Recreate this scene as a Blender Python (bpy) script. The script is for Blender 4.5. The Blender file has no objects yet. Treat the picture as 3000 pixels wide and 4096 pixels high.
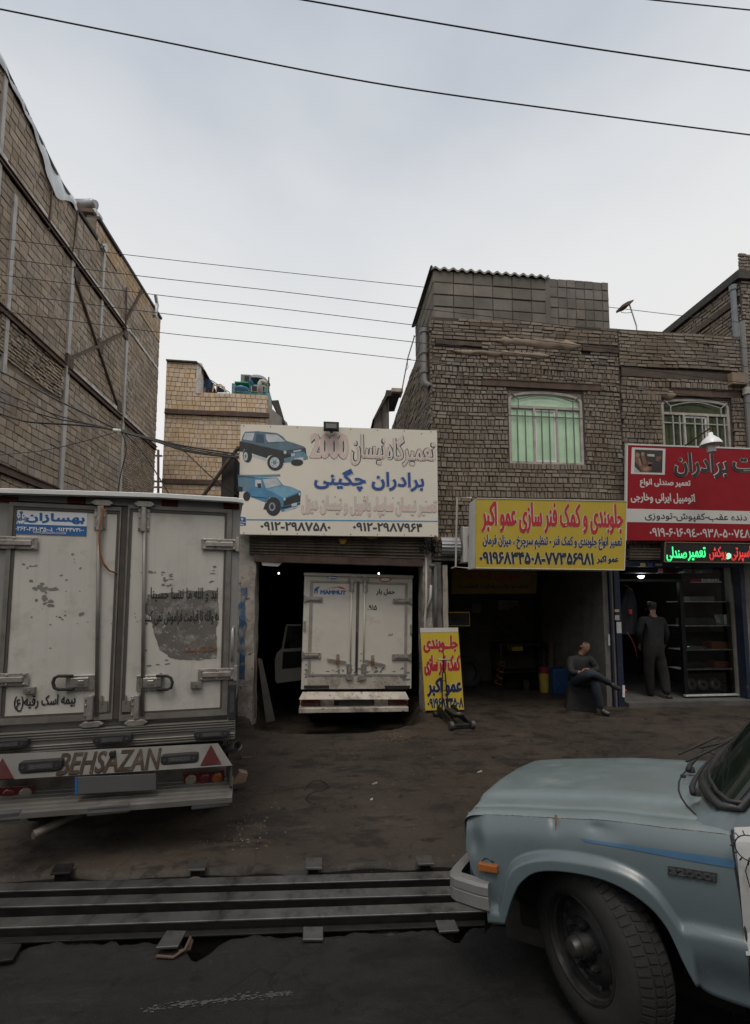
import bpy, math, random
from mathutils import Matrix, Vector
R = math.radians
random.seed(7)
sc = bpy.context.scene
col = sc.collection

# ------------------------------------------------------------------ camera
F, PX, PY, CH = 1800.0, 1500.0, 2274.0, 1.68      # focal length and principal point in photograph pixels, eye height
YAW, PITCH = R(5.8), R(4.48)
cam = bpy.data.cameras.new('camera')
cam.sensor_fit = 'VERTICAL'; cam.sensor_height = 36.0; cam.sensor_width = 36.0
cam.lens = F / 4096 * 36
cam.shift_y = (PY - 2048) / 4096
cam.clip_start = 0.05; cam.clip_end = 2000
co = bpy.data.objects.new('camera', cam); col.objects.link(co)
co.location = (0, 0, CH); co.rotation_euler = (R(90) + PITCH, 0, -YAW)
sc.camera = co
EYE = Vector((0, 0, CH))
RT = Vector((math.cos(YAW), -math.sin(YAW), 0))
F0 = Vector((math.sin(YAW), math.cos(YAW), 0))
FW = F0 * math.cos(PITCH) + Vector((0, 0, math.sin(PITCH)))
UP = -F0 * math.sin(PITCH) + Vector((0, 0, math.cos(PITCH)))

# ------------------------------------------------------------------ world and sun
SUN_EL, SUN_AZ = R(66), R(196)     # azimuth clockwise from +Y: behind the camera, a little left
w = bpy.data.worlds.new('World'); sc.world = w; w.use_nodes = True
nt = w.node_tree; N = nt.nodes; L = nt.links
for n in list(N): N.remove(n)
wo = N.new('ShaderNodeOutputWorld'); bg = N.new('ShaderNodeBackground')
sky = N.new('ShaderNodeTexSky'); sky.sky_type = 'NISHITA'; sky.sun_disc = False
sky.sun_elevation = SUN_EL; sky.sun_rotation = SUN_AZ; sky.dust_density = 3.0
tc = N.new('ShaderNodeTexCoord'); sx = N.new('ShaderNodeSeparateXYZ'); L.new(tc.outputs['Generated'], sx.inputs[0])
ns = N.new('ShaderNodeTexNoise'); ns.inputs['Scale'].default_value = 2.2; ns.inputs['Detail'].default_value = 6; ns.inputs['Roughness'].default_value = .5
mp = N.new('ShaderNodeMapping'); mp.inputs['Scale'].default_value = (1, 1, 2.2); L.new(tc.outputs['Generated'], mp.inputs[0]); L.new(mp.outputs[0], ns.inputs['Vector'])
ad = N.new('ShaderNodeMath'); ad.operation = 'MULTIPLY_ADD'; ad.inputs[1].default_value = .26; L.new(ns.outputs[0], ad.inputs[0]); L.new(sx.outputs['Z'], ad.inputs[2])
cr = N.new('ShaderNodeValToRGB'); sc8 = N.new('ShaderNodeMath'); sc8.operation = 'MULTIPLY'; sc8.inputs[1].default_value = .8; L.new(ad.outputs[0], sc8.inputs[0]); L.new(sc8.outputs[0], cr.inputs[0])
E = cr.color_ramp.elements
E[0].position = .06; E[0].color = (.94, .915, .885, 1); E[1].position = .97; E[1].color = (1.25, 1.25, 1.25, 1)
for p, c in ((.37, (.91, .897, .88)), (.545, (.845, .85, .855)), (.665, (.72, .745, .78)), (.77, (.51, .56, .635)), (.83, (.60, .64, .70))):
    e = E.new(p); e.color = (*c, 1)
# the cloud sheet is thinner and brighter over the street behind the camera, round the veiled sun
vm = N.new('ShaderNodeVectorMath'); vm.operation = 'DOT_PRODUCT'
vm.inputs[1].default_value = (math.sin(SUN_AZ) * math.cos(SUN_EL), math.cos(SUN_AZ) * math.cos(SUN_EL), math.sin(SUN_EL))
L.new(tc.outputs['Generated'], vm.inputs[0])
mr = N.new('ShaderNodeMapRange'); mr.interpolation_type = 'SMOOTHSTEP'; L.new(vm.outputs['Value'], mr.inputs[0])
mr.inputs[1].default_value = .45; mr.inputs[2].default_value = 1.0; mr.inputs[3].default_value = 1.0; mr.inputs[4].default_value = 1.25
vs = N.new('ShaderNodeVectorMath'); vs.operation = 'SCALE'; L.new(cr.outputs[0], vs.inputs[0]); L.new(mr.outputs[0], vs.inputs['Scale'])
bg2 = N.new('ShaderNodeBackground'); L.new(vs.outputs[0], bg2.inputs[0]); bg2.inputs[1].default_value = .97
L.new(sky.outputs[0], bg.inputs[0]); bg.inputs[1].default_value = .06
mx = N.new('ShaderNodeMixShader'); mx.inputs[0].default_value = .97; L.new(bg.outputs[0], mx.inputs[1]); L.new(bg2.outputs[0], mx.inputs[2])
L.new(mx.outputs[0], wo.inputs[0])
sl = bpy.data.lights.new('sun', 'SUN'); sl.energy = 1.4; sl.angle = R(22); sl.color = (1, .90, .77)
so = bpy.data.objects.new('sun', sl); col.objects.link(so)
sd = Vector((math.sin(SUN_AZ) * math.cos(SUN_EL), math.cos(SUN_AZ) * math.cos(SUN_EL), math.sin(SUN_EL)))
so.rotation_euler = (-sd).to_track_quat('-Z', 'Y').to_euler(); so.location = sd * 40
sc.view_settings.view_transform = 'Standard'; sc.view_settings.look = 'None'; sc.view_settings.exposure = 0.0; sc.view_settings.gamma = 1.0

# ------------------------------------------------------------------ points in the place
def ray(px, py): return (RT * ((px - PX) / F) - UP * ((py - PY) / F) + FW)
def hit(px, py, o, n):
    d = ray(px, py); t = (o - EYE).dot(n) / d.dot(n); return EYE + d * t
def atY(px, py, Y): return hit(px, py, Vector((0, Y, 0)), Vector((0, 1, 0)))
def atX(px, py, X): return hit(px, py, Vector((X, 0, 0)), Vector((1, 0, 0)))
def atZ(px, py, Z): return hit(px, py, Vector((0, 0, Z)), Vector((0, 0, 1)))
def atD(px, py, D): return EYE + ray(px, py) * D

class Frame:
    """local axes of a thing: x along its width, y up, z out of its face; a point can be read off the photograph"""
    def __init__(s, O, yaw=0, roll=0, tilt=0):
        M = Matrix.Rotation(yaw, 3, 'Z') @ Matrix.Rotation(roll, 3, 'Y') @ Matrix.Rotation(tilt, 3, 'X') @ Matrix.Rotation(R(90), 3, 'X')
        s.M = Matrix.Translation(Vector(O)) @ M.to_4x4()
        s.O = Vector(O); s.U = M @ Vector((1, 0, 0)); s.V = M @ Vector((0, 1, 0)); s.N = M @ Vector((0, 0, 1)); s.I = s.M.inverted()
    def px(s, x, y, d=0):
        p = s.I @ hit(x, y, s.O + s.N * d, s.N); return p.x, p.y
    def p3(s, x, y, d=0):
        u, v = s.px(x, y, d); return (u, v, d)
    def bx(s, x0, y0, x1, y1, d=0):
        xm, ym = (x0 + x1) / 2, (y0 + y1) / 2
        return s.px(x0, ym, d)[0], s.px(x1, ym, d)[0], s.px(xm, y1, d)[1], s.px(xm, y0, d)[1]
    def loc(s, P): return s.I @ Vector(P)

# ------------------------------------------------------------------ materials
MATS = {}
def M(name, c, r=.65, m=0.0, var=.2, sc_=6.0, dirt=None, da=.5, ds=3.0, bump=0.0, bs=40.0, island=0.0, coat=0.0, streak=0.0, spots=None, sp=.62, spec=.5):
    if name in MATS: return MATS[name]
    mt = bpy.data.materials.new(name); mt.use_nodes = True; MATS[name] = mt
    n = mt.node_tree.nodes; l = mt.node_tree.links; b = n['Principled BSDF']
    b.inputs['Roughness'].default_value = r; b.inputs['Metallic'].default_value = m
    b.inputs['Coat Weight'].default_value = coat; b.inputs['Coat Roughness'].default_value = .3; b.inputs['Specular IOR Level'].default_value = spec
    t = n.new('ShaderNodeTexCoord')
    def noise(s, det=6, rough=.6, vec=None):
        q = n.new('ShaderNodeTexNoise'); q.inputs['Scale'].default_value = s; q.inputs['Detail'].default_value = det; q.inputs['Roughness'].default_value = rough
        l.new(vec or t.outputs['Object'], q.inputs['Vector']); return q.outputs[0]
    def rmp(v, a, bb, lo=0., hi=1.):
        q = n.new('ShaderNodeMapRange'); q.inputs[1].default_value = a; q.inputs[2].default_value = bb; q.inputs[3].default_value = lo; q.inputs[4].default_value = hi
        l.new(v, q.inputs[0]); return q.outputs[0]
    def mix(f, A, B, mode='MIX'):
        q = n.new('ShaderNodeMix'); q.data_type = 'RGBA'; q.blend_type = mode
        for i, v in ((0, f), (6, A), (7, B)):
            if hasattr(v, 'links') or hasattr(v, 'is_linked'): l.new(v, q.inputs[i])
            elif i == 0: q.inputs[0].default_value = v
            else: q.inputs[i].default_value = (*v, 1)
        return q.outputs[2]
    c = tuple(c)
    if var:
        k = 1 - var; g = 1 + var * .7
        out = mix(rmp(noise(sc_), .32, .68), tuple(v * k for v in c), tuple(min(1, v * g) for v in c))
    else:
        q = n.new('ShaderNodeRGB'); q.outputs[0].default_value = (*c, 1); out = q.outputs[0]
    if island:
        g = n.new('ShaderNodeNewGeometry')
        q = n.new('ShaderNodeHueSaturation'); l.new(out, q.inputs['Color'])
        l.new(rmp(g.outputs['Random Per Island'], 0, 1, 1 - island, 1 + island), q.inputs['Value'])
        l.new(rmp(noise(1.3, 2), .3, .7, 1.25, .75), q.inputs['Saturation']); out = q.outputs[0]
    if dirt:
        out = mix(rmp(noise(ds, 9, .68), da, da + .16, 0, .85), out, dirt)
    if spots:
        out = mix(rmp(noise(ds * 4.3, 5, .75), sp, sp + .04), out, spots)
    if streak:
        mp_ = n.new('ShaderNodeMapping'); mp_.inputs['Scale'].default_value = (22, .9, 22); l.new(t.outputs['Object'], mp_.inputs[0])
        out = mix(rmp(noise(1.0, 4, .6, mp_.outputs[0]), .5, .72, 0, streak), out, tuple(v * .35 for v in (dirt or c)))
    l.new(out, b.inputs['Base Color'])
    rr = rmp(noise(sc_ * 2.3), .3, .7, max(.03, r - .12), min(1, r + .1)); l.new(rr, b.inputs['Roughness'])
    if bump:
        q = n.new('ShaderNodeBump'); q.inputs['Strength'].default_value = bump; q.inputs['Distance'].default_value = .01
        l.new(noise(bs, 8, .65), q.inputs['Height']); l.new(q.outputs[0], b.inputs['Normal'])
    return mt
def ground_mat(name, base, dark, light, rough=.75, sp=.66, crack=.5):
    mt = bpy.data.materials.new(name); mt.use_nodes = True; MATS[name] = mt; n = mt.node_tree.nodes; l = mt.node_tree.links; b = n['Principled BSDF']; t = n.new('ShaderNodeTexCoord')
    def nz(s, det=8, rg=.65, k=(1, 1, 1)):
        q = n.new('ShaderNodeTexNoise'); q.inputs['Scale'].default_value = s; q.inputs['Detail'].default_value = det; q.inputs['Roughness'].default_value = rg
        m_ = n.new('ShaderNodeMapping'); m_.inputs['Scale'].default_value = k; l.new(t.outputs['Object'], m_.inputs[0]); l.new(m_.outputs[0], q.inputs['Vector']); return q.outputs[0]
    def rm(v, a, c, lo=0., hi=1.):
        q = n.new('ShaderNodeMapRange'); q.inputs[1].default_value = a; q.inputs[2].default_value = c; q.inputs[3].default_value = lo; q.inputs[4].default_value = hi; l.new(v, q.inputs[0]); return q.outputs[0]
    def mix(f, A, B):
        q = n.new('ShaderNodeMix'); q.data_type = 'RGBA'
        for i, v in ((0, f), (6, A), (7, B)):
            if hasattr(v, 'is_linked'): l.new(v, q.inputs[i])
            else: q.inputs[i].default_value = (*v, 1)
        return q.outputs[2]
    c = mix(rm(nz(.7), .35, .65), tuple(v * .75 for v in base), tuple(v * 1.3 for v in base))
    c = mix(rm(nz(3.1, 10, .7, (.55, 1.3, 1)), .51, .59, 0, .9), c, dark)          # oil
    c = mix(rm(nz(6.7, 6, .6), .62, .66, 0, .8), c, tuple(v * .6 for v in dark))
    c = mix(rm(nz(2.3, 12, .8, (.5, 1.5, 1)), .55, .66, 0, .7), c, light)          # dust
    c = mix(rm(nz(26, 4, .6), sp, sp + .05, 0, .7), c, tuple(v * 1.25 for v in light))
    c = mix(rm(nz(150, 3, .7), .45, .75, 0, .5), c, tuple(v * 1.7 for v in base))    # grit
    v = n.new('ShaderNodeTexVoronoi'); v.feature = 'DISTANCE_TO_EDGE'; v.inputs['Scale'].default_value = 1.1
    w_ = n.new('ShaderNodeVectorMath'); w_.operation = 'MULTIPLY_ADD'; l.new(nz(3), w_.inputs[0]); w_.inputs[1].default_value = (.6, .6, .6); l.new(t.outputs['Object'], w_.inputs[2]); l.new(w_.outputs[0], v.inputs['Vector'])
    c = mix(rm(v.outputs['Distance'], .004, .010, crack, 0), c, tuple(x * .35 for x in dark))
    l.new(c, b.inputs['Base Color']); l.new(rm(nz(4.2), .4, .62, rough - .22, rough + .1), b.inputs['Roughness']); b.inputs['Specular IOR Level'].default_value = .3
    q = n.new('ShaderNodeBump'); q.inputs['Strength'].default_value = .75; q.inputs['Distance'].default_value = .012; a = n.new('ShaderNodeMath'); a.operation = 'MULTIPLY_ADD'; l.new(nz(120, 4, .7), a.inputs[0]); a.inputs[1].default_value = .35; l.new(nz(14, 8, .7), a.inputs[2]); l.new(a.outputs[0], q.inputs['Height']); l.new(q.outputs[0], b.inputs['Normal'])
    return mt
def emit(name, c, s):
    mt = bpy.data.materials.new(name); mt.use_nodes = True; b = mt.node_tree.nodes['Principled BSDF']
    b.inputs['Base Color'].default_value = (*[min(1, v) * .8 for v in c], 1); b.inputs['Emission Color'].default_value = (*c, 1); b.inputs['Emission Strength'].default_value = s
    return mt
def glass(name, c, a=.25, r=.03):
    mt = bpy.data.materials.new(name); mt.use_nodes = True; n = mt.node_tree.nodes; l = mt.node_tree.links
    for q in list(n): n.remove(q)
    o = n.new('ShaderNodeOutputMaterial'); t = n.new('ShaderNodeBsdfTransparent'); t.inputs[0].default_value = (*c, 1)
    g = n.new('ShaderNodeBsdfGlossy'); g.inputs['Roughness'].default_value = r; g.inputs[0].default_value = (.9, .9, .9, 1)
    f = n.new('ShaderNodeFresnel'); f.inputs[0].default_value = 1.5
    x = n.new('ShaderNodeMixShader'); l.new(f.outputs[0], x.inputs[0]); l.new(t.outputs[0], x.inputs[1]); l.new(g.outputs[0], x.inputs[2]); l.new(x.outputs[0], o.inputs[0])
    return mt

# ------------------------------------------------------------------ mesh building
class MB:
    def __init__(s): s.v = []; s.f = []; s.m = []; s.k = 0
    def add(s, vs, fs):
        b = len(s.v); s.v += [tuple(x) for x in vs]; s.f += [tuple(b + i for i in f) for f in fs]; s.m += [s.k] * len(fs); return s
    def box(s, x0, x1, y0, y1, z0, z1):
        if x1 < x0: x0, x1 = x1, x0
        if y1 < y0: y0, y1 = y1, y0
        if z1 < z0: z0, z1 = z1, z0
        return s.add([(x0,y0,z0),(x1,y0,z0),(x1,y1,z0),(x0,y1,z0),(x0,y0,z1),(x1,y0,z1),(x1,y1,z1),(x0,y1,z1)],
                     [(0,3,2,1),(4,5,6,7),(0,1,5,4),(1,2,6,5),(2,3,7,6),(3,0,4,7)])
    def pbox(s, fr, x0, y0, x1, y1, z0, z1, d=None):
        a, b, c, e = fr.bx(x0, y0, x1, y1, max(z0, z1) if d is None else d); return s.box(a, b, c, e, z0, z1)
    def hexa(s, A, B):            # two quads of 4 points, same order
        return s.add(list(A) + list(B), [(3,2,1,0),(4,5,6,7),(0,1,5,4),(1,2,6,5),(2,3,7,6),(3,0,4,7)])
    def prism(s, pts, z0, z1):
        n = len(pts)
        ar = sum(pts[i][0] * pts[(i + 1) % n][1] - pts[(i + 1) % n][0] * pts[i][1] for i in range(n))
        if ar < 0: pts = pts[::-1]
        return s.add([(p[0], p[1], z0) for p in pts] + [(p[0], p[1], z1) for p in pts],
                     [tuple(range(n))[::-1], tuple(range(n, 2 * n))] + [(i, (i + 1) % n, n + (i + 1) % n, n + i) for i in range(n)])
    def pprism(s, fr, pts, z0, z1, d=None): return s.prism([fr.px(x, y, max(z0, z1) if d is None else d) for x, y in pts], z0, z1)
    def tube(s, pts, r, n=8, cap=True):
        P = [Vector(p) for p in pts]; rs = r if isinstance(r, (list, tuple)) else [r] * len(P); rings = []
        for i, p in enumerate(P):
            d = (P[min(i + 1, len(P) - 1)] - P[max(i - 1, 0)]).normalized()
            a = d.orthogonal().normalized() if i == 0 else (a - d * a.dot(d)).normalized()
            b = d.cross(a); rings.append([p + (a * math.cos(2*math.pi*k/n) + b * math.sin(2*math.pi*k/n)) * rs[i] for k in range(n)])
        vs = [q for g in rings for q in g]; fs = []
        for i in range(len(P) - 1):
            for k in range(n): fs.append((i*n+k, i*n+(k+1) % n, (i+1)*n+(k+1) % n, (i+1)*n+k))
        if cap: fs += [tuple(range(n))[::-1], tuple((len(P)-1)*n + k for k in range(n))]
        return s.add(vs, fs)
    def cyl(s, p0, p1, r, n=16, r1=None): return s.tube([p0, p1], [r, r if r1 is None else r1], n)
    def lathe(s, prof, c, axis, n=32):      # prof: (radius, along)
        ax = Vector(axis).normalized(); a = ax.orthogonal().normalized(); b = ax.cross(a); c = Vector(c); vs = []; fs = []
        for r, h in prof:
            for k in range(n): vs.append(c + ax*h + (a*math.cos(2*math.pi*k/n) + b*math.sin(2*math.pi*k/n))*r)
        for i in range(len(prof) - 1):
            for k in range(n): fs.append((i*n+k, i*n+(k+1) % n, (i+1)*n+(k+1) % n, (i+1)*n+k))
        return s.add(vs, fs)
    def grid(s, rows):                        # list of rows of points
        n = len(rows[0]); return s.add([p for r in rows for p in r], [(i*n+j, i*n+j+1, (i+1)*n+j+1, (i+1)*n+j) for i in range(len(rows)-1) for j in range(n-1)])
    def quad(s, *p): return s.add(p, [tuple(range(len(p)))])
    def build(s, name, mat, parent=None, bevel=0, smooth=False, frame=None):
        me = bpy.data.meshes.new(name); me.from_pydata(s.v, [], s.f)
        ml = mat if isinstance(mat, (list, tuple)) else [mat]
        for q in ml: me.materials.append(q)
        if len(ml) > 1: me.polygons.foreach_set('material_index', s.m)
        if smooth: me.polygons.foreach_set('use_smooth', [True] * len(me.polygons))
        me.update(); o = bpy.data.objects.new(name, me); col.objects.link(o)
        if parent: o.parent = parent
        elif frame: o.matrix_basis = frame.M
        if smooth and smooth is not True: 
            md = o.modifiers.new('es', 'EDGE_SPLIT'); md.split_angle = R(smooth)
        if bevel:
            md = o.modifiers.new('bv', 'BEVEL'); md.width = bevel; md.segments = 2; md.limit_method = 'ANGLE'; md.angle_limit = R(40)
        return o
def tag(o, label=None, cat=None, group=None, kind=None):
    if label: o['label'] = label
    if cat: o['category'] = cat
    if group: o['group'] = group
    if kind: o['kind'] = kind
    return o
def thing(name, label, cat, fr, group=None):
    o = bpy.data.objects.new(name, None); col.objects.link(o); o.matrix_basis = fr.M; o.empty_display_size = .1
    return tag(o, label, cat, group)
def copy_tree(o, parent=None):
    c = o.copy(); col.objects.link(c)
    if parent: c.parent = parent
    for ch in [q for q in list(bpy.data.objects) if q.parent == o]: copy_tree(ch, c)
    return c

# ------------------------------------------------------------------ lettering
_F = {}
for ch, a, n in (('ا',0xFE8D,2),('آ',0xFE81,2),('ب',0xFE8F,4),('پ',0xFB56,4),('ت',0xFE95,4),('ث',0xFE99,4),('ج',0xFE9D,4),('چ',0xFB7A,4),('ح',0xFEA1,4),('خ',0xFEA5,4),
    ('د',0xFEA9,2),('ذ',0xFEAB,2),('ر',0xFEAD,2),('ز',0xFEAF,2),('ژ',0xFB8A,2),('س',0xFEB1,4),('ش',0xFEB5,4),('ص',0xFEB9,4),('ض',0xFEBD,4),('ط',0xFEC1,4),('ظ',0xFEC5,4),
    ('ع',0xFEC9,4),('غ',0xFECD,4),('ف',0xFED1,4),('ق',0xFED5,4),('ک',0xFB8E,4),('گ',0xFB92,4),('ل',0xFEDD,4),('م',0xFEE1,4),('ن',0xFEE5,4),('ه',0xFEE9,4),('و',0xFEED,2),('ی',0xFBFC,4)):
    _F[ch] = [chr(a + i) for i in range(n)]
_F['ـ'] = ['ـ'] * 4
def shape(s):
    s = s.replace('لا', '\x01'); out = []
    for i, ch in enumerate(s):
        pv = s[i-1] if i else ' '; nx = s[i+1] if i + 1 < len(s) else ' '
        jp = pv in _F and len(_F[pv]) == 4
        if ch == '\x01': out.append(chr(0xFEFC if jp else 0xFEFB)); continue
        if ch not in _F: out.append(ch); continue
        f = _F[ch]; jn = len(f) == 4 and (nx in _F or nx == '\x01')
        out.append(f[3] if jp and jn else f[1] if jp else f[2] if jn else f[0])
    out = out[::-1]; res = []; run = []
    for g in out + ['\0']:
        if g.isdigit(): run.append(g)
        else: res += run[::-1]; run = []; res.append(g)
    return ''.join(res[:-1]).translate({40: 41, 41: 40})
_TC = {}
def glyphs(s, rtl=True):
    k = (s, rtl)
    if k in _TC: return _TC[k]
    c = bpy.data.curves.new('t', 'FONT'); c.body = shape(s) if rtl else s; c.resolution_u = 3
    o = bpy.data.objects.new('t', c); col.objects.link(o); res = []
    for fm in ('FRONT', 'NONE'):
        c.fill_mode = fm; bpy.context.view_layer.update(); dg = bpy.context.evaluated_depsgraph_get()
        me = bpy.data.meshes.new_from_object(o.evaluated_get(dg)); vs = [(v.co.x, v.co.y) for v in me.vertices]
        if fm == 'FRONT': res.append((vs, [tuple(p.vertices) for p in me.polygons]))
        else:
            nb = {}
            for e in me.edges: a, b = e.vertices; nb.setdefault(a, []).append(b); nb.setdefault(b, []).append(a)
            seen = set(); loops = []
            for st in nb:
                if st in seen: continue
                lp = [st]; seen.add(st); cur = st
                while True:
                    nx = [q for q in nb[cur] if q not in seen]
                    if not nx: break
                    cur = nx[0]; seen.add(cur); lp.append(cur)
                loops.append([vs[i] for i in lp])
            res.append(loops)
        bpy.data.meshes.remove(me)
    bpy.data.objects.remove(o); bpy.data.curves.remove(c); _TC[k] = res; return res
def letter(mb, fr, s, box, w=.004, z=.003, rtl=True, fill=True, lift=.0006, d=0, italic=0, up=0):
    """lettering fitted to the box (photograph pixels) on the face of fr, strokes w metres fatter on each side; up=1 to add pseudo slope"""
    (vs, fs), loops = glyphs(s, rtl); x0, x1, y0, y1 = fr.bx(*box, d)
    a0 = min(v[0] for v in vs); a1 = max(v[0] for v in vs); b0 = min(v[1] for v in vs); b1 = max(v[1] for v in vs)
    x0 += w; x1 -= w; y0 += w; y1 -= w
    kx = (x1 - x0) / (a1 - a0); ky = (y1 - y0) / (b1 - b0)
    T = lambda p: ((p[0] - a0) * kx + x0 + italic * (p[1] - b0) * ky, (p[1] - b0) * ky + y0)
    if fill: mb.add([(*T(v), z) for v in vs], fs)
    if w > 0:
        for lp in loops:
            P = [Vector(T(p)) for p in lp]; Q = []
            for p in P:
                if not Q or (p - Q[-1]).length > w * .12: Q.append(p)
            n = len(Q)
            if n < 3: continue
            A = []; 
            for i in range(n):
                d0 = (Q[i] - Q[i-1]); d1 = (Q[(i+1) % n] - Q[i])
                if d0.length < 1e-7 or d1.length < 1e-7: d0 = d1 = d0 if d0.length > d1.length else d1
                d0 = d0.normalized(); d1 = d1.normalized()
                n0 = Vector((-d0.y, d0.x)); n1 = Vector((-d1.y, d1.x)); mm = n0 + n1
                mm = n0 if mm.length < .2 else mm.normalized(); k = min(1.6, 1 / max(.4, mm.dot(n0))); A.append(mm * (w * k))
            V = []
            for i in range(n):
                q = Q[i]; a = A[i]; V += [(q.x - a.x, q.y - a.y, z), (q.x, q.y, z + lift), (q.x + a.x, q.y + a.y, z)]
            Fc = []
            for i in range(n):
                j = (i + 1) % n; Fc += [(i*3+1, i*3, j*3, j*3+1), (i*3+2, i*3+1, j*3+1, j*3+2)]
            mb.add(V, Fc)
    return mb
def text(parent, fr, s, box, mat, w=.004, z=.003, rtl=True, halo=None, hw=.008, name='lettering', **k):
    """one line of writing as one part of its sign; halo = outline material, drawn in the same mesh just behind"""
    mb = MB()
    if halo: letter(mb, fr, s, box, w + hw, z, rtl, **k); mb.k = 1; letter(mb, fr, s, (box[0], box[1], box[2], box[3]), w, z + .0025, rtl, **k); return mb.build(name, [halo, mat], parent)
    letter(mb, fr, s, box, w, z, rtl, **k); return mb.build(name, mat, parent)

# ------------------------------------------------------------------ masonry
def masonry(mb, T, u0, u1, v0, v1, bw, bh, jt, dep=.03, jit=.006, holes=(), soldier=None, top=None, rnd=.25, keep=None, wav=0.0, stack=False):
    """courses of separate rough units in the (u, v) plane; T maps (u, v, out) to a point. top(u): ragged top. soldier(row): that course stands on end."""
    v = v0; row = 0
    while v < v1 - .3 * bh:
        sol = soldier and soldier(row)
        h = bh * (1.55 if sol else 1) * random.uniform(1 - rnd * .3, 1 + rnd * .3); wd = bh * 1.05 if sol else bw
        u = u0 if stack else u0 - random.uniform(0, wd); hh = min(h, v1 - v)
        while u < u1:
            l = wd * random.uniform(1 - rnd, 1 + rnd)
            if random.random() < .12 and not stack: l *= .55
            a, b = max(u, u0), min(u + l, u1); u += l
            if b - a < jt * 2.5: continue
            cv = v + hh / 2; cu = (a + b) / 2
            if top and cv > top(cu): continue
            if keep and not keep(cu, cv): continue
            cut = False
            for (h0, h1, g0, g1) in holes:
                if a < h1 and b > h0 and v < g1 and v + hh > g0:
                    if a < h0 - .03 and b > h0: b = h0
                    elif b > h1 + .03 and a < h1: a = h1
                    else: cut = True
                    if v + hh - g0 < .35 * hh or g1 - v < .35 * hh: cut = False
            if cut or b - a < jt * 2.5: continue
            j = lambda k=1.: random.uniform(-jit, jit) * k
            wv = wav * math.sin(cu * 1.7 + v * .6) + wav * .5 * math.sin(cu * 4.1 - v)
            g = jt / 2; o = dep + j(1.2); q = dep * .22
            A = [(a+g+j(.5), v+g+wv+j(.5)), (b-g+j(.5), v+g+wv+j(.5)), (b-g+j(.5), v+hh-g+wv+j(.5)), (a+g+j(.5), v+hh-g+wv+j(.5))]
            cx = sum(p[0] for p in A) / 4; cy = sum(p[1] for p in A) / 4; s = min(.93, 1 - q / max(.03, hh))
            sx = 1 - q / max(.04, b - a)
            Bq = [(cx + (p[0]-cx)*sx, cy + (p[1]-cy)*s) for p in A]; t = j(.8)
            mb.add([T(*p, -.01) for p in A] + [T(*p, o*.6) for p in A] + [T(p[0], p[1], o + (t if i in (0, 1) else -t)) for i, p in enumerate(Bq)],
                   [(0,1,5,4),(1,2,6,5),(2,3,7,6),(3,0,4,7),(4,5,9,8),(5,6,10,9),(6,7,11,10),(7,4,8,11),(8,9,10,11)])
        v += h; row += 1
# ------------------------------------------------------------------ ground
m_walk = ground_mat('oily_paving', (.038, .0295, .0225), (.0115, .010, .009), (.085, .064, .047), .70, .66, .3)
m_road = ground_mat('asphalt', (.0125, .012, .0118), (.007, .0068, .0066), (.030, .029, .028), .85, .69, .4)
m_mud = M('channel_mud', (.012, .011, .010), .7, var=.3, bump=.5, bs=20, spec=.3)
CE = lambda X: 3.40 - .045 * X            # far lip of the drain channel
RE = lambda X: 2.74 - .045 * X            # road side of it
def hsh(x, y): v = math.sin(x * 12.9898 + y * 78.233) * 43758.5453; return v - math.floor(v)
def vnoise(x, y):
    i, j = math.floor(x), math.floor(y); a, b = x - i, y - j; a = a*a*(3-2*a); b = b*b*(3-2*b)
    return (hsh(i,j)*(1-a)+hsh(i+1,j)*a)*(1-b)+(hsh(i,j+1)*(1-a)+hsh(i+1,j+1)*a)*b - .5
def sstep(a, b, x): t = min(1, max(0, (x - a) / (b - a))); return t*t*(3-2*t)
def walk_z(X, Y):
    t = Y - CE(X)
    z = -.18 + .18 * sstep(0, 3.9, t) * 1.0
    if t < .25: z -= .035 * (1 - t / .25) ** 2 * (1 + vnoise(X*5, 3))
    z += .022 * vnoise(X * 1.3, Y * 1.3) + .008 * vnoise(X * 5, Y * 5)
    if Y > 7.1: z = min(z, .012)
    # the paving breaks off into the sunken garage floor
    dx = abs(X - .13) / (1.36 if Y < 7.25 else 1.38); dy = max(0, 7.35 - Y) / (1.2 + .06 * vnoise(X * 3, 1))
    q = (dx ** 3 + dy ** 3) ** (1/3)
    if Y < 16.2: z -= .37 * (1 - sstep(.84, 1.0, q)) + .0
    return z
xs = [-60, -25, -12, -7] + [-5 + .075 * i for i in range(181)] + [10, 14, 25, 60]
ts = [.0] + [.03, .07, .12] + [.19 + .075 * i for i in range(120)] + [11, 14, 20, 40, 90]
g = MB(); lipw = [(x, CE(x) + .01 + .03 * vnoise(x * 4, 0), walk_z(x, CE(x)) - .02) for x in xs]; rows = [lipw]
rows += [[(x, CE(x) + t, walk_z(x, CE(x) + t)) for x in xs] for t in ts[1:]]
tag(g.grid(rows).build('pavement', m_walk, smooth=True), kind='structure')
xr = [-60, -20, -7] + [-3.5 + .03 * i for i in range(234)] + [6, 20, 60]
def redge(x):
    e = RE(x) - .035 * vnoise(x * 6, 9) - .03 * vnoise(x * 17, 4) - .02 * vnoise(x * 41, 6)
    for c, wd, dp in ((-.68, .10, .15), (.72, .07, .13), (-1.75, .12, .06), (.33, .2, .02), (-.42, .1, -.02)): e -= dp * math.exp(-((x - c) / wd) ** 2)
    return e
def road_z(x, y): return -.19 + .085 * sstep(2.6, 1.4, y) + .016 * vnoise(x * 1.6, y * 1.6) + .006 * vnoise(x * 7, y * 7)
g = MB(); lipr = [(x, redge(x), road_z(x, redge(x)) - .03) for x in xr]; rows = [lipr]
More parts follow.
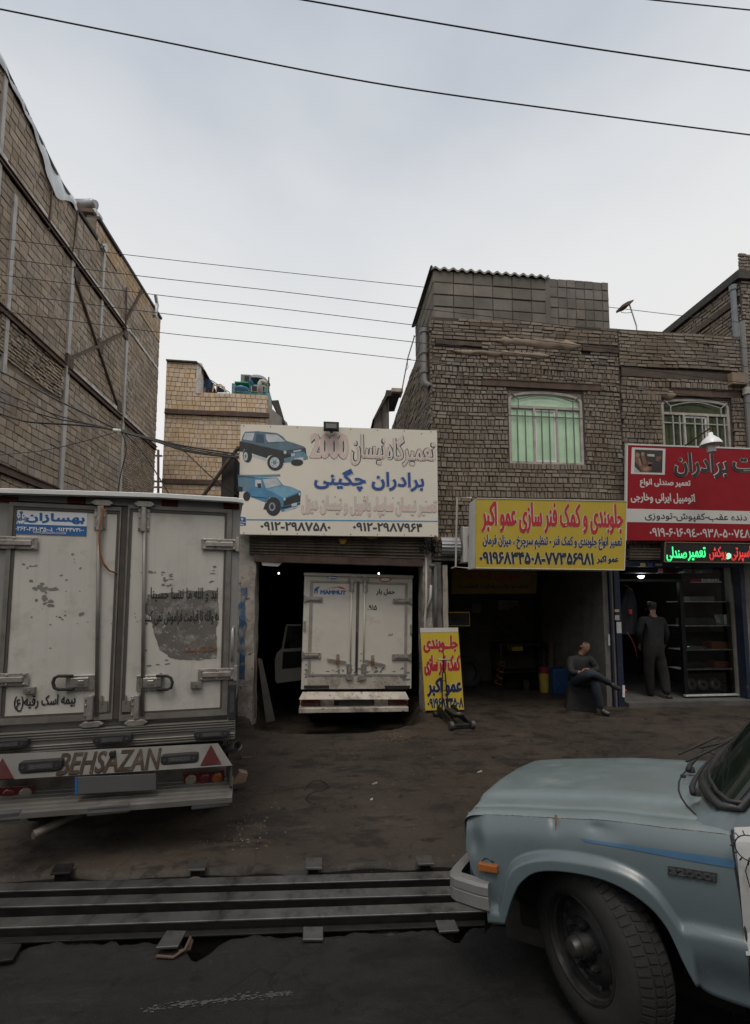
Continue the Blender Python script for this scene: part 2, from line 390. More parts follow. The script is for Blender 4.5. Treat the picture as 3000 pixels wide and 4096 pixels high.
for t in (.02, .05, .1, .16, .24, .33, .43, .55, .7, .9, 1.1, 1.4, 1.7, 2.1, 2.6, 3.4, 5, 9, 18, 40): rows.append([(x, redge(x) * max(0, 1 - t*3) + RE(x) * min(1, t*3) - t, road_z(x, RE(x) - t)) for x in xr])
tag(g.grid(rows[::-1]).build('road', m_road, smooth=True), kind='structure')
g = MB(); g.grid([[(x, RE(x) - .4, -.56), (x, CE(x) + .3, -.56)] for x in (-60, -3, 3, 60)]); g.grid([[(x, y, z) for x, y, z in lipw], [(x, y - .01, z - .05) for x, y, z in lipw], [(x, y + .05, -.6) for x, y, z in lipw]]); g.grid([[(x, y, z) for x, y, z in lipr], [(x, y + .01, z - .05) for x, y, z in lipr], [(x, y - .05, -.6) for x, y, z in lipr]]); tag(g.build('drain_channel', m_mud), kind='structure')

# ------------------------------------------------------------------ shared building materials
m_block = M('grey_clay_block', (.31, .25, .19), .85, var=.2, sc_=1.2, dirt=(.22, .18, .145), da=.54, ds=1.4, bump=.5, bs=30, island=.22)
m_ochre = M('ochre_block', (.40, .30, .195), .85, var=.2, sc_=1.0, dirt=(.22, .18, .14), da=.55, ds=1.4, bump=.4, bs=30, island=.16)
m_joint = M('block_joint', (.16, .13, .10), .95, var=.3, sc_=3, bump=.8, bs=18)
m_tan = M('tan_clay_block', (.56, .43, .30), .85, var=.12, sc_=1.0, dirt=(.36, .26, .17), da=.6, ds=1.1, bump=.3, bs=30, island=.12)
m_tanj = M('tan_joint', (.33, .25, .17), .95, var=.25, bump=.6, bs=18)
m_brick = M('old_brown_brick', (.205, .168, .133), .9, var=.2, sc_=1.3, dirt=(.125, .102, .082), da=.52, ds=1.2, bump=.7, bs=35, island=.16)
m_bjoint = M('old_mortar', (.075, .061, .048), .95, var=.4, sc_=2.5, bump=1, bs=16)
m_cblock = M('cement_block', (.165, .148, .127), .9, var=.25, sc_=2.2, bump=.8, bs=45, island=.2, dirt=(.14, .127, .11), da=.55, ds=2)
m_steel_w = M('weathered_white_steel', (.40, .385, .36), .6, var=.2, sc_=2, dirt=(.16, .12, .09), da=.56, ds=2.5)
m_rust = M('rusty_steel', (.10, .062, .045), .8, var=.35, sc_=4, dirt=(.05, .035, .03), da=.5, ds=3, bump=.3)
m_plaster = M('white_mortar_line', (.55, .53, .50), .9, var=.25, sc_=3, dirt=(.24, .21, .18), da=.5, ds=2.5, bump=.6, bs=20)
m_tar = M('tar_edge', (.05, .046, .042), .85, var=.3)
m_sheet = M('plastic_sheet', (.55, .57, .60), .35, var=.12, sc_=2, bump=.3, bs=4)
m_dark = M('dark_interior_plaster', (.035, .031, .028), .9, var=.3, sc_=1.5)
m_pvc = M('grey_pvc_pipe', (.17, .165, .16), .5, var=.15)
m_gal = M('galvanised_sheet', (.34, .35, .36), .45, .6, var=.2, sc_=3)
m_wire = M('black_cable', (.012, .012, .013), .6, var=0)
m_wood = M('old_timber', (.075, .052, .038), .85, var=.4, sc_=2, bump=.5, bs=14)

# ------------------------------------------------------------------ tall building on the left
XW = -7.4
fr = Frame((XW, 14, 0)); tall = thing('tall_building', 'tall building of bare grey clay blocks with steel columns and a rusty cross brace', 'building', fr)
W2L = lambda p: fr.loc(p)
TW = lambda u, v, o: W2L((XW + o, u, v))
roof = [(7.2, 14.2), (9.93, 13.67), (12.12, 13.06), (13.6, 13.1), (14.1, 13.1), (14.12, 13.82), (19.47, 14.0)]
def rtop(y):
    for (a, b), (c, d) in zip(roof, roof[1:]):
        if a <= y <= c: return b + (d - b) * (y - a) / max(1e-6, c - a)
    return roof[-1][1]
mb = MB(); mb.k = 1
pts = [(7.2, 0), (19.47, 0), (19.47, 14.0), (14.12, 13.82), (14.1, 13.1), (12.12, 13.06), (9.93, 13.67), (7.2, 14.2)]
n = len(pts); mb.add([TW(a, b, 0) for a, b in pts] + [TW(a, b, -6) for a, b in pts], [tuple(range(n)), tuple(range(n, 2*n))[::-1]] + [(i, n+i, n+(i+1) % n, (i+1) % n) for i in range(n)])
mb.k = 0
colY = [10.2, 12.85, 16.3]
def zone_small(u, v): return u > 16.35 and v < 8.3
def zone_rub(u, v): return u < 12.75 and 7.2 < v < 8.3 - .02 * u
masonry(mb, TW, 9.3, 19.45, 0.1, 14.0, .25, .205, .016, dep=.03, jit=.006, top=lambda u: rtop(u) - .05, keep=lambda u, v: not zone_small(u, v) and not zone_rub(u, v) and not (u > 14.0 and v > 13.05 - .03 * (u - 14)), wav=.02)
masonry(mb, TW, 16.4, 19.45, 0.1, 8.28, .2, .085, .02, dep=.04, jit=.010, wav=.03)
masonry(mb, TW, 9.3, 12.75, 7.25, 8.2, .2, .085, .024, dep=.055, jit=.016, wav=.03)
mb.build('side_wall', [m_block, m_joint], tall)
mb = MB(); masonry(mb, TW, 14.12, 19.45, 12.9, 14.0, .25, .205, .014, dep=.035, jit=.006, top=lambda u: rtop(u) - .05, keep=lambda u, v: v > 13.05 - .03 * (u - 14)); mb.build('upper_wall', m_ochre, tall)
def wl(px, py, o=.05): p = atX(px, py, XW + o); return TW(p.y, p.z, o)
def bar(mb, a, b, r, o=.05): mb.tube([wl(*a, o), wl(*b, o)], r, 4)
for q, r in ((((52, 780), (22, 1240)), .055), (((287, 1020), (219, 1975)), .075), (((504, 1303), (461, 1985)), .075), (((14, 290), (3, 640)), .05), (((411, 1010), (400, 1170)), .06)):
    mb = MB(); p0 = atX(*q[0], XW); p1 = atX(*q[1], XW); mb.add(*[[TW(y, z, o) for y, z, o in ((p0.y-r, p1.z-1.5, .0), (p0.y+r, p1.z-1.5, .0), (p0.y+r, p0.z, 0), (p0.y-r, p0.z, 0), (p0.y-r, p1.z-1.5, .075), (p0.y+r, p1.z-1.5, .075), (p0.y+r, p0.z, .075), (p0.y-r, p0.z, .075))], [(4,5,6,7),(0,1,5,4),(1,2,6,5),(2,3,7,6),(3,0,4,7)]]); mb.build('column', m_steel_w, tall)
mb = MB()
def beam(mb, y0, y1, z, h, o): mb.box(0, 0, 0, 0, 0, 0) if 0 else mb.add([TW(a, b, c) for c in (0, o) for a, b in ((y0, z), (y1, z), (y1, z + h), (y0, z + h))], [(4,5,6,7),(0,1,5,4),(1,2,6,5),(2,3,7,6),(3,0,4,7)])
for y0, y1, z, h in ((9, 16.2, 11.42, .14), (9, 12.76, 8.16, .17), (12.94, 16.22, 8.12, .17), (16.38, 19.4, 8.14, .16), (9, 12.8, 4.6, .2)):
    mb = MB(); beam(mb, y0, y1, z, h, .085); beam(mb, y0, y1, z, .025, .13); beam(mb, y0, y1, z + h - .025, .025, .13); mb.build('beam', m_rust, tall)
mb = MB()
for y0, y1, z, h in ((9, 12.7, 11.62, .1), (12.9, 19.3, 11.62, .12), (13.2, 16.2, 8.32, .14), (16.4, 19.4, 8.33, .12)):
    y = y0; mb = MB()
    while y < y1:
        l = random.uniform(.15, .4); hh = h * random.uniform(.55, 1.1); beam(mb, y, min(y + l, y1), z + random.uniform(-.015, .01), hh, .06 + random.uniform(0, .02)); y += l
    mb.build('mortar_band', m_plaster, tall)
mb = MB()
for a, b in (((297, 1105), (391, 1385)), ((391, 1385), (468, 1615)), ((272, 1438), (391, 1385)), ((391, 1385), (492, 1332)), ((568, 1163), (507, 1275))): bar(mb, a, b, .05, .07)
for a in ((391, 1385), (268, 1445), (495, 1335), (468, 1625), (297, 1100)): p = atX(*a, XW); beam(mb, p.y - .15, p.y + .15, p.z - .17, .34, .1)
mb.build('cross_brace', m_rust, tall)
mb = MB()
for a, b, r in (((314, 810), (300, 945), .03), ((300, 945), (290, 1010), .02), ((162, 690), (210, 760), .02), ((210, 735), (195, 920), .025), ((506, 1150), (504, 1300), .03)): mb = MB(); bar(mb, a, b, r, .09); mb.build('conduit', m_rust, tall)
mb = MB()
for (a, b), (c, d) in ((roof[4+1], roof[6]), (roof[0], roof[1]), (roof[1], roof[2]), (roof[2], roof[4])): mb.add([TW(y, z + dz, o) for o in (-.3, .09) for y, z, dz in ((a, b, -.03), (c, d, -.03), (c, d, .07), (a, b, .07))], [(4,5,6,7),(0,1,5,4),(1,2,6,5),(2,3,7,6),(3,0,4,7),(3,2,1,0)])
mb.build('roof_edge', m_tar, tall)
mb = MB(); rr = []
for i in range(40):                                        # torn plastic weighted over the parapet
    y = 9.4 + 3.55 * i / 39; lo = .12 + .5 * max(0, math.sin((y - 10.9) * 1.7)) ** 2 * (1 if y > 10.8 else .2) + .05 * vnoise(y * 5, 2)
    rr.append([TW(y, rtop(y) + .12, -.25), TW(y, rtop(y) + .14, .06 + .02 * math.sin(y * 9)), TW(y, rtop(y) - lo * .5, .12 + .03 * math.sin(y * 11)), TW(y, rtop(y) - lo, .10 + .02 * math.sin(y * 14))])
mb.grid(rr).build('plastic_cover', m_sheet, tall, smooth=True)
mb = MB()                                                   # far gutter outlet
for a, b, r in (((618, 1265), (628, 1215), .09), ((628, 1215), (622, 1180), .07)): bar(mb, a, b, r, .1)
mb.build('roof_outlet', m_gal, tall); mb = MB(); bar(mb, (412, 1000), (420, 985), .1, .1); bar(mb, (408, 980), (425, 978), .04, .14)
mb.build('roof_outlet', m_gal, tall)
f2 = Frame(atX(360, 880, XW - .5)); dk = thing('rooftop_duct', 'pale flue duct and small tank lying on the tall grey block building roof edge', 'duct', f2)
mb = MB(); mb.tube([f2.p3(300, 818), f2.p3(352, 818), f2.p3(368, 814), f2.p3(380, 822)], [.15, .15, .14, .16], 14); mb.build('flue', m_gal, dk, smooth=True)
mb = MB(); mb.pbox(f2, 318, 832, 372, 846, -.3, .3).pbox(f2, 340, 846, 346, 905, -.03, .03); mb.build('shelf', m_rust, dk)
mb = MB(); mb.pbox(f2, 368, 832, 384, 850, -.1, .1).pbox(f2, 384, 848, 397, 876, -.12, .12).pbox(f2, 376, 852, 392, 888, -.05, .05); mb.build('fitting', m_gal, dk, bevel=.02)

# ------------------------------------------------------------------ tan building at the back
fr = Frame((-5.2, 22, 0)); tan = thing('tan_block_building', 'pale tan hollow block building with two dark steel bands standing beyond the garage', 'building', fr)
a0, a1, b0, b1 = fr.bx(640, 1447, 1072, 2100); xL = fr.px(661, 1600)[0]; xT = fr.px(792, 1500)[0]; xR = fr.px(1070, 1650)[0]; zP = fr.px(900, 1572)[1]; zT = fr.px(730, 1447)[1]
T2 = lambda u, v, o: (u, v, o)
mb = MB(); mb.k = 1
mb.prism([(xL, 0), (xR, 0), (xR, zP - .02), (xT, zP - .02), (xT, zT - .03), (xL, zT - .03)], -7, 0); mb.k = 0
b1z = fr.px(800, 1652)[1]; b2z = fr.px(800, 1928)[1]
masonry(mb, T2, xL, xR, 3.2, zT, .25, .231, .02, dep=.03, jit=.005, top=lambda u: (zT if u < xT else zP) - .06, rnd=.1, wav=.015)
mb.build('wall', [m_tan, m_tanj], tan)
mb = MB(); mb.box(xL + .02, xR + .1, b1z - .14, b1z + .1, 0, .1).box(xL + .02, xR + .1, b1z - .14, b1z - .11, 0, .16); mb.build('beam', m_rust, tan)
mb = MB(); mb.box(xL + .02, xR, b2z - .14, b2z + .1, 0, .1); mb.build('beam', m_rust, tan)
mb = MB(); mb.box(xT - .06, xT + .16, zP - .1, zT - .05, -.4, .06); mb.build('plaster_edge', m_plaster, tan)
mb = MB(); q0 = fr.px(668, 1444); q1 = fr.px(790, 1452); q2 = fr.px(822, 1487)
mb.hexa([(q0[0], q0[1] - .05, .15), (q1[0], q1[1] - .05, .15), (q1[0], q1[1] - .05, -3), (q0[0], q0[1] - .05, -3)], [(q0[0], q0[1] + .02, .15), (q1[0], q1[1] + .02, .15), (q1[0], q1[1] + .02, -3), (q0[0], q0[1] + .02, -3)])
mb.hexa([(q1[0], q1[1] - .04, .15), (q2[0], q2[1], .05), (q2[0], q2[1], -2.5), (q1[0], q1[1] - .04, -3)], [(q1[0], q1[1] + .02, .15), (q2[0], q2[1] + .05, .05), (q2[0], q2[1] + .05, -2.5), (q1[0], q1[1] + .02, -3)])
mb.build('roof', m_tar, tan)
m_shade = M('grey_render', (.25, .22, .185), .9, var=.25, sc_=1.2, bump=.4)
mb = MB(); x5, y5 = fr.px(1134, 1690, -1.5); x4, y4 = fr.px(1085, 1600, -.5)
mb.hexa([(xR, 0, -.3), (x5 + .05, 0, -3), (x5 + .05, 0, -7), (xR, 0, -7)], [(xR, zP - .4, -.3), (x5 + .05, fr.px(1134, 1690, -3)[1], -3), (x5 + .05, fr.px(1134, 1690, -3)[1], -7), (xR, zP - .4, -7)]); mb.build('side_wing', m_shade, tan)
mb = MB(); mb.hexa([fr.p3(1086, 1610, -2.5), fr.p3(1112, 1606, -2.5), fr.p3(1140, 1700, -2.5), fr.p3(1128, 1700, -2.5)], [fr.p3(1086, 1602, -2.2), fr.p3(1114, 1600, -2.2), fr.p3(1142, 1696, -2.2), fr.p3(1130, 1690, -2.2)]); mb.build('roof_edge', m_tar, tan)

# ------------------------------------------------------------------ garage in the middle
FF = Frame((0, 7.1, 0))
fr = Frame((.1, 7.1, 0)); gar = thing('repair_garage', 'low single storey repair garage with flaking white pillars and a rolled up rusty shutter', 'garage', fr)
m_flake = M('flaking_whitewash', (.33, .30, .265), .9, var=.25, sc_=2, dirt=(.13, .10, .085), da=.47, ds=2.6, bump=.7, bs=22, spots=(.06, .05, .045), sp=.6)
m_blue = M('faded_blue_paint', (.025, .075, .15), .8, var=.4, sc_=4, dirt=(.26, .24, .21), da=.44, ds=5)
m_shut = M('grimy_shutter', (.15, .125, .10), .55, .4, var=.35, sc_=3, dirt=(.055, .042, .033), da=.5, ds=3.5, streak=.5)
xl, xr_ = fr.px(1016, 2600)[0], fr.px(1692, 2600)[0]; xo = fr.px(948, 2600)[0]; xq = fr.px(1728, 2600)[0]
zs = fr.px(1300, 2252)[1]
def rough_post(mb, x0, x1, y0, y1, z0, z1, n=18, j=.012):
    rows = []
    for i in range(n + 1):
        y = y0 + (y1 - y0) * i / n; d = lambda k: j * 2 * vnoise(y * 6 + k * 7, k * 3.1 + x0)
        rows.append([(x0 + d(1), y, z0), (x0 + d(2), y, z1 + d(3)), ((x0 + x1) / 2, y, z1 + d(7)), (x1 + d(4), y, z1 + d(5)), (x1 + d(6), y, z0)])
    return mb.grid(rows)
mb = MB(); rough_post(mb, xo, xl, -.75, 2.75, -.35, .04, n=22); p = mb.build('pillar', m_flake, gar)
q = MB(); rows = [[(xo + (xl - xo) * (.12 + .5 * t + .14 * vnoise(y * 3, t * 9)), y, .075) for t in (0, .3, .6, .8)] for y in [.55 + .055 * i for i in range(26)]]; q.grid([[(x_ + .05 * vnoise(y_ * 11, i_ * 3 + 5), y_, .052 + .004 * vnoise(y_ * 8, i_)) for i_, (x_, y_, z_) in enumerate(r_)] for r_ in rows]).build('paint_smear', m_blue, p)
mb = MB(); rough_post(mb, xr_, xq, -.75, 2.75, -.35, .03, n=22); mb.build('pillar', m_flake, gar)
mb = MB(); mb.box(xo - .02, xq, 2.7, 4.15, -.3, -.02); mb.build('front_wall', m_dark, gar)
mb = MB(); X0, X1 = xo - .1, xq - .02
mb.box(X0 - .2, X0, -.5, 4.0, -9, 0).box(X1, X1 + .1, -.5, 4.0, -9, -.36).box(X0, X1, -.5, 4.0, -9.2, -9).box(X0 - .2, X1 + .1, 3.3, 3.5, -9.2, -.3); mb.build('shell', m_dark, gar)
mb = MB(); rows = []                                       # rolled shutter: curved slats and its rail
for i in range(60):
    t = i / 59; y = 2.76 - t * (2.76 - zs - .1); z = .1 - .05 * t + .016 * math.sin(t * 2 * math.pi * 8)
    rows.append([(xl - .09 + .004 * vnoise(y * 9, 1), y - .02 * vnoise(0, 1) * t, z), (-.2 * 0 + (xl + xr_) / 2, y - .03 * t, z + .01 * vnoise(y * 8, 4)), (xr_ + .02, y - .055 * t, z)])
sh = mb.grid(rows).build('shutter', m_shut, gar, smooth=True)
mb = MB(); rows = [[(xl - .02 + (xr_ - xl + .02) * t, zs + .12 - .055 * t + dy + .006 * vnoise(t * 30, dy * 50), z) for t in [i / 20 for i in range(21)]] for dy, z in ((0, 0), (0, .075), (-.11, .07), (-.12, .02))]
mb.grid(rows).build('bottom_rail', m_rust, sh)
m_yel = M('yellow_spray', (.45, .26, .03), .8, var=.3, dirt=(.14, .11, .07), da=.46, ds=9)
mb = MB(); u, v = fr.px(1372, 2162, .13); mb.prism([(u - .06, v + .03), (u - .07, v), (u - .02, v - .06), (u + .03, v - .05), (u + .06, v), (u + .05, v + .03)], .105, .122); mb.build('paint_smear', m_yel, sh)
mb = MB(); u, v = fr.px(1490, 2152, .13); mb.prism([(u - .1, v + .02), (u - .05, v - .02), (u + .05, v - .02), (u + .1, v + .02)], .105, .122); mb.build('paint_smear', m_yel, sh)
mb = MB(); mb.hexa([fr.p3(1050, 2262, .0), fr.p3(1112, 2266, 0), fr.p3(1130, 2250, 0), fr.p3(1045, 2248, 0)], [fr.p3(1050, 2262, .05), fr.p3(1112, 2266, .05), fr.p3(1130, 2250, .05), fr.p3(1045, 2248, .05)]); mb.build('torn_flashing', m_steel_w, gar)
mb = MB()
for px, py in ((1115, 2293), (1515, 2294)): mb = MB(); mb.lathe([(0, -.024), (.016, -.018), (.02, 0), (.016, .016), (0, .022)], fr.p3(px, py, -2.5), (0, 1, 0), 10); mb.build('work_bulb', MATS.setdefault('bg_', None) or MATS.update(bg_=emit('bulb_glow', (1, .97, .9), 3)) or MATS['bg_'], gar, smooth=True)

# ------------------------------------------------------------------ old brown brick building
fr = Frame((4.5, 7.1, 0)); brn = thing('brown_brick_building', 'two storey building of rough brown brick with barred arched windows over open shopfronts', 'building', fr)
xc = fr.px(1727, 1500)[0]; zt = fr.px(2300, 1300)[1] - .02
w1 = fr.bx(2036, 1566, 2332, 1858); w2 = fr.bx(2651, 1596, 2923, 1886)
w1 = (w1[0], w1[1], w1[2], w1[3]); 
zb = 2.42; xe = 6.5
H = [(w1[0] - .02, w1[1] + .02, w1[2] - .02, w1[3] + .03), (w2[0] - .02, w2[1] + .02, w2[2] - .02, w2[3] + .03)]
bz = lambda px, py: fr.px(px, py)[1]
tl = fr.bx(1925, 1528, 2400, 1556); tl2 = fr.bx(2672, 1562, 2960, 1590)
tb = [fr.bx(1740, 1366, 1925, 1386), fr.bx(2325, 1388, 2470, 1412), fr.bx(2480, 1486, 2940, 1520)]
H += [tl, tl2] + tb
xp = fr.px(2474, 1500)[0]
mb = MB(); mb.k = 1
def wallpiece(a, b, c, d): mb.box(a, b, c, d, -.3, 0)
wallpiece(xc + .01, w1[0], zb, zt); wallpiece(w1[1], w2[0], zb, zt); wallpiece(w2[1], xe, zb, zt)
for ww in (w1, w2): wallpiece(ww[0], ww[1], zb, ww[2]); wallpiece(ww[0], ww[1], ww[3], zt)
mb.k = 0
zl1 = bz(2000, 1400); zl2 = bz(2000, 1545)
sold = lambda rows: (lambda r: (r % 3) == 1)
topn = lambda u: zt + .012 * vnoise(u * 4, 0) - .03
masonry(mb, T2, xc, xp, zl1, zt, .2, .064, .013, dep=.022, jit=.006, holes=H, wav=.012, top=topn)
masonry(mb, T2, xc, xp, zl2, zl1, .12, .064, .013, dep=.024, jit=.008, holes=H, wav=.015, soldier=lambda r: r in (0, 3), rnd=.35)
masonry(mb, T2, xc, xp, zb + .02, zl2, .125, .066, .014, dep=.019, jit=.006, holes=H, wav=.010, soldier=lambda r: (r % 3) == 1, rnd=.4)
zl3 = bz(2700, 1520)
masonry(mb, lambda u, v, o: (u, v, o + .03), xp, xe, zl3, zt, .2, .064, .013, dep=.022, jit=.006, holes=H, wav=.012, top=topn)
masonry(mb, lambda u, v, o: (u, v, o + .03), xp, xe, zb + .02, zl3, .12, .066, .014, dep=.019, jit=.006, holes=H, wav=.010, soldier=lambda r: (r % 3) == 0, rnd=.4)
T3 = lambda u, v, o: (xc - o, v, -u)                        # the flank towards the garage
mb.k = 1; mb.box(xc + .01, xc + .3, 0, zt, -6.2, -.3); mb.k = 0
masonry(mb, T3, 0, 6.1, 2.6, zt, .2, .064, .013, dep=.022, jit=.007, wav=.012, top=lambda u: zt - .03)
mb.build('wall', [m_brick, m_bjoint], brn)
m_earth = M('mud_patch', (.245, .185, .135), .95, var=.3, sc_=3, bump=.9, bs=14)
mb = MB()
def patch(px0, py0, px1, py1, n=26, o=.034):
    u0, u1, v0, v1 = fr.bx(px0, py0, px1, py1); rows = []
    for i in range(n + 1):
        u = u0 + (u1 - u0) * i / n; e = min(1, 9 * min(i, n - i) / n) ; c = (v0 + v1) / 2 + .03 * vnoise(u * 5, 1); h = (v1 - v0) / 2 * e * (.85 + .9 * vnoise(u * 11, 5))
        rows.append([(u, c - h, -.0), (u, c - h * .8, o + .01 * vnoise(u * 9, 2)), (u, c, o + .012 + .014 * vnoise(u * 12, 3)), (u, c + h * .8, o + .01 * vnoise(u * 9, 6)), (u, c + h, 0)])
    mb.grid(rows)
for v_ in ((1975, 1358, 2330, 1398), (1800, 1405, 2200, 1432), (2560, 1560, 2700, 1600)): mb = MB(); patch(*v_); mb.build('mud_render', m_earth, brn, smooth=True)
for (a, b, c, d) in tb: q = MB(); q.grid([[(a + (b - a) * t, c + .012 * vnoise(t * 6, c), 0), (a + (b - a) * t, c + .012 * vnoise(t * 6, c), .045 + .01 * vnoise(t * 9, 1)), (a + (b - a) * t, d - .02 * t + .012 * vnoise(t * 8, d), .045 + .01 * vnoise(t * 9, 8)), (a + (b - a) * t, d - .02 * t, 0)] for t in [i / 14 for i in range(15)]]); q.build('timber_beam', m_wood, brn)
for (a, b, c, d) in (tl, tl2): q = MB(); q.box(a, b, c, d, -.05, .025).box(a, b, c, c + .012, .025, .035).box(a, b, d - .012, d, .025, .035); q.build('lintel', m_rust, brn)
# block parapet, sheet roof
xb0, xb1 = fr.px(1735, 1180)[0], fr.px(2190, 1180)[0]; xb2 = fr.px(2437, 1200)[0]; zb1 = fr.px(1740, 1088)[1]; zb2 = fr.px(2430, 1128)[1]
mb = MB(); mb.k = 1; mb.box(xb0, xb2, zt - .3, zb2 - .02, -.22, -.02); mb.box(xb0 + .01, xb0 + .2, zt - .2, zb2 - .02, -1.6, -.22); mb.k = 0
masonry(mb, lambda u, v, o: (u, v, o - .03), xb0, xb1, zt - .02, zb2, .345, .215, .012, dep=.028, jit=.004, rnd=.0, stack=True, top=lambda u: zb2 - .02)
masonry(mb, lambda u, v, o: (u, v, o - .03), xb1 + .03, xb2, zt - .06, zb2, .165, .19, .012, dep=.02, jit=.004, rnd=.0, stack=True)
masonry(mb, lambda u, v, o: (xb0 - o + .02, v, -u), .0, 1.6, zt - .02, zb2, .345, .215, .012, dep=.025, jit=.004, rnd=.0, stack=True)
mb.box(xb1 - .04, xb1 + .05, zt - .02, zb2, -.05, .005)
mb.build('parapet', [m_cblock, M('cement_joint', (.11, .098, .084), .95, var=.3, bump=.5)], brn)
mb = MB(); rows = []
for i in range(121):
    u = xb0 - .05 + (xb1 - xb0 + .07) * i / 120; h = .022 * math.sin(u * 2 * math.pi / .155)
    zz = zb2 + .005
    rows.append([(u, zz + h - .035, .03 + .01 * vnoise(u * 3, 1)), (u, zz + h, .03 + .01 * vnoise(u * 3, 1)), (u, zz + h + .0, -1.6), (u, zz + h - .014, -1.6)])
mb.grid(rows).build('corrugated_roof', M('fibre_cement_sheet', (.27, .255, .23), .9, var=.25, sc_=3, dirt=(.15, .14, .12), da=.55), brn)
mb = MB(); mb.tube([(xb0 - .06, zb2 - .0, -1.62), (xb0 - .05, zb2 + .005, -.8), (xb0 - .045, zb2 + .0, .05)], .022, 8); mb.build('ridge_edge', m_tar, brn)
# flank drainpipe
mb = MB(); dpx = xc - .1; z0 = fr.px(1690, 1300)[1]; z1 = fr.px(1694, 1505)[1]
mb.tube([(dpx, z0, -.12), (dpx, z1, -.12), (dpx + .01, z1 - .08, -.1), (dpx + .08, z1 - .13, -.08)], .058, 12)
for k in (0, .42, .8): mb.tube([(dpx, z0 - k * (z0 - z1), -.12), (dpx, z0 - k * (z0 - z1) - .07, -.12)], .072, 12)
mb.build('drainpipe', m_pvc, brn, smooth=35)
# right drainpipe
mb = MB(); u = fr.px(2968, 1560)[0]; mb.tube([(u, fr.px(2968, 1300)[1], .08), (u, 2.4, .08)], .045, 10); mb.build('drainpipe', m_pvc, brn, smooth=35)
mb = MB(); v = fr.px(2972, 1575)[1]; mb.tube([(u, v + .06, .08), (u, v - .06, .08)], .062, 10); mb.build('pipe_collar', m_steel_w, brn, smooth=35)
mb = MB(); mb.pbox(fr, 2930, 1490, 2990, 1535, .0, .14); mb.build('pipe_mortar', m_earth, brn)
# windows
m_wframe = M('old_white_frame', (.40, .365, .33), .7, var=.25, sc_=5, dirt=(.28, .20, .16), da=.54, ds=7)
m_bar = M('dull_green_bar', (.13, .15, .12), .6, var=.2)
m_barw = M('pale_bar', (.40, .40, .37), .6, var=.2)
m_pane1 = M('mint_glass', (.52, .74, .51), .1, var=.12, sc_=3, spec=.6, streak=.15)
m_pane2 = M('olive_curtained_glass', (.045, .06, .02), .15, var=.4, sc_=9, spec=.2)
def arch_window(x0, x1, y0, y1, ys, yt, cas, bars, hb, pane, barm, lab, yb0):
    wd = MB(); cx = (x0 + x1) / 2; rx = (x1 - x0) / 2; N_ = 18
    arc = lambda k, s=0: [(cx - (rx - s) * math.cos(math.pi * i / N_), ys + (y1 - s - ys) * math.sin(math.pi * i / N_) ** .85) for i in range(N_ + 1)]
    o, i_ = arc(0), arc(0, .045)
    for a, b, c, d in zip(o, o[1:], i_, i_[1:]): wd.hexa([(*a, -.12), (*b, -.12), (*d, -.12), (*c, -.12)], [(*a, -.03), (*b, -.03), (*d, -.03), (*c, -.03)])
    wd.box(x0, x0 + .045, y0, ys, -.12, -.03).box(x1 - .045, x1, y0, ys, -.12, -.03).box(x0 + .045, x1 - .045, y0, y0 + .045, -.12, -.03)
    wd.box(x0 + .045, x1 - .045, yt - .022, yt + .022, -.110, -.035)
    c0, c1 = cas; wd.box(c0 - .03, c0, y0 + .045, yt - .022, -.115, -.035).box(c1, c1 + .03, y0 + .045, yt - .022, -.115, -.035)
    wd.v = [(x_, y_, z_ + .028) for x_, y_, z_ in wd.v]; f = wd.build('window', m_wframe, brn); f['label'] = lab
    sp = MB(); k_ = N_ // 2
    sp.prism([(x0 - .03, ys)] + o[::-1][:0] + [(x, y) for x, y in sorted(o) if x <= cx] + [(cx, y1 + .06), (x0 - .03, y1 + .06)], -.2, -.012); sp.build('spandrel', m_brick, brn)
    sp = MB(); sp.prism([(x1 + .03, ys)] + [(x, y) for x, y in sorted(o, reverse=True) if x >= cx] + [(cx, y1 + .06), (x1 + .03, y1 + .06)], -.2, -.012); sp.build('spandrel', m_brick, brn)
    q = MB(); q.box(c0, c0 + .03, y0 + .05, yt - .03, -.1, -.028).box(c1 - .03, c1, y0 + .05, yt - .03, -.1, -.028).box(c0 + .03, c1 - .03, yt - .06, yt - .03, -.1, -.028).box(c0 + .03, c1 - .03, y0 + .05, y0 + .08, -.1, -.028); q.build('casement', M('newer_white_frame', (.72, .72, .70), .5, var=.08), f)
    q = MB(); q.prism([(x0 + .03, y0 + .03), (x1 - .03, y0 + .03)] + arc(0, .03)[::-1], -.05, -.042); q.build('pane', pane, f)
    q = MB()
    for b in bars: q.box(b - .008, b + .008, y0 + .02, yb0, .0, .016)
    q.box(x0 - .01, x1 + .01, hb - .009, hb + .009, -.016, -.0001)
    a0_, a1_ = x0 + .26 * rx, x1 - .26 * rx; hA = yt + .12
    q.tube([(a0_, yt - .03, .008), (a0_, hA, .008), (a0_ - .12, hA + .1, .008)], .009, 6); q.tube([(a1_, yt - .03, .008), (a1_, hA, .008), (a1_ + .12, hA + .1, .008)], .009, 6)
    q.tube([(a0_ + (a1_ - a0_) * t, hA + .09 * math.sin(math.pi * t), .008) for t in [k / 12 for k in range(13)]], .009, 6)
    q.build('grille', barm, f)
X = lambda px, py=1700: fr.px(px, py)[0]
arch_window(w1[0], w1[1], w1[2], w1[3], fr.px(2180, 1604)[1], fr.px(2180, 1630)[1], (X(2142), X(2226)), [X(v) for v in (2069, 2101, 2166, 2197, 2262, 2294)], fr.px(2180, 1667)[1], m_pane1, m_bar, 'bright mint green arched window', fr.px(2180, 1641)[1])
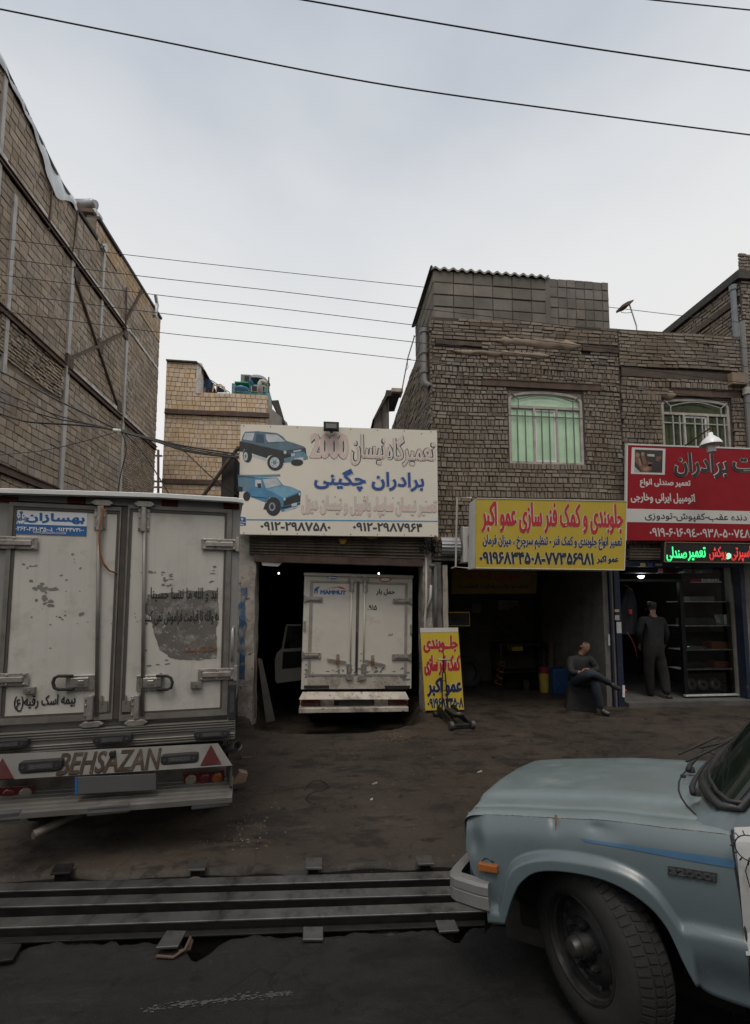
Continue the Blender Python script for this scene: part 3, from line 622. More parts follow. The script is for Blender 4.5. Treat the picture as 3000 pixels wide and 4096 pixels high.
arch_window(w2[0], w2[1], w2[2], w2[3], fr.px(2790, 1625)[1], fr.px(2790, 1657)[1], (X(2742), X(2832)), [X(v) for v in (2691, 2718, 2778, 2807, 2867, 2896)], fr.px(2790, 1695)[1], m_pane2, m_barw, 'dark olive arched window behind the lamp', fr.px(2790, 1668)[1])
# ground floor: piers, lintel, shop shells
m_pier = M('stained_plaster_pier', (.17, .155, .14), .9, var=.3, sc_=2, dirt=(.10, .09, .08), da=.5, ds=2.2, bump=.4, streak=.35)
m_bpost = M('dark_blue_post', (.009, .015, .036), .6, var=.25, dirt=(.10, .09, .085), da=.6, ds=5)
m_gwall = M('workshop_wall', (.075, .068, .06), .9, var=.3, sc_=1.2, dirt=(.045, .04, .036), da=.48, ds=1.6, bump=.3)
xa0, xa1 = X(1790, 2600), X(2420, 2600); xs0, xs1 = X(2488, 2600), X(2975, 2600)
mb = MB(); mb.box(xc - .05, xe, 2.38, 2.5, -.3, -.01); mb.build('shopfront_lintel', m_pier, brn)
mb = MB(); rough_post(mb, X(1728, 2600), X(1768, 2600), -.1, 2.35, -.35, .0, j=.02); mb.build('pier', m_pier, brn)
mb = MB(); rough_post(mb, X(1770, 2400), X(1789, 2400), -.1, 2.3, -.15, .04, j=.006); mb.build('door_post', M('bare_post', (.36, .32, .28), .85, var=.3, sc_=3, dirt=(.15, .11, .09), da=.5), brn)
mb = MB(); rough_post(mb, xa1, X(2446, 2600), -.1, 2.35, -2.2, .0, j=.006); mb.build('pier', m_pier, brn)
mb = MB(); mb.pbox(fr, 2446, 2270, 2453, 2830, -.1, .05).pbox(fr, 2466, 2270, 2488, 2830, -.1, .04); mb.build('blue_post', m_bpost, brn)
mb = MB(); mb.pbox(fr, 2453, 2270, 2466, 2830, -.1, .0); mb.build('rail_slot', m_pier, brn)
mb = MB(); mb.pbox(fr, 2976, 2240, 2992, 2840, -.1, .04); mb.build('blue_post', m_bpost, brn)
mb = MB(); rough_post(mb, X(2992, 2600), xe, -.1, 2.4, -.4, .02, j=.008); mb.build('pier', m_pier, brn)
YB = -2.6
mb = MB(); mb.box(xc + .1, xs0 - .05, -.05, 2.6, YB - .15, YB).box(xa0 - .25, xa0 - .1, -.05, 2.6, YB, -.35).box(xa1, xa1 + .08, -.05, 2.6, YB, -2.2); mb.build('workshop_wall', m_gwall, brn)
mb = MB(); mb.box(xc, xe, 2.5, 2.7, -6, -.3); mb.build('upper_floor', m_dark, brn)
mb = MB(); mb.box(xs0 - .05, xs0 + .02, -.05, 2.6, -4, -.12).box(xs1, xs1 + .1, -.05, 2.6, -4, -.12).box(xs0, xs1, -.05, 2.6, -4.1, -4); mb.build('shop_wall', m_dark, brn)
mb = MB(); mb.box(xs0, xs1, -.05, .075, -4, .12); mb.build('shop_floor', M('dark_stone_step', (.085, .08, .076), .6, var=.3, sc_=4), brn)
mb = MB(); mb.box(xc + .3, xe, zt - .25, zt - .15, -6, -.3); mb.build('roof_slab', m_tar, brn)
# shutter boxes over the two shops
mb = MB(); rows = []
for i in range(41): t = i / 40; y = 2.52 - .2 * t + .1; rows.append([(X(2508, 2225), y - .07 * 0, .06 + .02 * math.sin(t * 2 * math.pi * 4)), (X(2990, 2225), y, .06 + .02 * math.sin(t * 2 * math.pi * 4))])
mb.grid(rows).build('shutter_box', M('beige_shutter', (.33, .28, .23), .55, var=.15), brn, smooth=True)
mb = MB(); mb.pbox(fr, 2500, 2246, 2975, 2268, -.02, .05); mb.build('blue_rail', m_bpost, brn)
mb = MB(); ad_ = [(2562, 2252, 2582, 2266, (.45, .35, .12)), (2590, 2253, 2610, 2265, (.03, .06, .25)), (2622, 2254, 2648, 2263, (.30, .27, .25))]
for i, (a, b, c, d, cc) in enumerate(ad_): q = MB(); q.pbox(fr, a, b, c, d, .05, .056); q.build('sticker', M('sticker_tone_%s' % ('ochre', 'blue', 'grey')[i], cc, .6, var=.15), brn)
mb = MB(); rows = []
for i in range(49): t = i / 48; a = math.pi * (t - .15); r = .16 + .006 * math.sin(t * 2 * math.pi * 9); rows.append([(X(1760, 2190), fr.px(1790, 2188)[1] + r * math.cos(a), -.02 + r * math.sin(a)), (X(1835, 2190), fr.px(1790, 2188)[1] + r * math.cos(a), -.02 + r * math.sin(a))])
mb.grid(rows).build('shutter_roll', m_gal, brn, smooth=True)
mb = MB(); mb.tube([fr.p3(1718, 2262, .05), fr.p3(1738, 2262, .05), fr.p3(1743, 2268, .05), fr.p3(1743, 2400, .05), fr.p3(1742, 2520, .05)], .028, 8); mb.build('gas_pipe', m_pvc, brn, smooth=True)
mb = MB(); mb.tube([fr.p3(1705, 2230, .05), fr.p3(1705, 2420, .05), fr.p3(1700, 2470, .06), fr.p3(1703, 2850, .05)], .018, 8); mb.tube([fr.p3(1724, 2340, .06), fr.p3(1722, 2390, .06), fr.p3(1708, 2440, .06)], .02, 8); mb.build('conduit', m_steel_w, brn, smooth=True)
mb = MB()
random.seed(11)
for k in range(9):
    c0 = fr.p3(1700 + random.uniform(-8, 30), 2160 + random.uniform(0, 20), .12); pts = [c0]
    for i in range(7): pts.append((pts[-1][0] + random.uniform(-.06, .06), pts[-1][1] - random.uniform(-.02, .07), .1 + random.uniform(-.05, .08)))
    mb.tube(pts, .008, 5)
mb.build('cable_tangle', m_wire, brn, smooth=True)
mb = MB(); mb.tube([fr.p3(1735, 2148, .25), fr.p3(1752, 2160, .25), fr.p3(1758, 2166, .3)], .04, 10); mb.build('vent_pipe', m_rust, brn, smooth=35)

# ------------------------------------------------------------------ building beyond, top right
X9 = 9.9; fr9 = Frame((X9, 10, 0)); far = thing('far_brick_building', 'brown brick building with a dark sloping eave rising behind the arched window building', 'building', fr9)
T9 = lambda u, v, o: fr9.loc((X9 - o, u, v))
z9 = atX(2960, 1088, X9).z; yN = atX(2962, 1200, X9).y
mb = MB(); mb.k = 1; mb.add([T9(a, b, o) for o in (0, -6) for a, b in ((yN, 0), (20, 0), (20, z9 - .12), (yN, z9 - .12))], [(0,1,2,3),(4,5,6,7),(0,1,5,4),(1,2,6,5),(2,3,7,6),(3,0,4,7)]); mb.k = 0
masonry(mb, T9, yN, 16, 6.0, z9 - .2, .22, .09, .022, dep=.03, jit=.01, rnd=.3, holes=[(yN, 16, z9 - .75, z9 - .58)])
masonry(mb, lambda u, v, o: fr9.loc((X9 + u, yN - o, v)), 0, 3, 6.0, z9 + .5, .22, .09, .022, dep=.03, jit=.012, rnd=.3)
mb.build('wall', [m_brick, m_bjoint], far)
mb = MB(); mb.add([T9(a, b, o) for o in (0, .06) for a, b in ((yN + .1, z9 - .74), (16, z9 - .74), (16, z9 - .59), (yN + .1, z9 - .59))], [(0,1,2,3),(4,5,6,7),(0,1,5,4),(1,2,6,5),(2,3,7,6),(3,0,4,7)]); mb.build('timber_beam', m_wood, far)
mb = MB(); mb.add([T9(a, b, o) for o in (-.5, .12) for a, b in ((yN - .1, z9 - .2), (20, z9 - .2), (20, z9), (yN - .1, z9))], [(0,1,2,3),(4,5,6,7),(0,1,5,4),(1,2,6,5),(2,3,7,6),(3,0,4,7)]); mb.build('roof_edge', m_tar, far)
mb = MB(); p = atX(2962, 1115, X9 - .15); q0 = fr9.loc((X9 - .12, yN + .06, p.z)); q1 = fr9.loc((X9 - .12, yN + .06, 6)); mb.tube([q0, q1], .06, 10); mb.tube([q0, Vector(q0) - Vector((0, .12, 0))], .08, 10); mb.build('drainpipe', M('blue_grey_pipe', (.16, .18, .20), .5, var=.15), far, smooth=35)
# timber shed behind the flank
fs = Frame(atY(1560, 1720, 13)); shed = thing('roof_shed', 'small weathered timber lean-to on the roof behind the rough brown brick flank', 'shed', fs)
mb = MB(); mb.pprism(fs, [(1497, 1720), (1497, 1672), (1548, 1590), (1548, 1720)], -.8, .0); mb.build('plank_wall', M('grey_planks', (.13, .115, .10), .85, var=.35, sc_=4, bump=.4, bs=12), shed)
mb = MB(); mb.pprism(fs, [(1490, 1680), (1542, 1576), (1545, 1560), (1605, 1562), (1600, 1580), (1550, 1584), (1500, 1672)], -1.0, .15); mb.build('roof', m_tar, shed)
mb = MB(); mb.pbox(fs, 1550, 1585, 1556, 1720, -.05, .05).pbox(fs, 1528, 1600, 1533, 1720, .0, .05); mb.build('post', m_wood, shed)
mb = MB(); mb.pbox(fs, 1567, 1552, 1612, 1566, -.1, .3); mb.build('stacked_board', M('pale_board', (.40, .33, .26), .85, var=.25), shed)
# ------------------------------------------------------------------ vehicle materials
m_white = M('grubby_white_panel', (.53, .505, .46), .5, var=.09, sc_=1.5, dirt=(.34, .31, .27), da=.53, ds=2.2, spots=(.20, .18, .16), sp=.70, streak=.12)
m_frame = M('dirty_aluminium', (.20, .183, .165), .5, .25, var=.25, sc_=5, dirt=(.12, .10, .085), da=.52, ds=4)
m_post = M('grey_corner_post', (.235, .23, .22), .5, var=.12, sc_=2, dirt=(.20, .185, .165), da=.55, ds=3)
m_hinge = M('worn_steel_fitting', (.42, .39, .36), .42, .6, var=.25, sc_=12, dirt=(.14, .11, .09), da=.55, ds=14)
m_alu = M('ribbed_aluminium', (.25, .238, .218), .42, .5, var=.15, sc_=3, dirt=(.20, .175, .15), da=.55, ds=4)
m_sheetw = M('dirty_white_sheet', (.078, .073, .065), .5, var=.15, sc_=2, dirt=(.09, .078, .067), da=.5, ds=2.6, spots=(.10, .08, .07), sp=.68)
m_rub = M('black_rubber', (.02, .02, .021), .75, var=.2, sc_=10)
m_tyre = M('tyre_rubber', (.017, .016, .0155), .85, var=.25, sc_=6, bump=.2)
m_under = M('dark_underbody', (.03, .026, .023), .9, var=.3)
m_red = M('red_lens', (.12, .016, .016), .25, var=.1, dirt=(.10, .03, .025), da=.55, ds=5)
m_amber = M('amber_lens', (.27, .085, .02), .25, var=.1, dirt=(.2, .08, .03), da=.6, ds=8)
m_clear = M('clear_lens', (.24, .21, .165), .2, var=.1)
m_redr = M('red_reflector', (.05, .008, .009), .7, spec=.15, var=.12, dirt=(.06, .022, .02), da=.55, ds=8)
m_ink = M('black_lettering', (.018, .018, .02), .6, var=.1)
m_blueink = M('blue_print', (.02, .115, .33), .5, var=.08)
m_whiteink = M('white_print', (.72, .72, .72), .5, var=.05)
m_grime = M('scraped_grey_patch', (.125, .113, .10), .75, var=.25, sc_=3, dirt=(.36, .34, .31), da=.53, ds=7, spots=(.40, .38, .35), sp=.59, streak=.3)
m_scuff = M('dark_scuff', (.19, .18, .168), .8, var=.3)
m_redink = M('red_lettering', (.50, .035, .04), .5, var=.08)
m_padlock = M('brass_padlock', (.36, .20, .09), .4, .7, var=.2)

def plate(mb, a, b, c, d, z0, z1): mb.box(a, b, c, d, z0, z1)
def strap_hinge(parent, fr, x0, y0, x1, y1, z, flip=False):
    a, b, c, d = fr.bx(x0, y0, x1, y1, z); h = (d - c); q = MB(); q.box(a, b, c, d, z, z + .008)
    q.box(a + .12 * (b - a), b - .12 * (b - a), c + .3 * h, d - .3 * h, z + .008, z + .024)
    for t in (.1, .5, .9):
        for yy in (.14, .86): q.cyl((a + (b - a) * t, c + h * yy, z + .006), (a + (b - a) * t, c + h * yy, z + .017), .009, 8)
    e = a if flip else b; q.cyl((e, c - .01, z + .004), (e, d + .02, z + .004), .016, 8)
    return q.build('hinge', m_hinge, parent, bevel=.003)
def keeper(parent, fr, x0, y0, x1, y1, z, lx0, lx1, ly):
    a, b, c, d = fr.bx(x0, y0, x1, y1, z); q = MB(); m = (a + b) / 2
    q.box(a, b, c, d, z, z + .01).cyl((m, c - .01, z + .02), (m, d + .01, z + .02), (b - a) * .24, 10)
    for xx in (.14, .86):
        for yy in (.12, .6, .88): q.cyl((a + (b - a) * xx, c + (d - c) * yy, z + .008), (a + (b - a) * xx, c + (d - c) * yy, z + .018), .007, 8)
    u0, u1, v0, v1 = fr.bx(lx0, ly - 11, lx1, ly + 11, z + .02); q.prism([(u0, (v0+v1)/2), (u0 + .03, v0), (u1 - .03, v0), (u1, (v0+v1)/2), (u1 - .03, v1), (u0 + .03, v1)], z, z + .035)
    return q.build('rod_bracket', m_hinge, parent, bevel=.003, smooth=False)
def wheel_simple(parent, c, r, wdt, name='wheel'):
    q = MB(); x0 = c[2]
    q.lathe([(r*.55, -wdt/2), (r*.93, -wdt/2), (r, -wdt*.36), (r, wdt*.36), (r*.93, wdt/2), (r*.55, wdt/2)], c, (1, 0, 0), 28)
    return q.build(name, m_tyre, parent, smooth=35)

# ------------------------------------------------------------------ truck parked on the left
yawA = R(8.2)
cornerA = atD(951, 2415, 3.8)
u_ = Vector((math.cos(yawA), math.sin(yawA), 0)); cA = cornerA - u_ * .917
FA = Frame((cA.x, cA.y, -.14), yaw=yawA)
tA = thing('box_truck', 'battered white box truck seen from behind with a grey scraped patch on its closed doors', 'truck', FA)
p = FA.px
xL, xR = -.92, p(952, 2415)[0]; zTop = p(480, 1990)[1]; zBot = p(480, 2978)[1]; LEN = 1.95; xFar = p(948, 2300, -1.95)[0]; xFar2 = p(950, 2015, -1.95)[0]
mb = MB()                                         # box shell narrowing slightly forwards
mb.hexa([(xL + .06, zBot + .02, -LEN), (xFar - .03, zBot + .02, -LEN), (xFar - .03, zTop, -LEN), (xL + .06, zTop, -LEN)], [(xL, zBot + .02, -.03), (xR, zBot + .02, -.03), (xR, zTop, -.03), (xL, zTop, -.03)])
mb.build('box_body', m_post, tA)
mb = MB(); u = .06
zc = [(-1.05, p(0, 1968)[1] - .0), (-.9, p(40, 1972)[1]), (0, p(480, 1976)[1]), (xR + .03, p(960, 1999)[1])]
rows = []
for x, z in ((xL - .05, p(20, 1977, .06)[1]), (xL + .1, p(75, 1966, .06)[1]), (-.3, p(330, 1972, .06)[1]), (.3, p(640, 1981, .06)[1]), (xR - .03, p(930, 1998, .06)[1]), (xR + .03, p(962, 2004, .06)[1])):
    rows.append([(x, z - .028, .05), (x, z - .022, .085), (x, z + .008, .085), (x, z + .018, .06), (x if x < .5 else x + (xFar - .03 - xR) * (x - .5) / (xR - .5), z + .02, -LEN)])
mb.grid(rows).build('roof_cap', M('white_roof_cap', (.66, .66, .65), .45, var=.06, dirt=(.42, .4, .37), da=.62), tA)
# corner posts and header
def pb(name, x0, y0, x1, y1, z0, z1, mat, par=tA, fr=FA, bevel=.003):
    q = MB(); q.pbox(fr, x0, y0, x1, y1, z0, z1); return q.build(name, mat, par, bevel=bevel)
q = MB(); a = p(921, 2450)[0]; q.box(a, xR, zBot + .05, zTop, -.03, .012); q.box(xL, p(20, 2450)[0], zBot + .05, zTop, -.03, .012); q.box(p(20, 2450)[0], a, p(470, 2022)[1], zTop, -.03, .008)
q.build('rear_frame', m_post, tA)
for a, b, c, d in ((-10, 1985, 68, 2006), (269, 1984, 338, 2014), (647, 1994, 710, 2026), (894, 2004, 957, 2034)): pb('marker_lamp', a, b, c, d, .008, .03, m_redr)
# doors as slabs with frames
def door(x0, x1, y0, y1, fa, fb):
    q = MB(); u0, u1 = p(x0, 2450)[0], p(x1, 2450)[0]; v1, v0 = p((x0+x1)/2, y0)[1], p((x0+x1)/2, y1)[1]
    q.box(u0, u1, v0, v1, -.02, .012); d = q.build('door', m_white, tA)
    q = MB(); 
    for (a, b, c, e) in ((u0, u0 + fa, v0, v1), (u1 - fb, u1, v0, v1), (u0 + fa, u1 - fb, v1 - .03, v1), (u0 + fa, u1 - fb, v0, v0 + .045)): q.box(a, b, c, e, .012, .026)
    q.build('door_frame', m_frame, d)
    q = MB(); q.box(u0 + fa + .006, u1 - fb - .006, v1 - .052, v1 - .036, .012, .019).box(u0 + fa + .006, u1 - fb - .006, v0 + .05, v0 + .062, .012, .019).box(u0 + fa + .004, u0 + fa + .02, v0 + .06, v1 - .05, .012, .019).box(u1 - fb - .02, u1 - fb - .004, v0 + .06, v1 - .05, .012, .019)
    q.build('rivet_strip', m_sheetw, d)
    return d
dL = door(16, 472, 2020, 2885, .030, .012); dR = door(498, 920, 2030, 2868, .012, .040)
pb('door_seal', 470, 2026, 500, 2876, -.02, .022, M('door_seal_rubber', (.06, .05, .043), .8, var=.3, sc_=5))
# rods
for dd, x, y0, y1 in ((dL, 392, 2050, 2860), (dR, 575, 2060, 2860)):
    q = MB(); q.tube([FA.p3(x + 4, y0, .032), FA.p3(x - 6, y1, .032)], .014, 10); q.build('lock_rod', m_frame, dd, smooth=True)
keeper(dL, FA, 378, 2032, 427, 2118, .014, 366, 455, 2012); keeper(dR, FA, 553, 2036, 600, 2123, .014, 537, 621, 2017)
keeper(dL, FA, 337, 2785, 392, 2870, .014, 318, 413, 2897); keeper(dR, FA, 524, 2784, 574, 2868, .014, 497, 589, 2890)
for dd, x0, x1, y in ((dL, 392, 428, 2828), (dR, 487, 522, 2826)): q = MB(); q.pbox(FA, x0, y - 22, x1, y + 22, .012, .03); q.pbox(FA, x0 + 12, y - 44, x0 + 18, y - 12, .02, .035); q.build('rod_catch', m_frame, dd)
strap_hinge(dL, FA, -40, 2146, 152, 2196, .026, True); strap_hinge(dL, FA, -60, 2693, 115, 2744, .026, True)
strap_hinge(dR, FA, 805, 2156, 950, 2200, .026); strap_hinge(dR, FA, 792, 2673, 942, 2720, .026)
# handles: chrome plate with a recess and a rubber loop
for dd, x0, x1, lx, s in ((dL, 262, 380, 212, 1), (dR, 545, 655, 690, -1)):
    q = MB(); q.pbox(FA, x0, 2700, x1, 2762, .013, .03); q.pbox(FA, x0 + 18, 2712, x1 - 30 if s > 0 else x1 - 12, 2750, .03, .045); q.pbox(FA, (x0+x1)/2 - 12, 2722, (x0+x1)/2 + 12, 2740, .045, .055); h = q.build('handle', M('chromed_handle', (.55, .53, .5), .3, .8, var=.2, sc_=10, dirt=(.25, .21, .18), da=.55, ds=12), dd, bevel=.004)
    e = x0 if s > 0 else x1
    q = MB(); q.tube([FA.p3(e + s*30, 2704, .045), FA.p3(lx + s*22, 2704, .05), FA.p3(lx + s*6, 2712, .05), FA.p3(lx, 2730, .05), FA.p3(lx + s*6, 2752, .05), FA.p3(lx + s*22, 2758, .05), FA.p3(e + s*30, 2757, .045)], .012, 8); q.build('handle_grip', m_rub, h, smooth=True)
for dd, x, y in ((dL, 115, 2763), (dR, 784, 2740)): q = MB(); q.pbox(FA, x - 22, y - 13, x + 22, y + 13, .013, .045); q.pbox(FA, x - 5, y - 5, x + 5, y + 5, .045, .05); q.build('door_stop', m_frame, dd, bevel=.004)
# maker's sticker
q = MB(); q.pbox(FA, 58, 2046, 347, 2140, .013, .015); st = q.build('sticker', m_whiteink, dL)
q = MB(); q.pbox(FA, 59, 2100, 346, 2139, .015, .0165); q.build('blue_band', m_blueink, st)
text(st, FA, 'بهسازان', (106, 2055, 343, 2096), m_blueink, w=.0045, z=.0165)
text(st, FA, '۰۹۱۲۳۴۷۴۱۰۰', (228, 2113, 340, 2128), m_whiteink, w=.0012, z=.018, rtl=False); text(st, FA, '۰۲۶۲-۳۶۱۰۳۵۰-۱', (66, 2109, 214, 2126), m_whiteink, w=.0012, z=.018, rtl=False)
text(st, FA, 'WWW.BEHSAZAN.CO.COM', (137, 2128, 268, 2137), m_whiteink, w=.0004, z=.018, rtl=False)
q = MB()
cx, cz = p(84, 2074, .016)
for k in range(12): a = k * math.pi / 6; q.prism([(cx + .036 * math.cos(a + d) * rr, cz - .006 + .036 * math.sin(a + d) * rr) for d, rr in ((-.12, .8), (.12, .8), (.12, 1.05), (-.12, 1.05))], .015, .0168)
q.prism([(cx - .004, cz), (cx + .004, cz), (cx + .004, cz + .045), (cx - .004, cz + .045)], .015, .0168); q.prism([(cx + .012 * math.cos(k), cz + .046 + .012 * math.sin(k)) for k in range(6)], .015, .0167); q.build('logo', m_blueink, st)
text(st, FA, 'BEH', (68, 2072, 103, 2084), m_blueink, w=.001, z=.017, rtl=False)
# scraped patch and writing on the right door
random.seed(3)
def ragged(pts, n=7, j=3.5):
    out = []
    for i, a in enumerate(pts):
        b = pts[(i + 1) % len(pts)]
        for k in range(n): t = k / n; out.append((a[0] + (b[0]-a[0])*t + random.uniform(-j, j), a[1] + (b[1]-a[1])*t + random.uniform(-j, j)))
    return out
q = MB(); pts = ragged([(590, 2378), (690, 2370), (780, 2362), (868, 2363), (874, 2440), (866, 2520), (866, 2636), (760, 2640), (690, 2636), (640, 2600), (612, 2520), (605, 2470), (572, 2450), (585, 2410)])
q.add([(*p(x, y, .013), .0135) for x, y in pts], [tuple(range(len(pts)))]); q.build('scraped_patch', m_grime, dR)
text(dR, FA, 'اَبَدٌ وَ اللهِ ما نَنسا حُسینا'.replace('َ','').replace('ٌ','').replace('ِ','').replace('ُ',''), (604, 2350, 872, 2408), m_ink, w=.0009, z=.016)
text(dR, FA, 'به والله تا قیامت فراموش نمی کنیم', (573, 2440, 876, 2508), m_ink, w=.0009, z=.016)
text(dL, FA, 'بیمه اسک رقیه(ع)', (60, 2778, 305, 2840), m_ink, w=.002, z=.016)
text(dR, FA, 'حمید', (735, 2578, 870, 2618), M('faded_red_scrawl', (.26, .11, .065), .8, var=.3), w=.0002, z=.016)
q = MB()
def scuffs(q, fr, cx, cy, sx, sy, n, z, s=9):
    for i in range(n):
        x, y = random.gauss(cx, sx), random.gauss(cy, sy); x = min(1632, max(1224, x)) if fr is not FA else x; w_ = random.uniform(.4, 1.4) * s; h_ = random.uniform(.25, .7) * s; a = random.uniform(-.5, .9)
        pts = [(x + math.cos(a + t) * w_ * random.uniform(.6, 1.2), y + math.sin(t + a * .4) * h_ * random.uniform(.6, 1.2)) for t in [k * math.pi / 4 for k in range(8)]]
        q.add([(*fr.px(u, v, z), z) for u, v in pts], [tuple(range(8))])
        z += .00002
scuffs(q, FA, 185, 2370, 28, 36, 20, .0135, 13); scuffs(q, FA, 120, 2262, 20, 5, 5, .0135, 10); scuffs(q, FA, 285, 2310, 40, 60, 9, .0136, 6); scuffs(q, FA, 225, 2490, 45, 40, 10, .0136, 6); scuffs(q, FA, 325, 2458, 4, 5, 4, .0136, 10); q.build('scuff_marks', m_scuff, dL)
q = MB(); scuffs(q, FA, 610, 2310, 35, 35, 14, .0136, 8); scuffs(q, FA, 850, 2290, 6, 20, 4, .0136, 8); scuffs(q, FA, 685, 2330, 30, 18, 9, .0137, 8); scuffs(q, FA, 540, 2480, 20, 14, 6, .0137, 5); scuffs(q, FA, 620, 2660, 50, 20, 7, .0137, 8); q.build('scuff_marks', m_scuff, dR)
# ribbed sill with buffers
zs0, zs1 = p(480, 2982)[1], p(480, 2903)[1]
q = MB(); prof = []
for i in range(31): t = i / 30; prof.append((zs0 + (zs1 - zs0) * t, .05 + (.012 if int(t * 15) % 2 else 0) * (1 if t < .35 or t > .6 else 0)))
q.grid([[(x, y, z) for y, z in prof] for x in (xL, xR)]); q.box(xL, xR, zs0, zs1, -.05, .048); q.build('sill', m_alu, tA)
for i in range(9): pass
def buffer_(x0, y0, x1, y1, z, par=tA, tilt=0):
    a, b, c, d = FA.bx(x0, y0, x1, y1, z + .05); h = d - c; q = MB()
    q.prism([(a + .02, c), (b - .02, c), (b, c + h*.3), (b, d - h*.1), (b - .02, d), (a + .02, d), (a, d - h*.1), (a, c + h*.3)], z, z + .05)
    o = q.build('rubber_buffer', m_rub, par, bevel=.006)
    q = MB(); q.box(a + .055, b - .055, c + h*.25, d - h*.25, z + .05, z + .053)
    for xx in (a + .03, b - .03): q.cyl((xx, (c+d)/2, z + .05), (xx, (c+d)/2, z + .0535), .01, 8)
    q.build('moulded_face', M('worn_rubber', (.05, .05, .051), .7, var=.4, sc_=30), o); text(o, FA, 'BEHSAZAN', (x0 + (x1-x0)*.27, y0 + (y1-y0)*.34, x1 - (x1-x0)*.27, y1 - (y1-y0)*.34), M('grey_moulding', (.10, .10, .10), .7, var=0), w=.0008, z=z + .054, rtl=False, d=z + .054)
    return o
buffer_(-45, 2962, 108, 2996, .062); buffer_(370, 2941, 524, 2977, .062); buffer_(775, 2922, 916, 2954, .062)
a, b, c, d = FA.bx(913, 2738, 943, 2880, .05); q = MB(); q.box(a, b, c, d, .012, .05); o = q.build('rubber_buffer', m_rub, tA, bevel=.006); q = MB(); q.box(a + .012, b - .012, c + .06, d - .06, .05, .053); q.build('moulded_face', MATS['worn_rubber'], o)
q = MB(); q.tube([FA.p3(933, 2508, .02), FA.p3(930, 2520, .05), FA.p3(928, 2625, .05), FA.p3(928, 2640, .02)], .012, 8); q.build('grab_handle', m_hinge, tA, smooth=True)
# lower bumper: sloping sheet, light panel, step
zD = .17
q = MB(); tp = .12; bt = .2
pt = lambda x, y, z: FA.p3(x, y, z)
q.hexa([pt(-60, 3022, .10), pt(870, 2975, .10), pt(928, 3062, .2), pt(-60, 3122, .2)], [pt(-60, 3020, .115), pt(872, 2973, .115), pt(930, 3062, .215), pt(-60, 3124, .215)]); bs = q.build('bumper_sheet', m_sheetw, tA)
_a, _b, _c = [FA.M @ Vector(pt(*v)) for v in ((0, 3020, .117), (872, 2973, .117), (872, 3055, .213))]
FB = Frame((0, 0, 0)); FB.O = _a; FB.U = (_b - _a).normalized(); FB.N = FB.U.cross(_b - _c).normalized(); FB.V = FB.N.cross(FB.U)
FB.M = Matrix((FB.U, FB.V, FB.N)).transposed().to_4x4(); FB.M.translation = FB.O; FB.I = FB.M.inverted()
stencil = M('brown_stencil', (.052, .038, .030), .9, spec=.05, var=.2, sc_=9, dirt=(.085, .077, .068), da=.52, ds=9)
q = MB(); letter(q, FB, 'BEHSAZAN', (240, 3002, 638, 3088), w=.004, z=.002, rtl=False)
q.v = [tuple(FA.I @ (FB.M @ Vector(v))) for v in q.v]; q.build('lettering', stencil, bs)
for cx, y0, y1, w_ in ((844, 2979, 3060, 42), (10, 3032, 3118, 46)):
    q = MB(); A = [(cx - w_, y1), (cx + w_, y1 - 4), (cx, y0)]
    zz = lambda y: .10 + .1 * (y - (2978 if cx > 400 else 3022)) / 90 + .012
    q.hexa([(*pt(x, y, zz(y))[:2], zz(y)) for x, y in A + [A[2]]], [(*pt(x, y, zz(y) + .012)[:2], zz(y) + .012) for x, y in A + [A[2]]]); q.build('reflector', m_redr, bs)
buffer_(72, 3044, 246, 3088, .155, bs); buffer_(642, 3018, 792, 3056, .15, bs)
q = MB(); q.pbox(FA, 436, 3010, 456, 3026, .14, .175); q.build('hole', m_rub, bs)
q = MB(); q.hexa([pt(-60, 3115, .02), pt(926, 3060, .02), pt(926, 3150, .02), pt(-60, 3235, .02)], [pt(-60, 3115, .035), pt(926, 3060, .035), pt(926, 3150, .035), pt(-60, 3235, .035)]); lp = q.build('light_panel', M('light_panel_sheet', (.18, .167, .15), .6, var=.2, dirt=(.05, .042, .036), da=.5, ds=4), tA)
q = MB(); q.hexa([pt(905, 3058, .04), pt(928, 3060, .04), pt(928, 3148, .04), pt(905, 3150, .04)], [pt(922, 3062, .2), pt(929, 3064, .2), pt(929, 3145, .2), pt(922, 3147, .2)]); q.build('end_plate', m_sheetw, tA)
def tail(x0, x1, y0, y1, sk, mir):
    q = MB(); P = [(x0, y0), (x1, y0 - sk), (x1, y1 - sk), (x0, y1)]
    q.hexa([pt(*P[3], .04), pt(*P[2], .04), pt(*P[1], .04), pt(*P[0], .04)], [pt(*P[3], .085), pt(*P[2], .085), pt(*P[1], .085), pt(*P[0], .085)]); o = q.build('tail_light', m_red, tA, bevel=.006)
    ts_ = (.18, .52, .84) if not mir else (.82, .48, .16)
    for t, mm, nm in ((ts_[0], m_clear, 'reverse_lens'), (ts_[1], m_red, 'brake_lens'), (ts_[2], m_amber, 'indicator_lens')):
        x = x0 + (x1 - x0) * t; y = (y0 + y1) / 2 - sk * t; c_ = pt(x, y, .086); q = MB(); q.lathe([(.042, 0), (.038, .008), (.02, .012), (0, .013)], c_, (0, 0, 1), 16); q.build(nm, mm, o, smooth=True)
tail(734, 896, 3092, 3152, 12, False); tail(-60, 137, 3152, 3216, 12, True)
q = MB(); q.hexa([pt(300, 3178, .21), pt(624, 3160, .21), pt(624, 3094, .21), pt(300, 3108, .21)], [pt(300, 3178, .22), pt(624, 3160, .22), pt(624, 3094, .22), pt(300, 3108, .22)]); pl = q.build('number_plate', M('dull_plate', (.085, .085, .085), .6, var=.15, sc_=2), tA, bevel=.004)
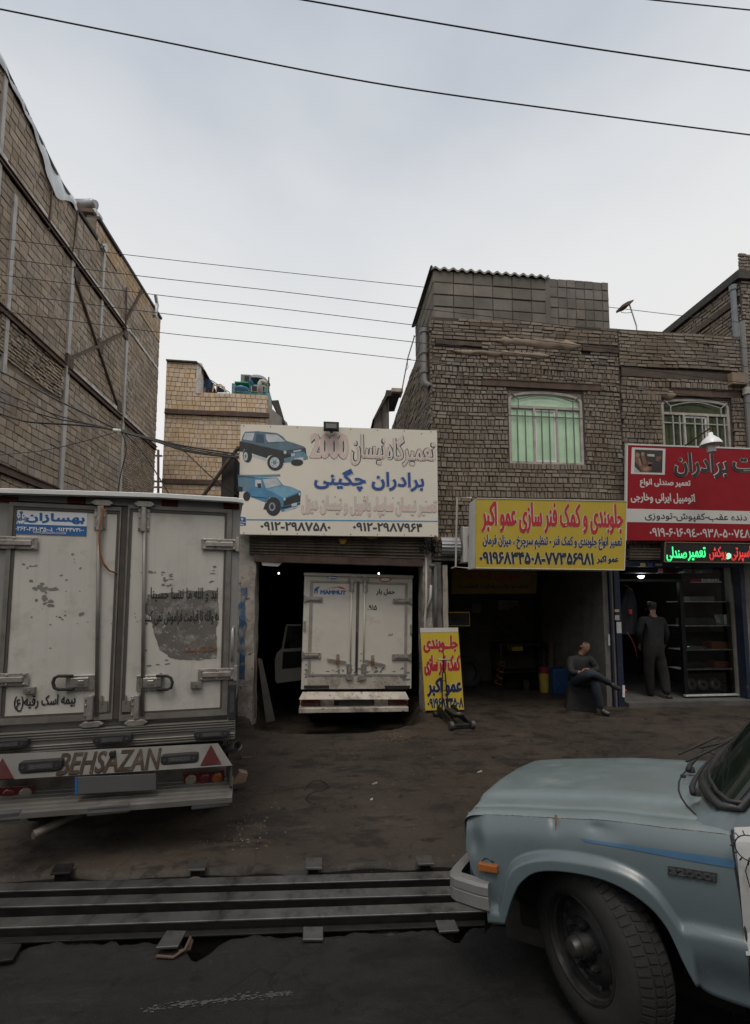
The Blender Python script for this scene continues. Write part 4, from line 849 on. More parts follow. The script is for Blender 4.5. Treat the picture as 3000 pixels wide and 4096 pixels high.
q = MB(); q.hexa([pt(299, 3177, .22), pt(310, 3176, .22), pt(310, 3109, .22), pt(299, 3110, .22)], [pt(299, 3177, .223), pt(310, 3176, .223), pt(310, 3109, .223), pt(299, 3110, .223)]); q.build('blue_strip', m_blueink, pl)
q = MB(); rows = []
for i in range(25):
    t = i / 24; rows.append([(*pt(x, ya + (yb - ya) * t, .26)[:2], .04 + .22 * t + (.008 if i % 4 in (1, 2) else 0)) for x, ya, yb in ((-60, 3216, 3264), (928, 3148, 3190))])
rows += [[(x, y - .035, z + .004) for x, y, z in rows[-1]], [(x, y - .04, z - .1) for x, y, z in rows[-1]]]
q.grid(rows).build('step_bumper', M('step_aluminium', (.20, .193, .178), .4, .6, var=.2, sc_=3, dirt=(.17, .15, .13), da=.5, ds=4), tA)
for a, b, c, d in ((345, 3224, 520, 3260), (765, 3200, 922, 3234), (-60, 3252, 80, 3290)):
    q = MB(); q.pbox(FA, a, b, c, d, .2, .262); q.build('rubber_buffer', M('grey_rubber', (.055, .055, .058), .7, var=.3, sc_=8), tA, bevel=.01)
zg = 0
q = MB(); q.box(-.4, .4, .5, .62, -LEN - .8, .02).box(xL + .1, xR - .1, .62, zBot + .04, -LEN, -.05).box(-.75, .75, .38, .46, -.9, -.55); q.build('chassis', m_under, tA)
for x in (-.62, .70): wheel_simple(tA, (x, .33, -.62), .34, .24)
q = MB(); q.tube([pt(420, 3215, -.3), pt(255, 3278, .1), pt(190, 3312, .18), pt(132, 3340, .25)], .03, 12, cap=False); q.tube([pt(140, 3336, .24), pt(133, 3340, .249)], .022, 12); q.build('exhaust_pipe', M('rusty_exhaust', (.20, .17, .145), .6, .5, var=.3, sc_=8), tA, smooth=35)
q = MB(); q.tube([pt(890, 3000, -.25), pt(952, 2983, .04)], .036, 14, cap=False); q.tube([pt(900, 2997, -.2), pt(940, 2987, -.05)], .03, 12); q.build('side_tube', m_pvc, tA, smooth=35)
q = MB()                                           # cab ahead of the box
q.box(-.8, .8, .5, 1.1, -LEN - 1.9, -LEN - .15).hexa([(-.78, 1.1, -LEN - 1.5), (.78, 1.1, -LEN - 1.5), (.78, 1.1, -LEN - .15), (-.78, 1.1, -LEN - .15)], [(-.7, 1.75, -LEN - 1.1), (.7, 1.75, -LEN - 1.1), (.7, 1.75, -LEN - .25), (-.7, 1.75, -LEN - .25)]); q.build('cab', m_post, tA, bevel=.05)
for x in (-.7, .7): wheel_simple(tA, (x, .33, -LEN - 1.2), .34, .2)
q = MB(); random.seed(5)
P0 = [FA.p3(408, 2022, .07), FA.p3(411, 2050, .055), FA.p3(404, 2080, .06), FA.p3(396, 2120, .055), FA.p3(394, 2160, .05), FA.p3(399, 2215, .04), FA.p3(412, 2255, .035), FA.p3(436, 2284, .03), FA.p3(465, 2293, .028)]
q.tube(P0, .004, 6); q.tube([(x + .007, y + .004, z + .004) for x, y, z in P0], .0035, 6)
o = q.build('orange_rope', M('orange_rope', (.30, .125, .035), .85, var=.25, sc_=60), None, smooth=True, frame=FA); tag(o, 'orange rope hanging from the lock rod of the battered white truck door', 'rope')

# ------------------------------------------------------------------ truck inside the garage
yawB = R(1.9)
cB = atD(1427, 2415, 7.35)
FBk = Frame((cB.x, cB.y, -.36), yaw=yawB, roll=R(1.0))
tB = thing('box_truck', 'white box truck with lock levers and padlocks parked tail out inside the dark garage', 'truck', FBk)
p = FBk.px; pt = FBk.p3
xL, xR = p(1212, 2500)[0], p(1647, 2500)[0]; zT = p(1430, 2300)[1]; zB = p(1425, 2755)[1]
m_wh2 = M('cream_white_panel', (.60, .56, .49), .5, var=.08, sc_=1.5, dirt=(.40, .355, .30), da=.54, ds=1.6, spots=(.16, .13, .11), sp=.70)
m_wh3 = M('oil_stained_white', (.46, .42, .36), .55, var=.2, sc_=2, dirt=(.12, .095, .078), da=.49, ds=3.2, spots=(.06, .05, .045), sp=.60)
q = MB(); q.box(xL, xR, zB + .05, zT - .02, -3.2, -.03); q.build('box_body', m_wh3, tB)
q = MB(); q.box(xL - .01, xR + .01, zT - .03, zT + .015, -3.2, .05); q.build('roof_cap', m_wh2, tB, bevel=.006)
zd0, zd1 = p(1425, 2702)[1], p(1430, 2326)[1]
q = MB(); q.box(xL, p(1236, 2500)[0], zB, zT - .03, -.03, .012).box(p(1628, 2500)[0], xR, zB, zT - .03, -.03, .012).box(p(1236, 2500)[0], p(1628, 2500)[0], zd1, zT - .03, -.03, .01); q.build('rear_frame', m_wh2, tB)
q = MB(); q.box(p(1236, 2500)[0], p(1628, 2500)[0], zB, zd0, -.03, .014); q.build('sill', m_wh3, tB)
m_fr2 = M('grey_extrusion', (.33, .31, .285), .5, .2, var=.2, sc_=5, dirt=(.14, .12, .10), da=.56, ds=4)
def door2(x0, x1):
    u0, u1 = p(x0, 2500)[0], p(x1, 2500)[0]; q = MB(); q.box(u0, u1, zd0, zd1, -.02, .012); d = q.build('door', m_wh2, tB)
    q = MB(); lf = x0 < 1300
    q.box(u0 if lf else u1 - .045, u0 + .045 if lf else u1, zd0, zd1, .012, .024).box(u0 + (.045 if lf else 0), u1 - (0 if lf else .045), zd1 - .035, zd1, .012, .024).box(u0 + (.045 if lf else 0), u1 - (0 if lf else .045), zd0, zd0 + .03, .012, .022); q.build('door_frame', m_fr2, d); return d
dL, dR = door2(1237, 1424), door2(1434, 1628)
q = MB(); q.pbox(FBk, 1423, 2328, 1435, 2700, -.02, .02); q.build('door_seal', M('brown_seal', (.13, .11, .095), .8, var=.3, sc_=5), tB)
q = MB(); q.pprism(FBk, [(1425, 2526), (1430, 2526), (1430, 2600), (1428, 2690), (1423, 2690), (1424, 2600)], .02, .022); q.build('torn_gap', m_ink, tB)
for dd, x in ((dL, 1404), (dR, 1457)):
    q = MB(); q.tube([pt(x + 2, 2330, .032), pt(x - 3, 2700, .032)], .012, 8); q.build('lock_rod', m_wh2, dd, smooth=True)
keeper(dL, FBk, 1396, 2318, 1418, 2366, .014, 1392, 1424, 2316); keeper(dR, FBk, 1451, 2320, 1472, 2368, .014, 1446, 1478, 2318)
keeper(dL, FBk, 1386, 2656, 1407, 2690, .014, 1382, 1414, 2708); keeper(dR, FBk, 1444, 2656, 1466, 2690, .014, 1430, 1464, 2710)
strap_hinge(dL, FBk, 1219, 2386, 1291, 2407, .024, True); strap_hinge(dL, FBk, 1210, 2610, 1284, 2633, .024, True); strap_hinge(dR, FBk, 1572, 2394, 1646, 2415, .024); strap_hinge(dR, FBk, 1568, 2616, 1643, 2641, .024)
for dd, A, B, C in ((dL, (1308, 2637), (1386, 2648), (1351, 2646)), (dR, (1462, 2641), (1542, 2661), (1490, 2650))):
    q = MB(); q.hexa([pt(A[0], A[1]+4, .03), pt(B[0], B[1]+4, .03), pt(B[0], B[1]-4, .03), pt(A[0], A[1]-4, .03)], [pt(A[0], A[1]+4, .042), pt(B[0], B[1]+4, .042), pt(B[0], B[1]-4, .042), pt(A[0], A[1]-4, .042)]); q.pbox(FBk, C[0] - 5, C[1] - 30, C[0] + 6, C[1], .014, .04); h = q.build('handle', m_hinge, dd, bevel=.002)
    q = MB(); q.pbox(FBk, C[0] - 6, C[1] - 6, C[0] + 8, C[1] + 10, .045, .065); q.tube([pt(C[0] - 4, C[1] - 4, .055), pt(C[0] - 4, C[1] - 15, .055), pt(C[0] + 6, C[1] - 15, .055), pt(C[0] + 6, C[1] - 4, .055)], .005, 6)
    o = q.build('padlock', m_padlock, None, bevel=.002, frame=FBk); tag(o, 'small brass padlock hooked on the %s lever of the garaged white truck' % ('left door lock' if dd is dL else 'right door lock'), 'padlock', 'padlocks on the garaged truck')
text(dL, FBk, 'MAMMUT', (1281, 2361, 1384, 2378), m_blueink, w=.006, z=.014, rtl=False)
q = MB(); q.pprism(FBk, [(1302, 2356), (1355, 2346), (1372, 2349), (1384, 2358), (1362, 2354), (1352, 2350)], .013, .0145); q.build('logo', m_redink, dL)
q = MB(); q.pprism(FBk, [(1257, 2374), (1257, 2358), (1261, 2352), (1268, 2349), (1272, 2346), (1276, 2348), (1279, 2342), (1280, 2343), (1277, 2352), (1272, 2355), (1270, 2374), (1266, 2374), (1266, 2364), (1261, 2364), (1261, 2374)], .013, .0145); q.build('logo', m_blueink, dL)
text(dR, FBk, 'حمل بار', (1504, 2355, 1579, 2382), m_ink, w=.004, z=.014)
text(dR, FBk, '.۹۱۵', (1470, 2420, 1507, 2441), m_ink, w=.003, z=.014, rtl=False)
text(dR, FBk, 'انبار', (1550, 2533, 1570, 2545), m_ink, w=.001, z=.014)
def ell(cx, cy, rx, ry, k=24): return [(cx + rx * math.cos(2*math.pi*i/k), cy + ry * math.sin(2*math.pi*i/k)) for i in range(k)]
q = MB(); q.k = 0; q.pprism(FBk, ell(1330, 2310, 25, 10), .01, .013); q.k = 1; q.pprism(FBk, ell(1330, 2310, 22, 8), .013, .0145); q.k = 0; q.pprism(FBk, [(1311, 2310), (1320, 2303), (1320, 2307), (1348, 2308), (1348, 2313), (1320, 2313), (1320, 2317)], .0145, .016); o = q.build('arrow_sticker', [m_whiteink, m_blueink], tB)
q = MB(); q.k = 1; q.pprism(FBk, ell(1541, 2318, 25, 10), .01, .013); q.k = 0; q.pprism(FBk, ell(1541, 2318, 20, 6), .013, .0145); q.build('oval_sticker', [m_whiteink, m_redink], tB)
q = MB(); random.seed(9); scuffs(q, FBk, 1440, 2690, 90, 12, 40, .0155, 7); scuffs(q, FBk, 1620, 2715, 14, 10, 9, .0155, 9); scuffs(q, FBk, 1230, 2690, 18, 25, 12, .0155, 6); scuffs(q, FBk, 1460, 2650, 12, 20, 12, .0156, 5); q.build('scuff_marks', m_scuff, tB)
for a, b, c, d in ((1216, 2742, 1316, 2753), (1540, 2743, 1640, 2757)): q = MB(); q.pbox(FBk, a, b, c, d, .014, .03); q.build('rubber_strip', m_rub, tB)
for a, b in ((1214, 2483), (1640, 2497)): q = MB(); q.pbox(FBk, a, b, a + 9, b + 40, .012, .035); q.build('marker_lamp', m_hinge, tB, bevel=.004)
# bumper
q = MB(); A = [(1196, 2796), (1636, 2795), (1622, 2768), (1211, 2768)]
q.hexa([pt(*A[0], .2), pt(*A[1], .2), pt(*A[2], .1), pt(*A[3], .1)], [pt(A[0][0], A[0][1] + 2, .215), pt(A[1][0], A[1][1] + 2, .215), pt(A[2][0], A[2][1] - 1, .11), pt(A[3][0], A[3][1] - 1, .11)]); q.build('bumper_sheet', m_wh3, tB)
q = MB(); q.pbox(FBk, 1200, 2796, 1632, 2836, .03, .04); q.build('light_panel', m_wh3, tB)
for a, b in ((1203, 1281), (1553, 1632)):
    q = MB(); q.pbox(FBk, a, 2801, b, 2829, .04, .08); o = q.build('tail_light', m_red, tB, bevel=.006); q = MB(); q.pbox(FBk, (a + 55) if a < 1300 else a + 4, 2804, (a + 74) if a < 1300 else a + 22, 2826, .08, .084); q.build('reverse_lens', M('dark_lens', (.12, .05, .04), .3, var=.1), o)
q = MB(); q.pbox(FBk, 1336, 2801, 1496, 2830, .04, .07); q.build('plate_holder', m_rub, tB); 
q = MB(); q.pbox(FBk, 1355, 2802, 1490, 2829, .07, .078); pl = q.build('number_plate', MATS['dull_plate'], tB, bevel=.003)
for a in (1287, 1533): q = MB(); q.tube([pt(a, 2822, .05), pt(a - 4, 2830, .07), pt(a + 5, 2836, .07), pt(a + 10, 2828, .06)], .007, 6); q.build('tow_hook', m_rub, tB, smooth=True)
q = MB(); a, b, c, d = FBk.bx(1195, 2832, 1634, 2850, .25); q.box(a, b, c, d, .2, .25).box(a, b, d - .02, d, .03, .2); q.build('step_bumper', m_wh3, tB, bevel=.006)
q = MB(); q.box(-.35, .35, .45, .6, -5, .0).box(xL + .1, xR - .1, .6, zB + .06, -3.2, -.05); q.box(-.7, .7, .3, .38, -1.2, -.8); q.build('chassis', m_under, tB)
for x in (-.62, .62): wheel_simple(tB, (x, .35, -.9), .36, .26); q = MB(); q.box(x - .16, x + .16, .2, .62, -.42, -.41); q.build('mud_flap', m_rub, tB)
q = MB(); q.box(-.8, .8, .5, 1.15, -5.0, -3.35).hexa([(-.78, 1.15, -4.6), (.78, 1.15, -4.6), (.78, 1.15, -3.35), (-.78, 1.15, -3.35)], [(-.7, 1.8, -4.3), (.7, 1.8, -4.3), (.7, 1.8, -3.4), (-.7, 1.8, -3.4)]); q.build('cab', m_wh2, tB, bevel=.05)
for x in (-.7, .7): wheel_simple(tB, (x, .35, -4.2), .36, .22)
# the driver's door stands open beyond the left flank
Dz = -1.6
q = MB(); O = [(1143, 2497), (1128, 2592), (1108, 2608), (1100, 2640), (1100, 2700), (1108, 2732), (1170, 2725), (1205, 2722), (1205, 2497)]
q.pprism(FBk, [(1143, 2497), (1205, 2497), (1205, 2504), (1150, 2504), (1135, 2596), (1205, 2592), (1205, 2722), (1168, 2726), (1107, 2734), (1100, 2720), (1099, 2640), (1106, 2612), (1126, 2594)], Dz - .05, Dz); cd = q.build('cab_door', m_wh2, tB, bevel=.01)
q = MB(); q.pprism(FBk, [(1132, 2608), (1205, 2604), (1205, 2668), (1128, 2676)], Dz, Dz + .012); q.build('door_card', m_rub, cd)
q = MB(); q.pprism(FBk, [(1150, 2506), (1205, 2506), (1205, 2592), (1136, 2595)], Dz - .03, Dz - .02); q.build('door_glass', glass('dark_glass', (.3, .32, .33)), cd)
q = MB(); q.pprism(FBk, [(1167, 2540), (1195, 2536), (1197, 2568), (1180, 2572), (1168, 2562)], Dz + .03, Dz + .09); q.build('door_mirror', m_rub, cd, bevel=.01)
q = MB(); q.lathe([(.018, 0), (.015, .02), (0, .022)], FBk.p3(1114, 2632, Dz), (0, 0, 1), 12); q.build('door_lock', m_hinge, cd)
# ------------------------------------------------------------------ light blue pickup, right foreground
m_paint = M('faded_blue_paintwork', (.100, .131, .143), .34, var=.10, sc_=2.5, dirt=(.16, .185, .178), da=.56, ds=2.2, coat=.35, spots=(.26, .26, .23), sp=.72)
m_stripe = M('blue_stripe', (.042, .11, .20), .45, var=.08)
m_wheel = M('dull_steel_wheel', (.022, .021, .021), .6, .3, var=.35, sc_=9, dirt=(.045, .038, .032), da=.55, ds=9)
m_bump = M('painted_grey_bumper', (.165, .165, .162), .45, var=.15, sc_=6, dirt=(.16, .14, .125), da=.56, ds=6)
hub = RT * .906 + F0 * 2.0; hub.z = .134
TH = 35
FP = Frame((0, 0, 0), yaw=-R(TH) - YAW, roll=-R(5), tilt=-R(5))
FP = Frame(hub - FP.V * .38, yaw=-R(TH) - YAW, roll=-R(5), tilt=-R(5))
pk = thing('pickup_truck', 'faded light blue pickup with dented front wing and steered black front wheel', 'pickup truck', FP)
C = lambda u, v: (1750 + u / 1.3216, 2900 + v / 1.3216)
def interp(tab, x):
    if x <= tab[0][0]: return tab[0][1]
    for (a, b), (c, d) in zip(tab, tab[1:]):
        if x <= c: return b + (d - b) * (x - a) / max(1e-9, c - a)
    return tab[-1][1]
def prof(pts, d=0.):
    out = []
    for u, v in pts:
        x, y = FP.px(*C(u, v), d); out.append((x if not out else max(x, out[-1][0] + .004), y))
    return out
crest = prof([(148, 470), (380, 476), (620, 490), (850, 500), (1000, 515), (1200, 541), (1400, 562), (1562, 580), (1652, 588)])
low = prof([(150, 690), (162, 760), (200, 835), (262, 850), (272, 1030), (362, 1040), (395, 930), (420, 865), (445, 822), (500, 775), (560, 757), (680, 760), (850, 790), (1000, 850), (1130, 945), (1200, 1030), (1240, 1100), (1310, 1260), (1380, 1390), (1450, 1440), (1562, 1480)], .05)
flare = prof([(330, 960), (352, 860), (380, 745), (440, 692), (560, 667), (700, 675), (900, 710), (1050, 770), (1150, 850), (1230, 960), (1285, 1050), (1330, 1048), (1450, 1070), (1562, 1098), (1652, 1120)], .05)
def chaikin(T, n=2):
    for _ in range(n):
        O = [T[0]]
        for (a, b), (c, d) in zip(T, T[1:]): O += [(a * .75 + c * .25, b * .75 + d * .25), (a * .25 + c * .75, b * .25 + d * .75)]
        T = O + [T[-1]]
    return T
low = low[:6] + chaikin(low[6:]); flare = chaikin(flare)
xf = crest[0][0]; xd = FP.px(*C(1563, 700))[0]
def side_z(x, y):
    d = interp(crest, x) - y; z = .058 * (1 - math.exp(-d / .07)) - .02 * sstep(.15, .7, d)
    f = interp(flare, x) - y; z += .028 * sstep(-.010, .03, f)
    if x > interp([(0, FP.px(*C(1330, 1048), .05)[0])], 0): z -= .03 * sstep(.06, .2, f)
    z -= .035 * sstep(xf + .12, xf, x)
    # dents
    z -= .016 * math.exp(-((x - FP.px(*C(215, 620))[0]) / .05) ** 2 - ((y - FP.px(*C(215, 620))[1]) / .06) ** 2)
    z -= .015 * math.exp(-((x - FP.px(*C(860, 540))[0]) / .06) ** 2 - ((y - FP.px(*C(860, 545))[1]) / .025) ** 2)
    z -= .010 * math.exp(-((x - FP.px(*C(620, 510))[0]) / .02) ** 2 - ((y - FP.px(*C(620, 512))[1]) / .03) ** 2)
    return z + .003 * vnoise(x * 9, y * 9)
q = MB(); rows = []; nx = 120; ny = 34
lx = sorted(set([xf + (xd - xf) * i / nx for i in range(nx + 1)] + [p_[0] for p_ in low if xf < p_[0] < xd]))
for x in lx:
    yt, yl = interp(crest, x), interp(low, x); rows.append([(x, yt + (yl - yt) * (j / ny) ** .9, side_z(x, yt + (yl - yt) * (j / ny) ** .9)) for j in range(ny + 1)] + [(x, yl - .004, side_z(x, yl) - .012), (x, yl, side_z(x, yl) - .05)])
q.grid(rows); wing = q.build('front_wing', m_paint, pk, smooth=True)
# bonnet and cowl: sections across the car
ridge = prof([(160, 437), (1000, 437)])
def cross(w, x):
    t = 1
    tab = [(0, 0), (.03, .012), (.075, .016), (.085, .010), (.095, .020), (.19, .034), (.235, .058), (.5, .074), (.8, .074), (1.1, .058), (1.165, .034), (1.26, .018), (1.4, -.004), (1.46, -.03)]
    return interp(tab, w) * (.35 + .65 * t)
ws = [0, .015, .03, .05, .075, .085, .095, .12, .16, .19, .21, .235, .28, .35, .42, .5, .6, .7, .8, .9, 1.0, 1.1, 1.165, 1.21, 1.26, 1.33, 1.4, 1.46]
def nose(w): return xf + .10 * sstep(.0, .25, w) * 0 + .05 * (abs(w - .73) / .73) ** 3 * 0 - .02
x_cowl = FP.px(*C(1300, 470))[0]
q = MB(); rows = []; n = 60
def hood_pt(x, w):
    dx = x - xf; drop = .016 * math.exp(-max(0, dx) / .02) + .004 * math.exp(-max(0, dx) / .15)
    return (x, interp(crest, x) + cross(w, x) - drop + .0018 * vnoise(x * 8, w * 8), -w)
xe_ = xd + .35
for i in range(n + 1):
    x = xf + .004 + (xe_ - xf) * (i / n) ** 1.1; rows.append([hood_pt(x, w) for w in ws])
q.grid(rows); q.grid([[(xf + .004, hood_pt(xf + .004, w)[1], -w) for w in ws], [(xf - .012, hood_pt(xf + .004, w)[1] - .02, -w) for w in ws], [(xf - .01, hood_pt(xf + .004, w)[1] - .09, -w) for w in ws]])
hood = q.build('bonnet', M('skylit_faded_paintwork', (.148, .185, .19), .4, var=.10, sc_=2.5, dirt=(.22, .245, .235), da=.55, ds=3, coat=.3, spots=(.28, .27, .24), sp=.69), pk, smooth=True)  # paler than the wing: sky light painted into the faded blue
# shut lines
def surf(u, v, z=0):                               # photograph point onto the bonnet, marching down the ray
    x, y = C(u, v); d = ray(x, y).normalized(); t = 1.0
    for i in range(900):
        P = FP.I @ (EYE + d * t)
        if -P.z > 0 and P.y < hood_pt(P.x, min(1.46, max(0, -P.z)))[1] + z: return (P.x, P.y, P.z)
        t += .003
    return (P.x, P.y, P.z)
q = MB(); q.tube([surf(u, v, .0015) for u, v in ((1318, 238), (1290, 268), (1276, 300), (1275, 345), (1290, 385), (1320, 430), (1360, 470), (1400, 500))], .004, 5); q.build('cowl_seam', m_ink, hood)
q = MB(); 
q.tube([(x, interp(crest, x) + cross(.085, x) - .004, -.085) for x in [xf + .02 + (x_cowl + .03 - xf) * i / 30 for i in range(31)]], .0035, 5); q.build('bonnet_seam', m_ink, hood)
m_rustl = M('rust_line', (.16, .085, .045), .9, var=.35, sc_=30)
q = MB(); random.seed(21); pts = []
for i in range(120):
    x = xf + .06 + (xd - xf - .08) * i / 119; q.tube([(x, interp(crest, x) + .0005, side_z(x, interp(crest, x)) + .001), (x + .012, interp(crest, x + .012) - .001, side_z(x, interp(crest, x)) + .0015)], random.uniform(.0003, .0013), 4) if random.random() < .85 else None
u, v = FP.px(*C(620, 515), .02); q.tube([(u, v + .022, side_z(u, v + .022) + .001), (u + .002, v, side_z(u, v) + .002), (u + .001, v - .03, side_z(u, v - .03) + .002)], [.006, .004, .001], 5)
q.build('rust_edge', m_rustl, wing)
# blue stripe and badge on the wing
def on_side(u, v, e=.002):
    x, y = FP.px(*C(u, v), .06); return (x, y, side_z(x, y) + e)
q = MB(); q.grid([[on_side(u + k * 25, 608 + (u - 750) * .138 + 18 * k, .0025) for k in (0, .33, .66, 1)] + [on_side(u + 25, 608 + (u - 750) * .14 + 18 + 28 * sstep(750, 1560, u), .0025)] for u in [750 + 25 * i for i in range(33)]]); q.build('stripe', m_stripe, wing)
b0, b1 = on_side(1218, 770), on_side(1478, 812)
q = MB(); q.hexa([on_side(1218, 790, .0), on_side(1478, 832, .0), on_side(1478, 790, .0), on_side(1218, 750, .0)], [on_side(1218, 790, .007), on_side(1478, 832, .007), on_side(1478, 790, .007), on_side(1218, 750, .007)]); bd = q.build('badge', m_rub, wing)
q = MB(); letter(q, FP, '32000i', (1750 + 1226/1.3216, 2900 + 772/1.3216, 1750 + 1470/1.3216, 2900 + 810/1.3216), w=.003, z=0, rtl=False, d=.06)
mx_ = (b0[0] + b1[0]) / 2; slope = (on_side(1478, 790)[1] - on_side(1218, 750)[1]) / (on_side(1478, 790)[0] - on_side(1218, 750)[0])
q.v = [(x, y + slope * (x - mx_), side_z(x, y) + .0115 + z) for x, y, z in q.v]; q.build('lettering', M('chrome_grey', (.075, .075, .08), .35, .6, var=0), bd)
# indicator
q = MB(); i0, i1 = on_side(216, 770, .0), on_side(322, 780, 0); q.hexa([on_side(214, 770, .0), on_side(322, 782, .0), on_side(320, 740, .0), on_side(214, 726, .0)], [on_side(216, 768, .022), on_side(320, 779, .022), on_side(318, 742, .022), on_side(216, 729, .022)]); q.build('indicator', m_amber, wing, bevel=.003)
q = MB(); q.add([on_side(u, v, .0015) for u, v in ((228, 722), (245, 706), (262, 708), (272, 716), (290, 720), (300, 732), (228, 727))], [tuple(range(7))]); q.build('broken_filler', m_rub, wing)
# front end: grille panel, headlamp, bumper
q = MB(); yb = FP.px(*C(270, 1030))[1]; yh = hood_pt(xf + .004, .1)[1] - .08
q.box(xf + .0, xf + .05, yb + .05, yh, -1.46, -.02); q.build('front_panel', m_paint, pk)
q = MB(); q.box(xf - .012, xf + .0, yb + .2, yh - .03, -1.0, -.46); q.build('grille', m_rub, pk)
for w in (-.26, -1.2): q = MB(); q.lathe([(.09, 0), (.085, .02), (.05, .035), (0, .04)], (xf, yh - .14, w), (-1, 0, 0), 20); q.build('headlight', m_clear, pk, smooth=True)
q = MB(); bw = [( .135, .02), (.13, -.0), (.1, -.06)]
bt, bb = FP.px(*C(270, 850), .09)[1], FP.px(*C(270, 1000), .09)[1]; xb = FP.px(*C(268, 900), .09)[0]
path = [(xb, .092), (xb - .05, .098), (xf - .03, .092), (xf - .065, .075), (xf - .088, .035), (xf - .098, -.03), (xf - .105, -.13), (xf - .12, -.4), (xf - .12, -1.06), (xf - .13, -1.34), (xf - .1, -1.46), (xf, -1.55), (xb, -1.55)]
nrm = []
for i, (x, z) in enumerate(path):
    a = path[max(0, i-1)]; b = path[min(len(path)-1, i+1)]; dx, dz = b[0]-a[0], b[1]-a[1]; l_ = math.hypot(dx, dz); nrm.append((dz / l_, -dx / l_))
hgt = bt - bb; secs = []
for (x, z), (nx_, nz_) in zip(path, nrm):
    lift = 0.0
    secs.append([(x - nx_*.06, bt + lift, z - nz_*.06), (x - nx_*.012, bt, z - nz_*.012), (x, bt - .012, z), (x, bt - hgt*.38, z), (x - nx_*.006, bt - hgt*.42, z - nz_*.006), (x, bt - hgt*.46, z), (x, bb + .015, z), (x - nx_*.015, bb, z - nz_*.015), (x - nx_*.06, bb, z - nz_*.06)])
q.grid(secs); q.add(secs[0], [tuple(range(9))]); q.build('front_bumper', m_bump, pk, smooth=35)
# door
q = MB(); rows = []
xw = [xd + .006 + .12 * i for i in range(11)]
for x in xw: yt = interp(crest, min(x, crest[-1][0])) + .1 * (x - crest[-1][0] if x > crest[-1][0] else 0); rows.append([(x, yt + (-yt + .32) * j / 24, side_z(min(x, xd + .06), max(.33, interp(crest, min(x, crest[-1][0])) + (-yt + .32) * j / 24)) if j else 0) for j in range(25)])
q.grid(rows); dr = q.build('door', m_paint, pk, smooth=True)
q = MB(); q.grid([[(lambda p_: (p_[0], p_[1], side_z(min(p_[0], xd + .06), p_[1]) + .005))(FP.px(*C(u, v), .06)) for u in (1575 + (v - 575) * .085, 1640 + (v - 575) * .085, 1800 + (v - 575) * .05)] for v in (575, 640, 720, 800, 900, 1000, 1100, 1200)]); stk = q.build('white_panel', M('white_vinyl', (.36, .36, .355), .5, var=.08), dr)
q = MB(); gx, gy = FP.px(*C(1652, 650), .06)
for k in range(14): a = k * 2 * math.pi / 14; q.tube([(gx + .045 * math.cos(a), gy + .045 * math.sin(a), .067), (gx + .058 * math.cos(a), gy + .058 * math.sin(a), .067)], .0025, 4)
q.tube([(gx + .043 * math.cos(k * math.pi / 12), gy + .043 * math.sin(k * math.pi / 12), .067) for k in range(25)], .0022, 5)
q.tube([FP.p3(*C(1650, 700), .068), FP.p3(*C(1628, 770), .068), FP.p3(*C(1652, 860), .068)], .002, 5); q.build('logo', m_ink, stk)
q = MB(); q.tube([(lambda p_: (p_[0], p_[1], side_z(p_[0], p_[1]) + .0005))(FP.px(*C(u, v), .05)) for u, v in ((1563, 582), (1564, 640), (1575, 760), (1600, 900), (1622, 1050), (1646, 1230), (1660, 1400))], .004, 5); q.build('door_seam', m_ink, dr)
# sill behind the wheel
q = MB(); q.grid([[(x, y, z) for y, z in ((.34, .06), (.27, .055), (.24, .0), (.24, -.1))] for x in (FP.px(*C(1450, 1440), .05)[0], xd + .1, xd + 1.3)]); q.build('sill', m_paint, pk)
# windscreen
yc_ = FP.I @ Vector((0, 0, 0))
hc = hood_pt(xd, .3)[1] + .02
def onH(u, v, h=hc):
    P = hit(*C(u, v), FP.M @ Vector((0, h, 0)), FP.V); l_ = FP.I @ P; return Vector(l_)
sp_ = [onH(u, v) for u, v in ((1605, 452), (1560, 455), (1500, 430), (1440, 378), (1404, 312), (1400, 268), (1436, 205), (1500, 135), (1560, 70))]
for p_ in sp_: p_.z = max(-1.36, min(p_.z, -.055))
topp = [Vector((p_.x + .44, p_.y + .52, -.7 + (p_.z + .7) * .86)) for p_ in sp_]
full = [topp[0], topp[0].lerp(sp_[0], .5)] + sp_ + [topp[-1].lerp(sp_[-1], .5), topp[-1]]
q = MB(); q.tube(full, .016, 8); q.tube([p_ + Vector((.028, .022, 0)) for p_ in full], .009, 6); q.build('windscreen_seal', M('windscreen_rubber', (.03, .031, .032), .5, var=.2, sc_=20), pk, smooth=True)
q = MB(); q.grid([[a + Vector((.02, .012, 0)) for a in sp_], [a * .5 + b * .5 for a, b in zip(sp_, topp)], topp]); q.build('windscreen', M('tinted_windscreen', (.010, .017, .012), .09, var=.3, sc_=3, dirt=(.022, .03, .024), da=.5, ds=2), pk, smooth=True)
q = MB(); zf = sp_[-1].z; zn = sp_[2].z
q.grid([[Vector(hood_pt(min(xd, max(a.x - .2, x_cowl)), min(1.46, max(0., -a.z)))) if False else a + Vector((-.02, -.012, 0)) for a in sp_], [a + Vector((.35, -.05, 0)) for a in sp_]]); q.build('dashboard', M('dark_dashboard', (.035, .04, .035), .7, var=.3), pk)
xc1 = .57
q = MB(); q.box(xc1 + .05, xc1 + 1.1, .3, .98, -1.42, -.12); q.box(xc1 + .42, xc1 + 1.1, 1.60, 1.66, -1.32, -.16); q.box(xc1 + 1.06, xc1 + 1.1, .98, 1.60, -1.36, -.12); q.build('cab', m_paint, pk, bevel=.03)
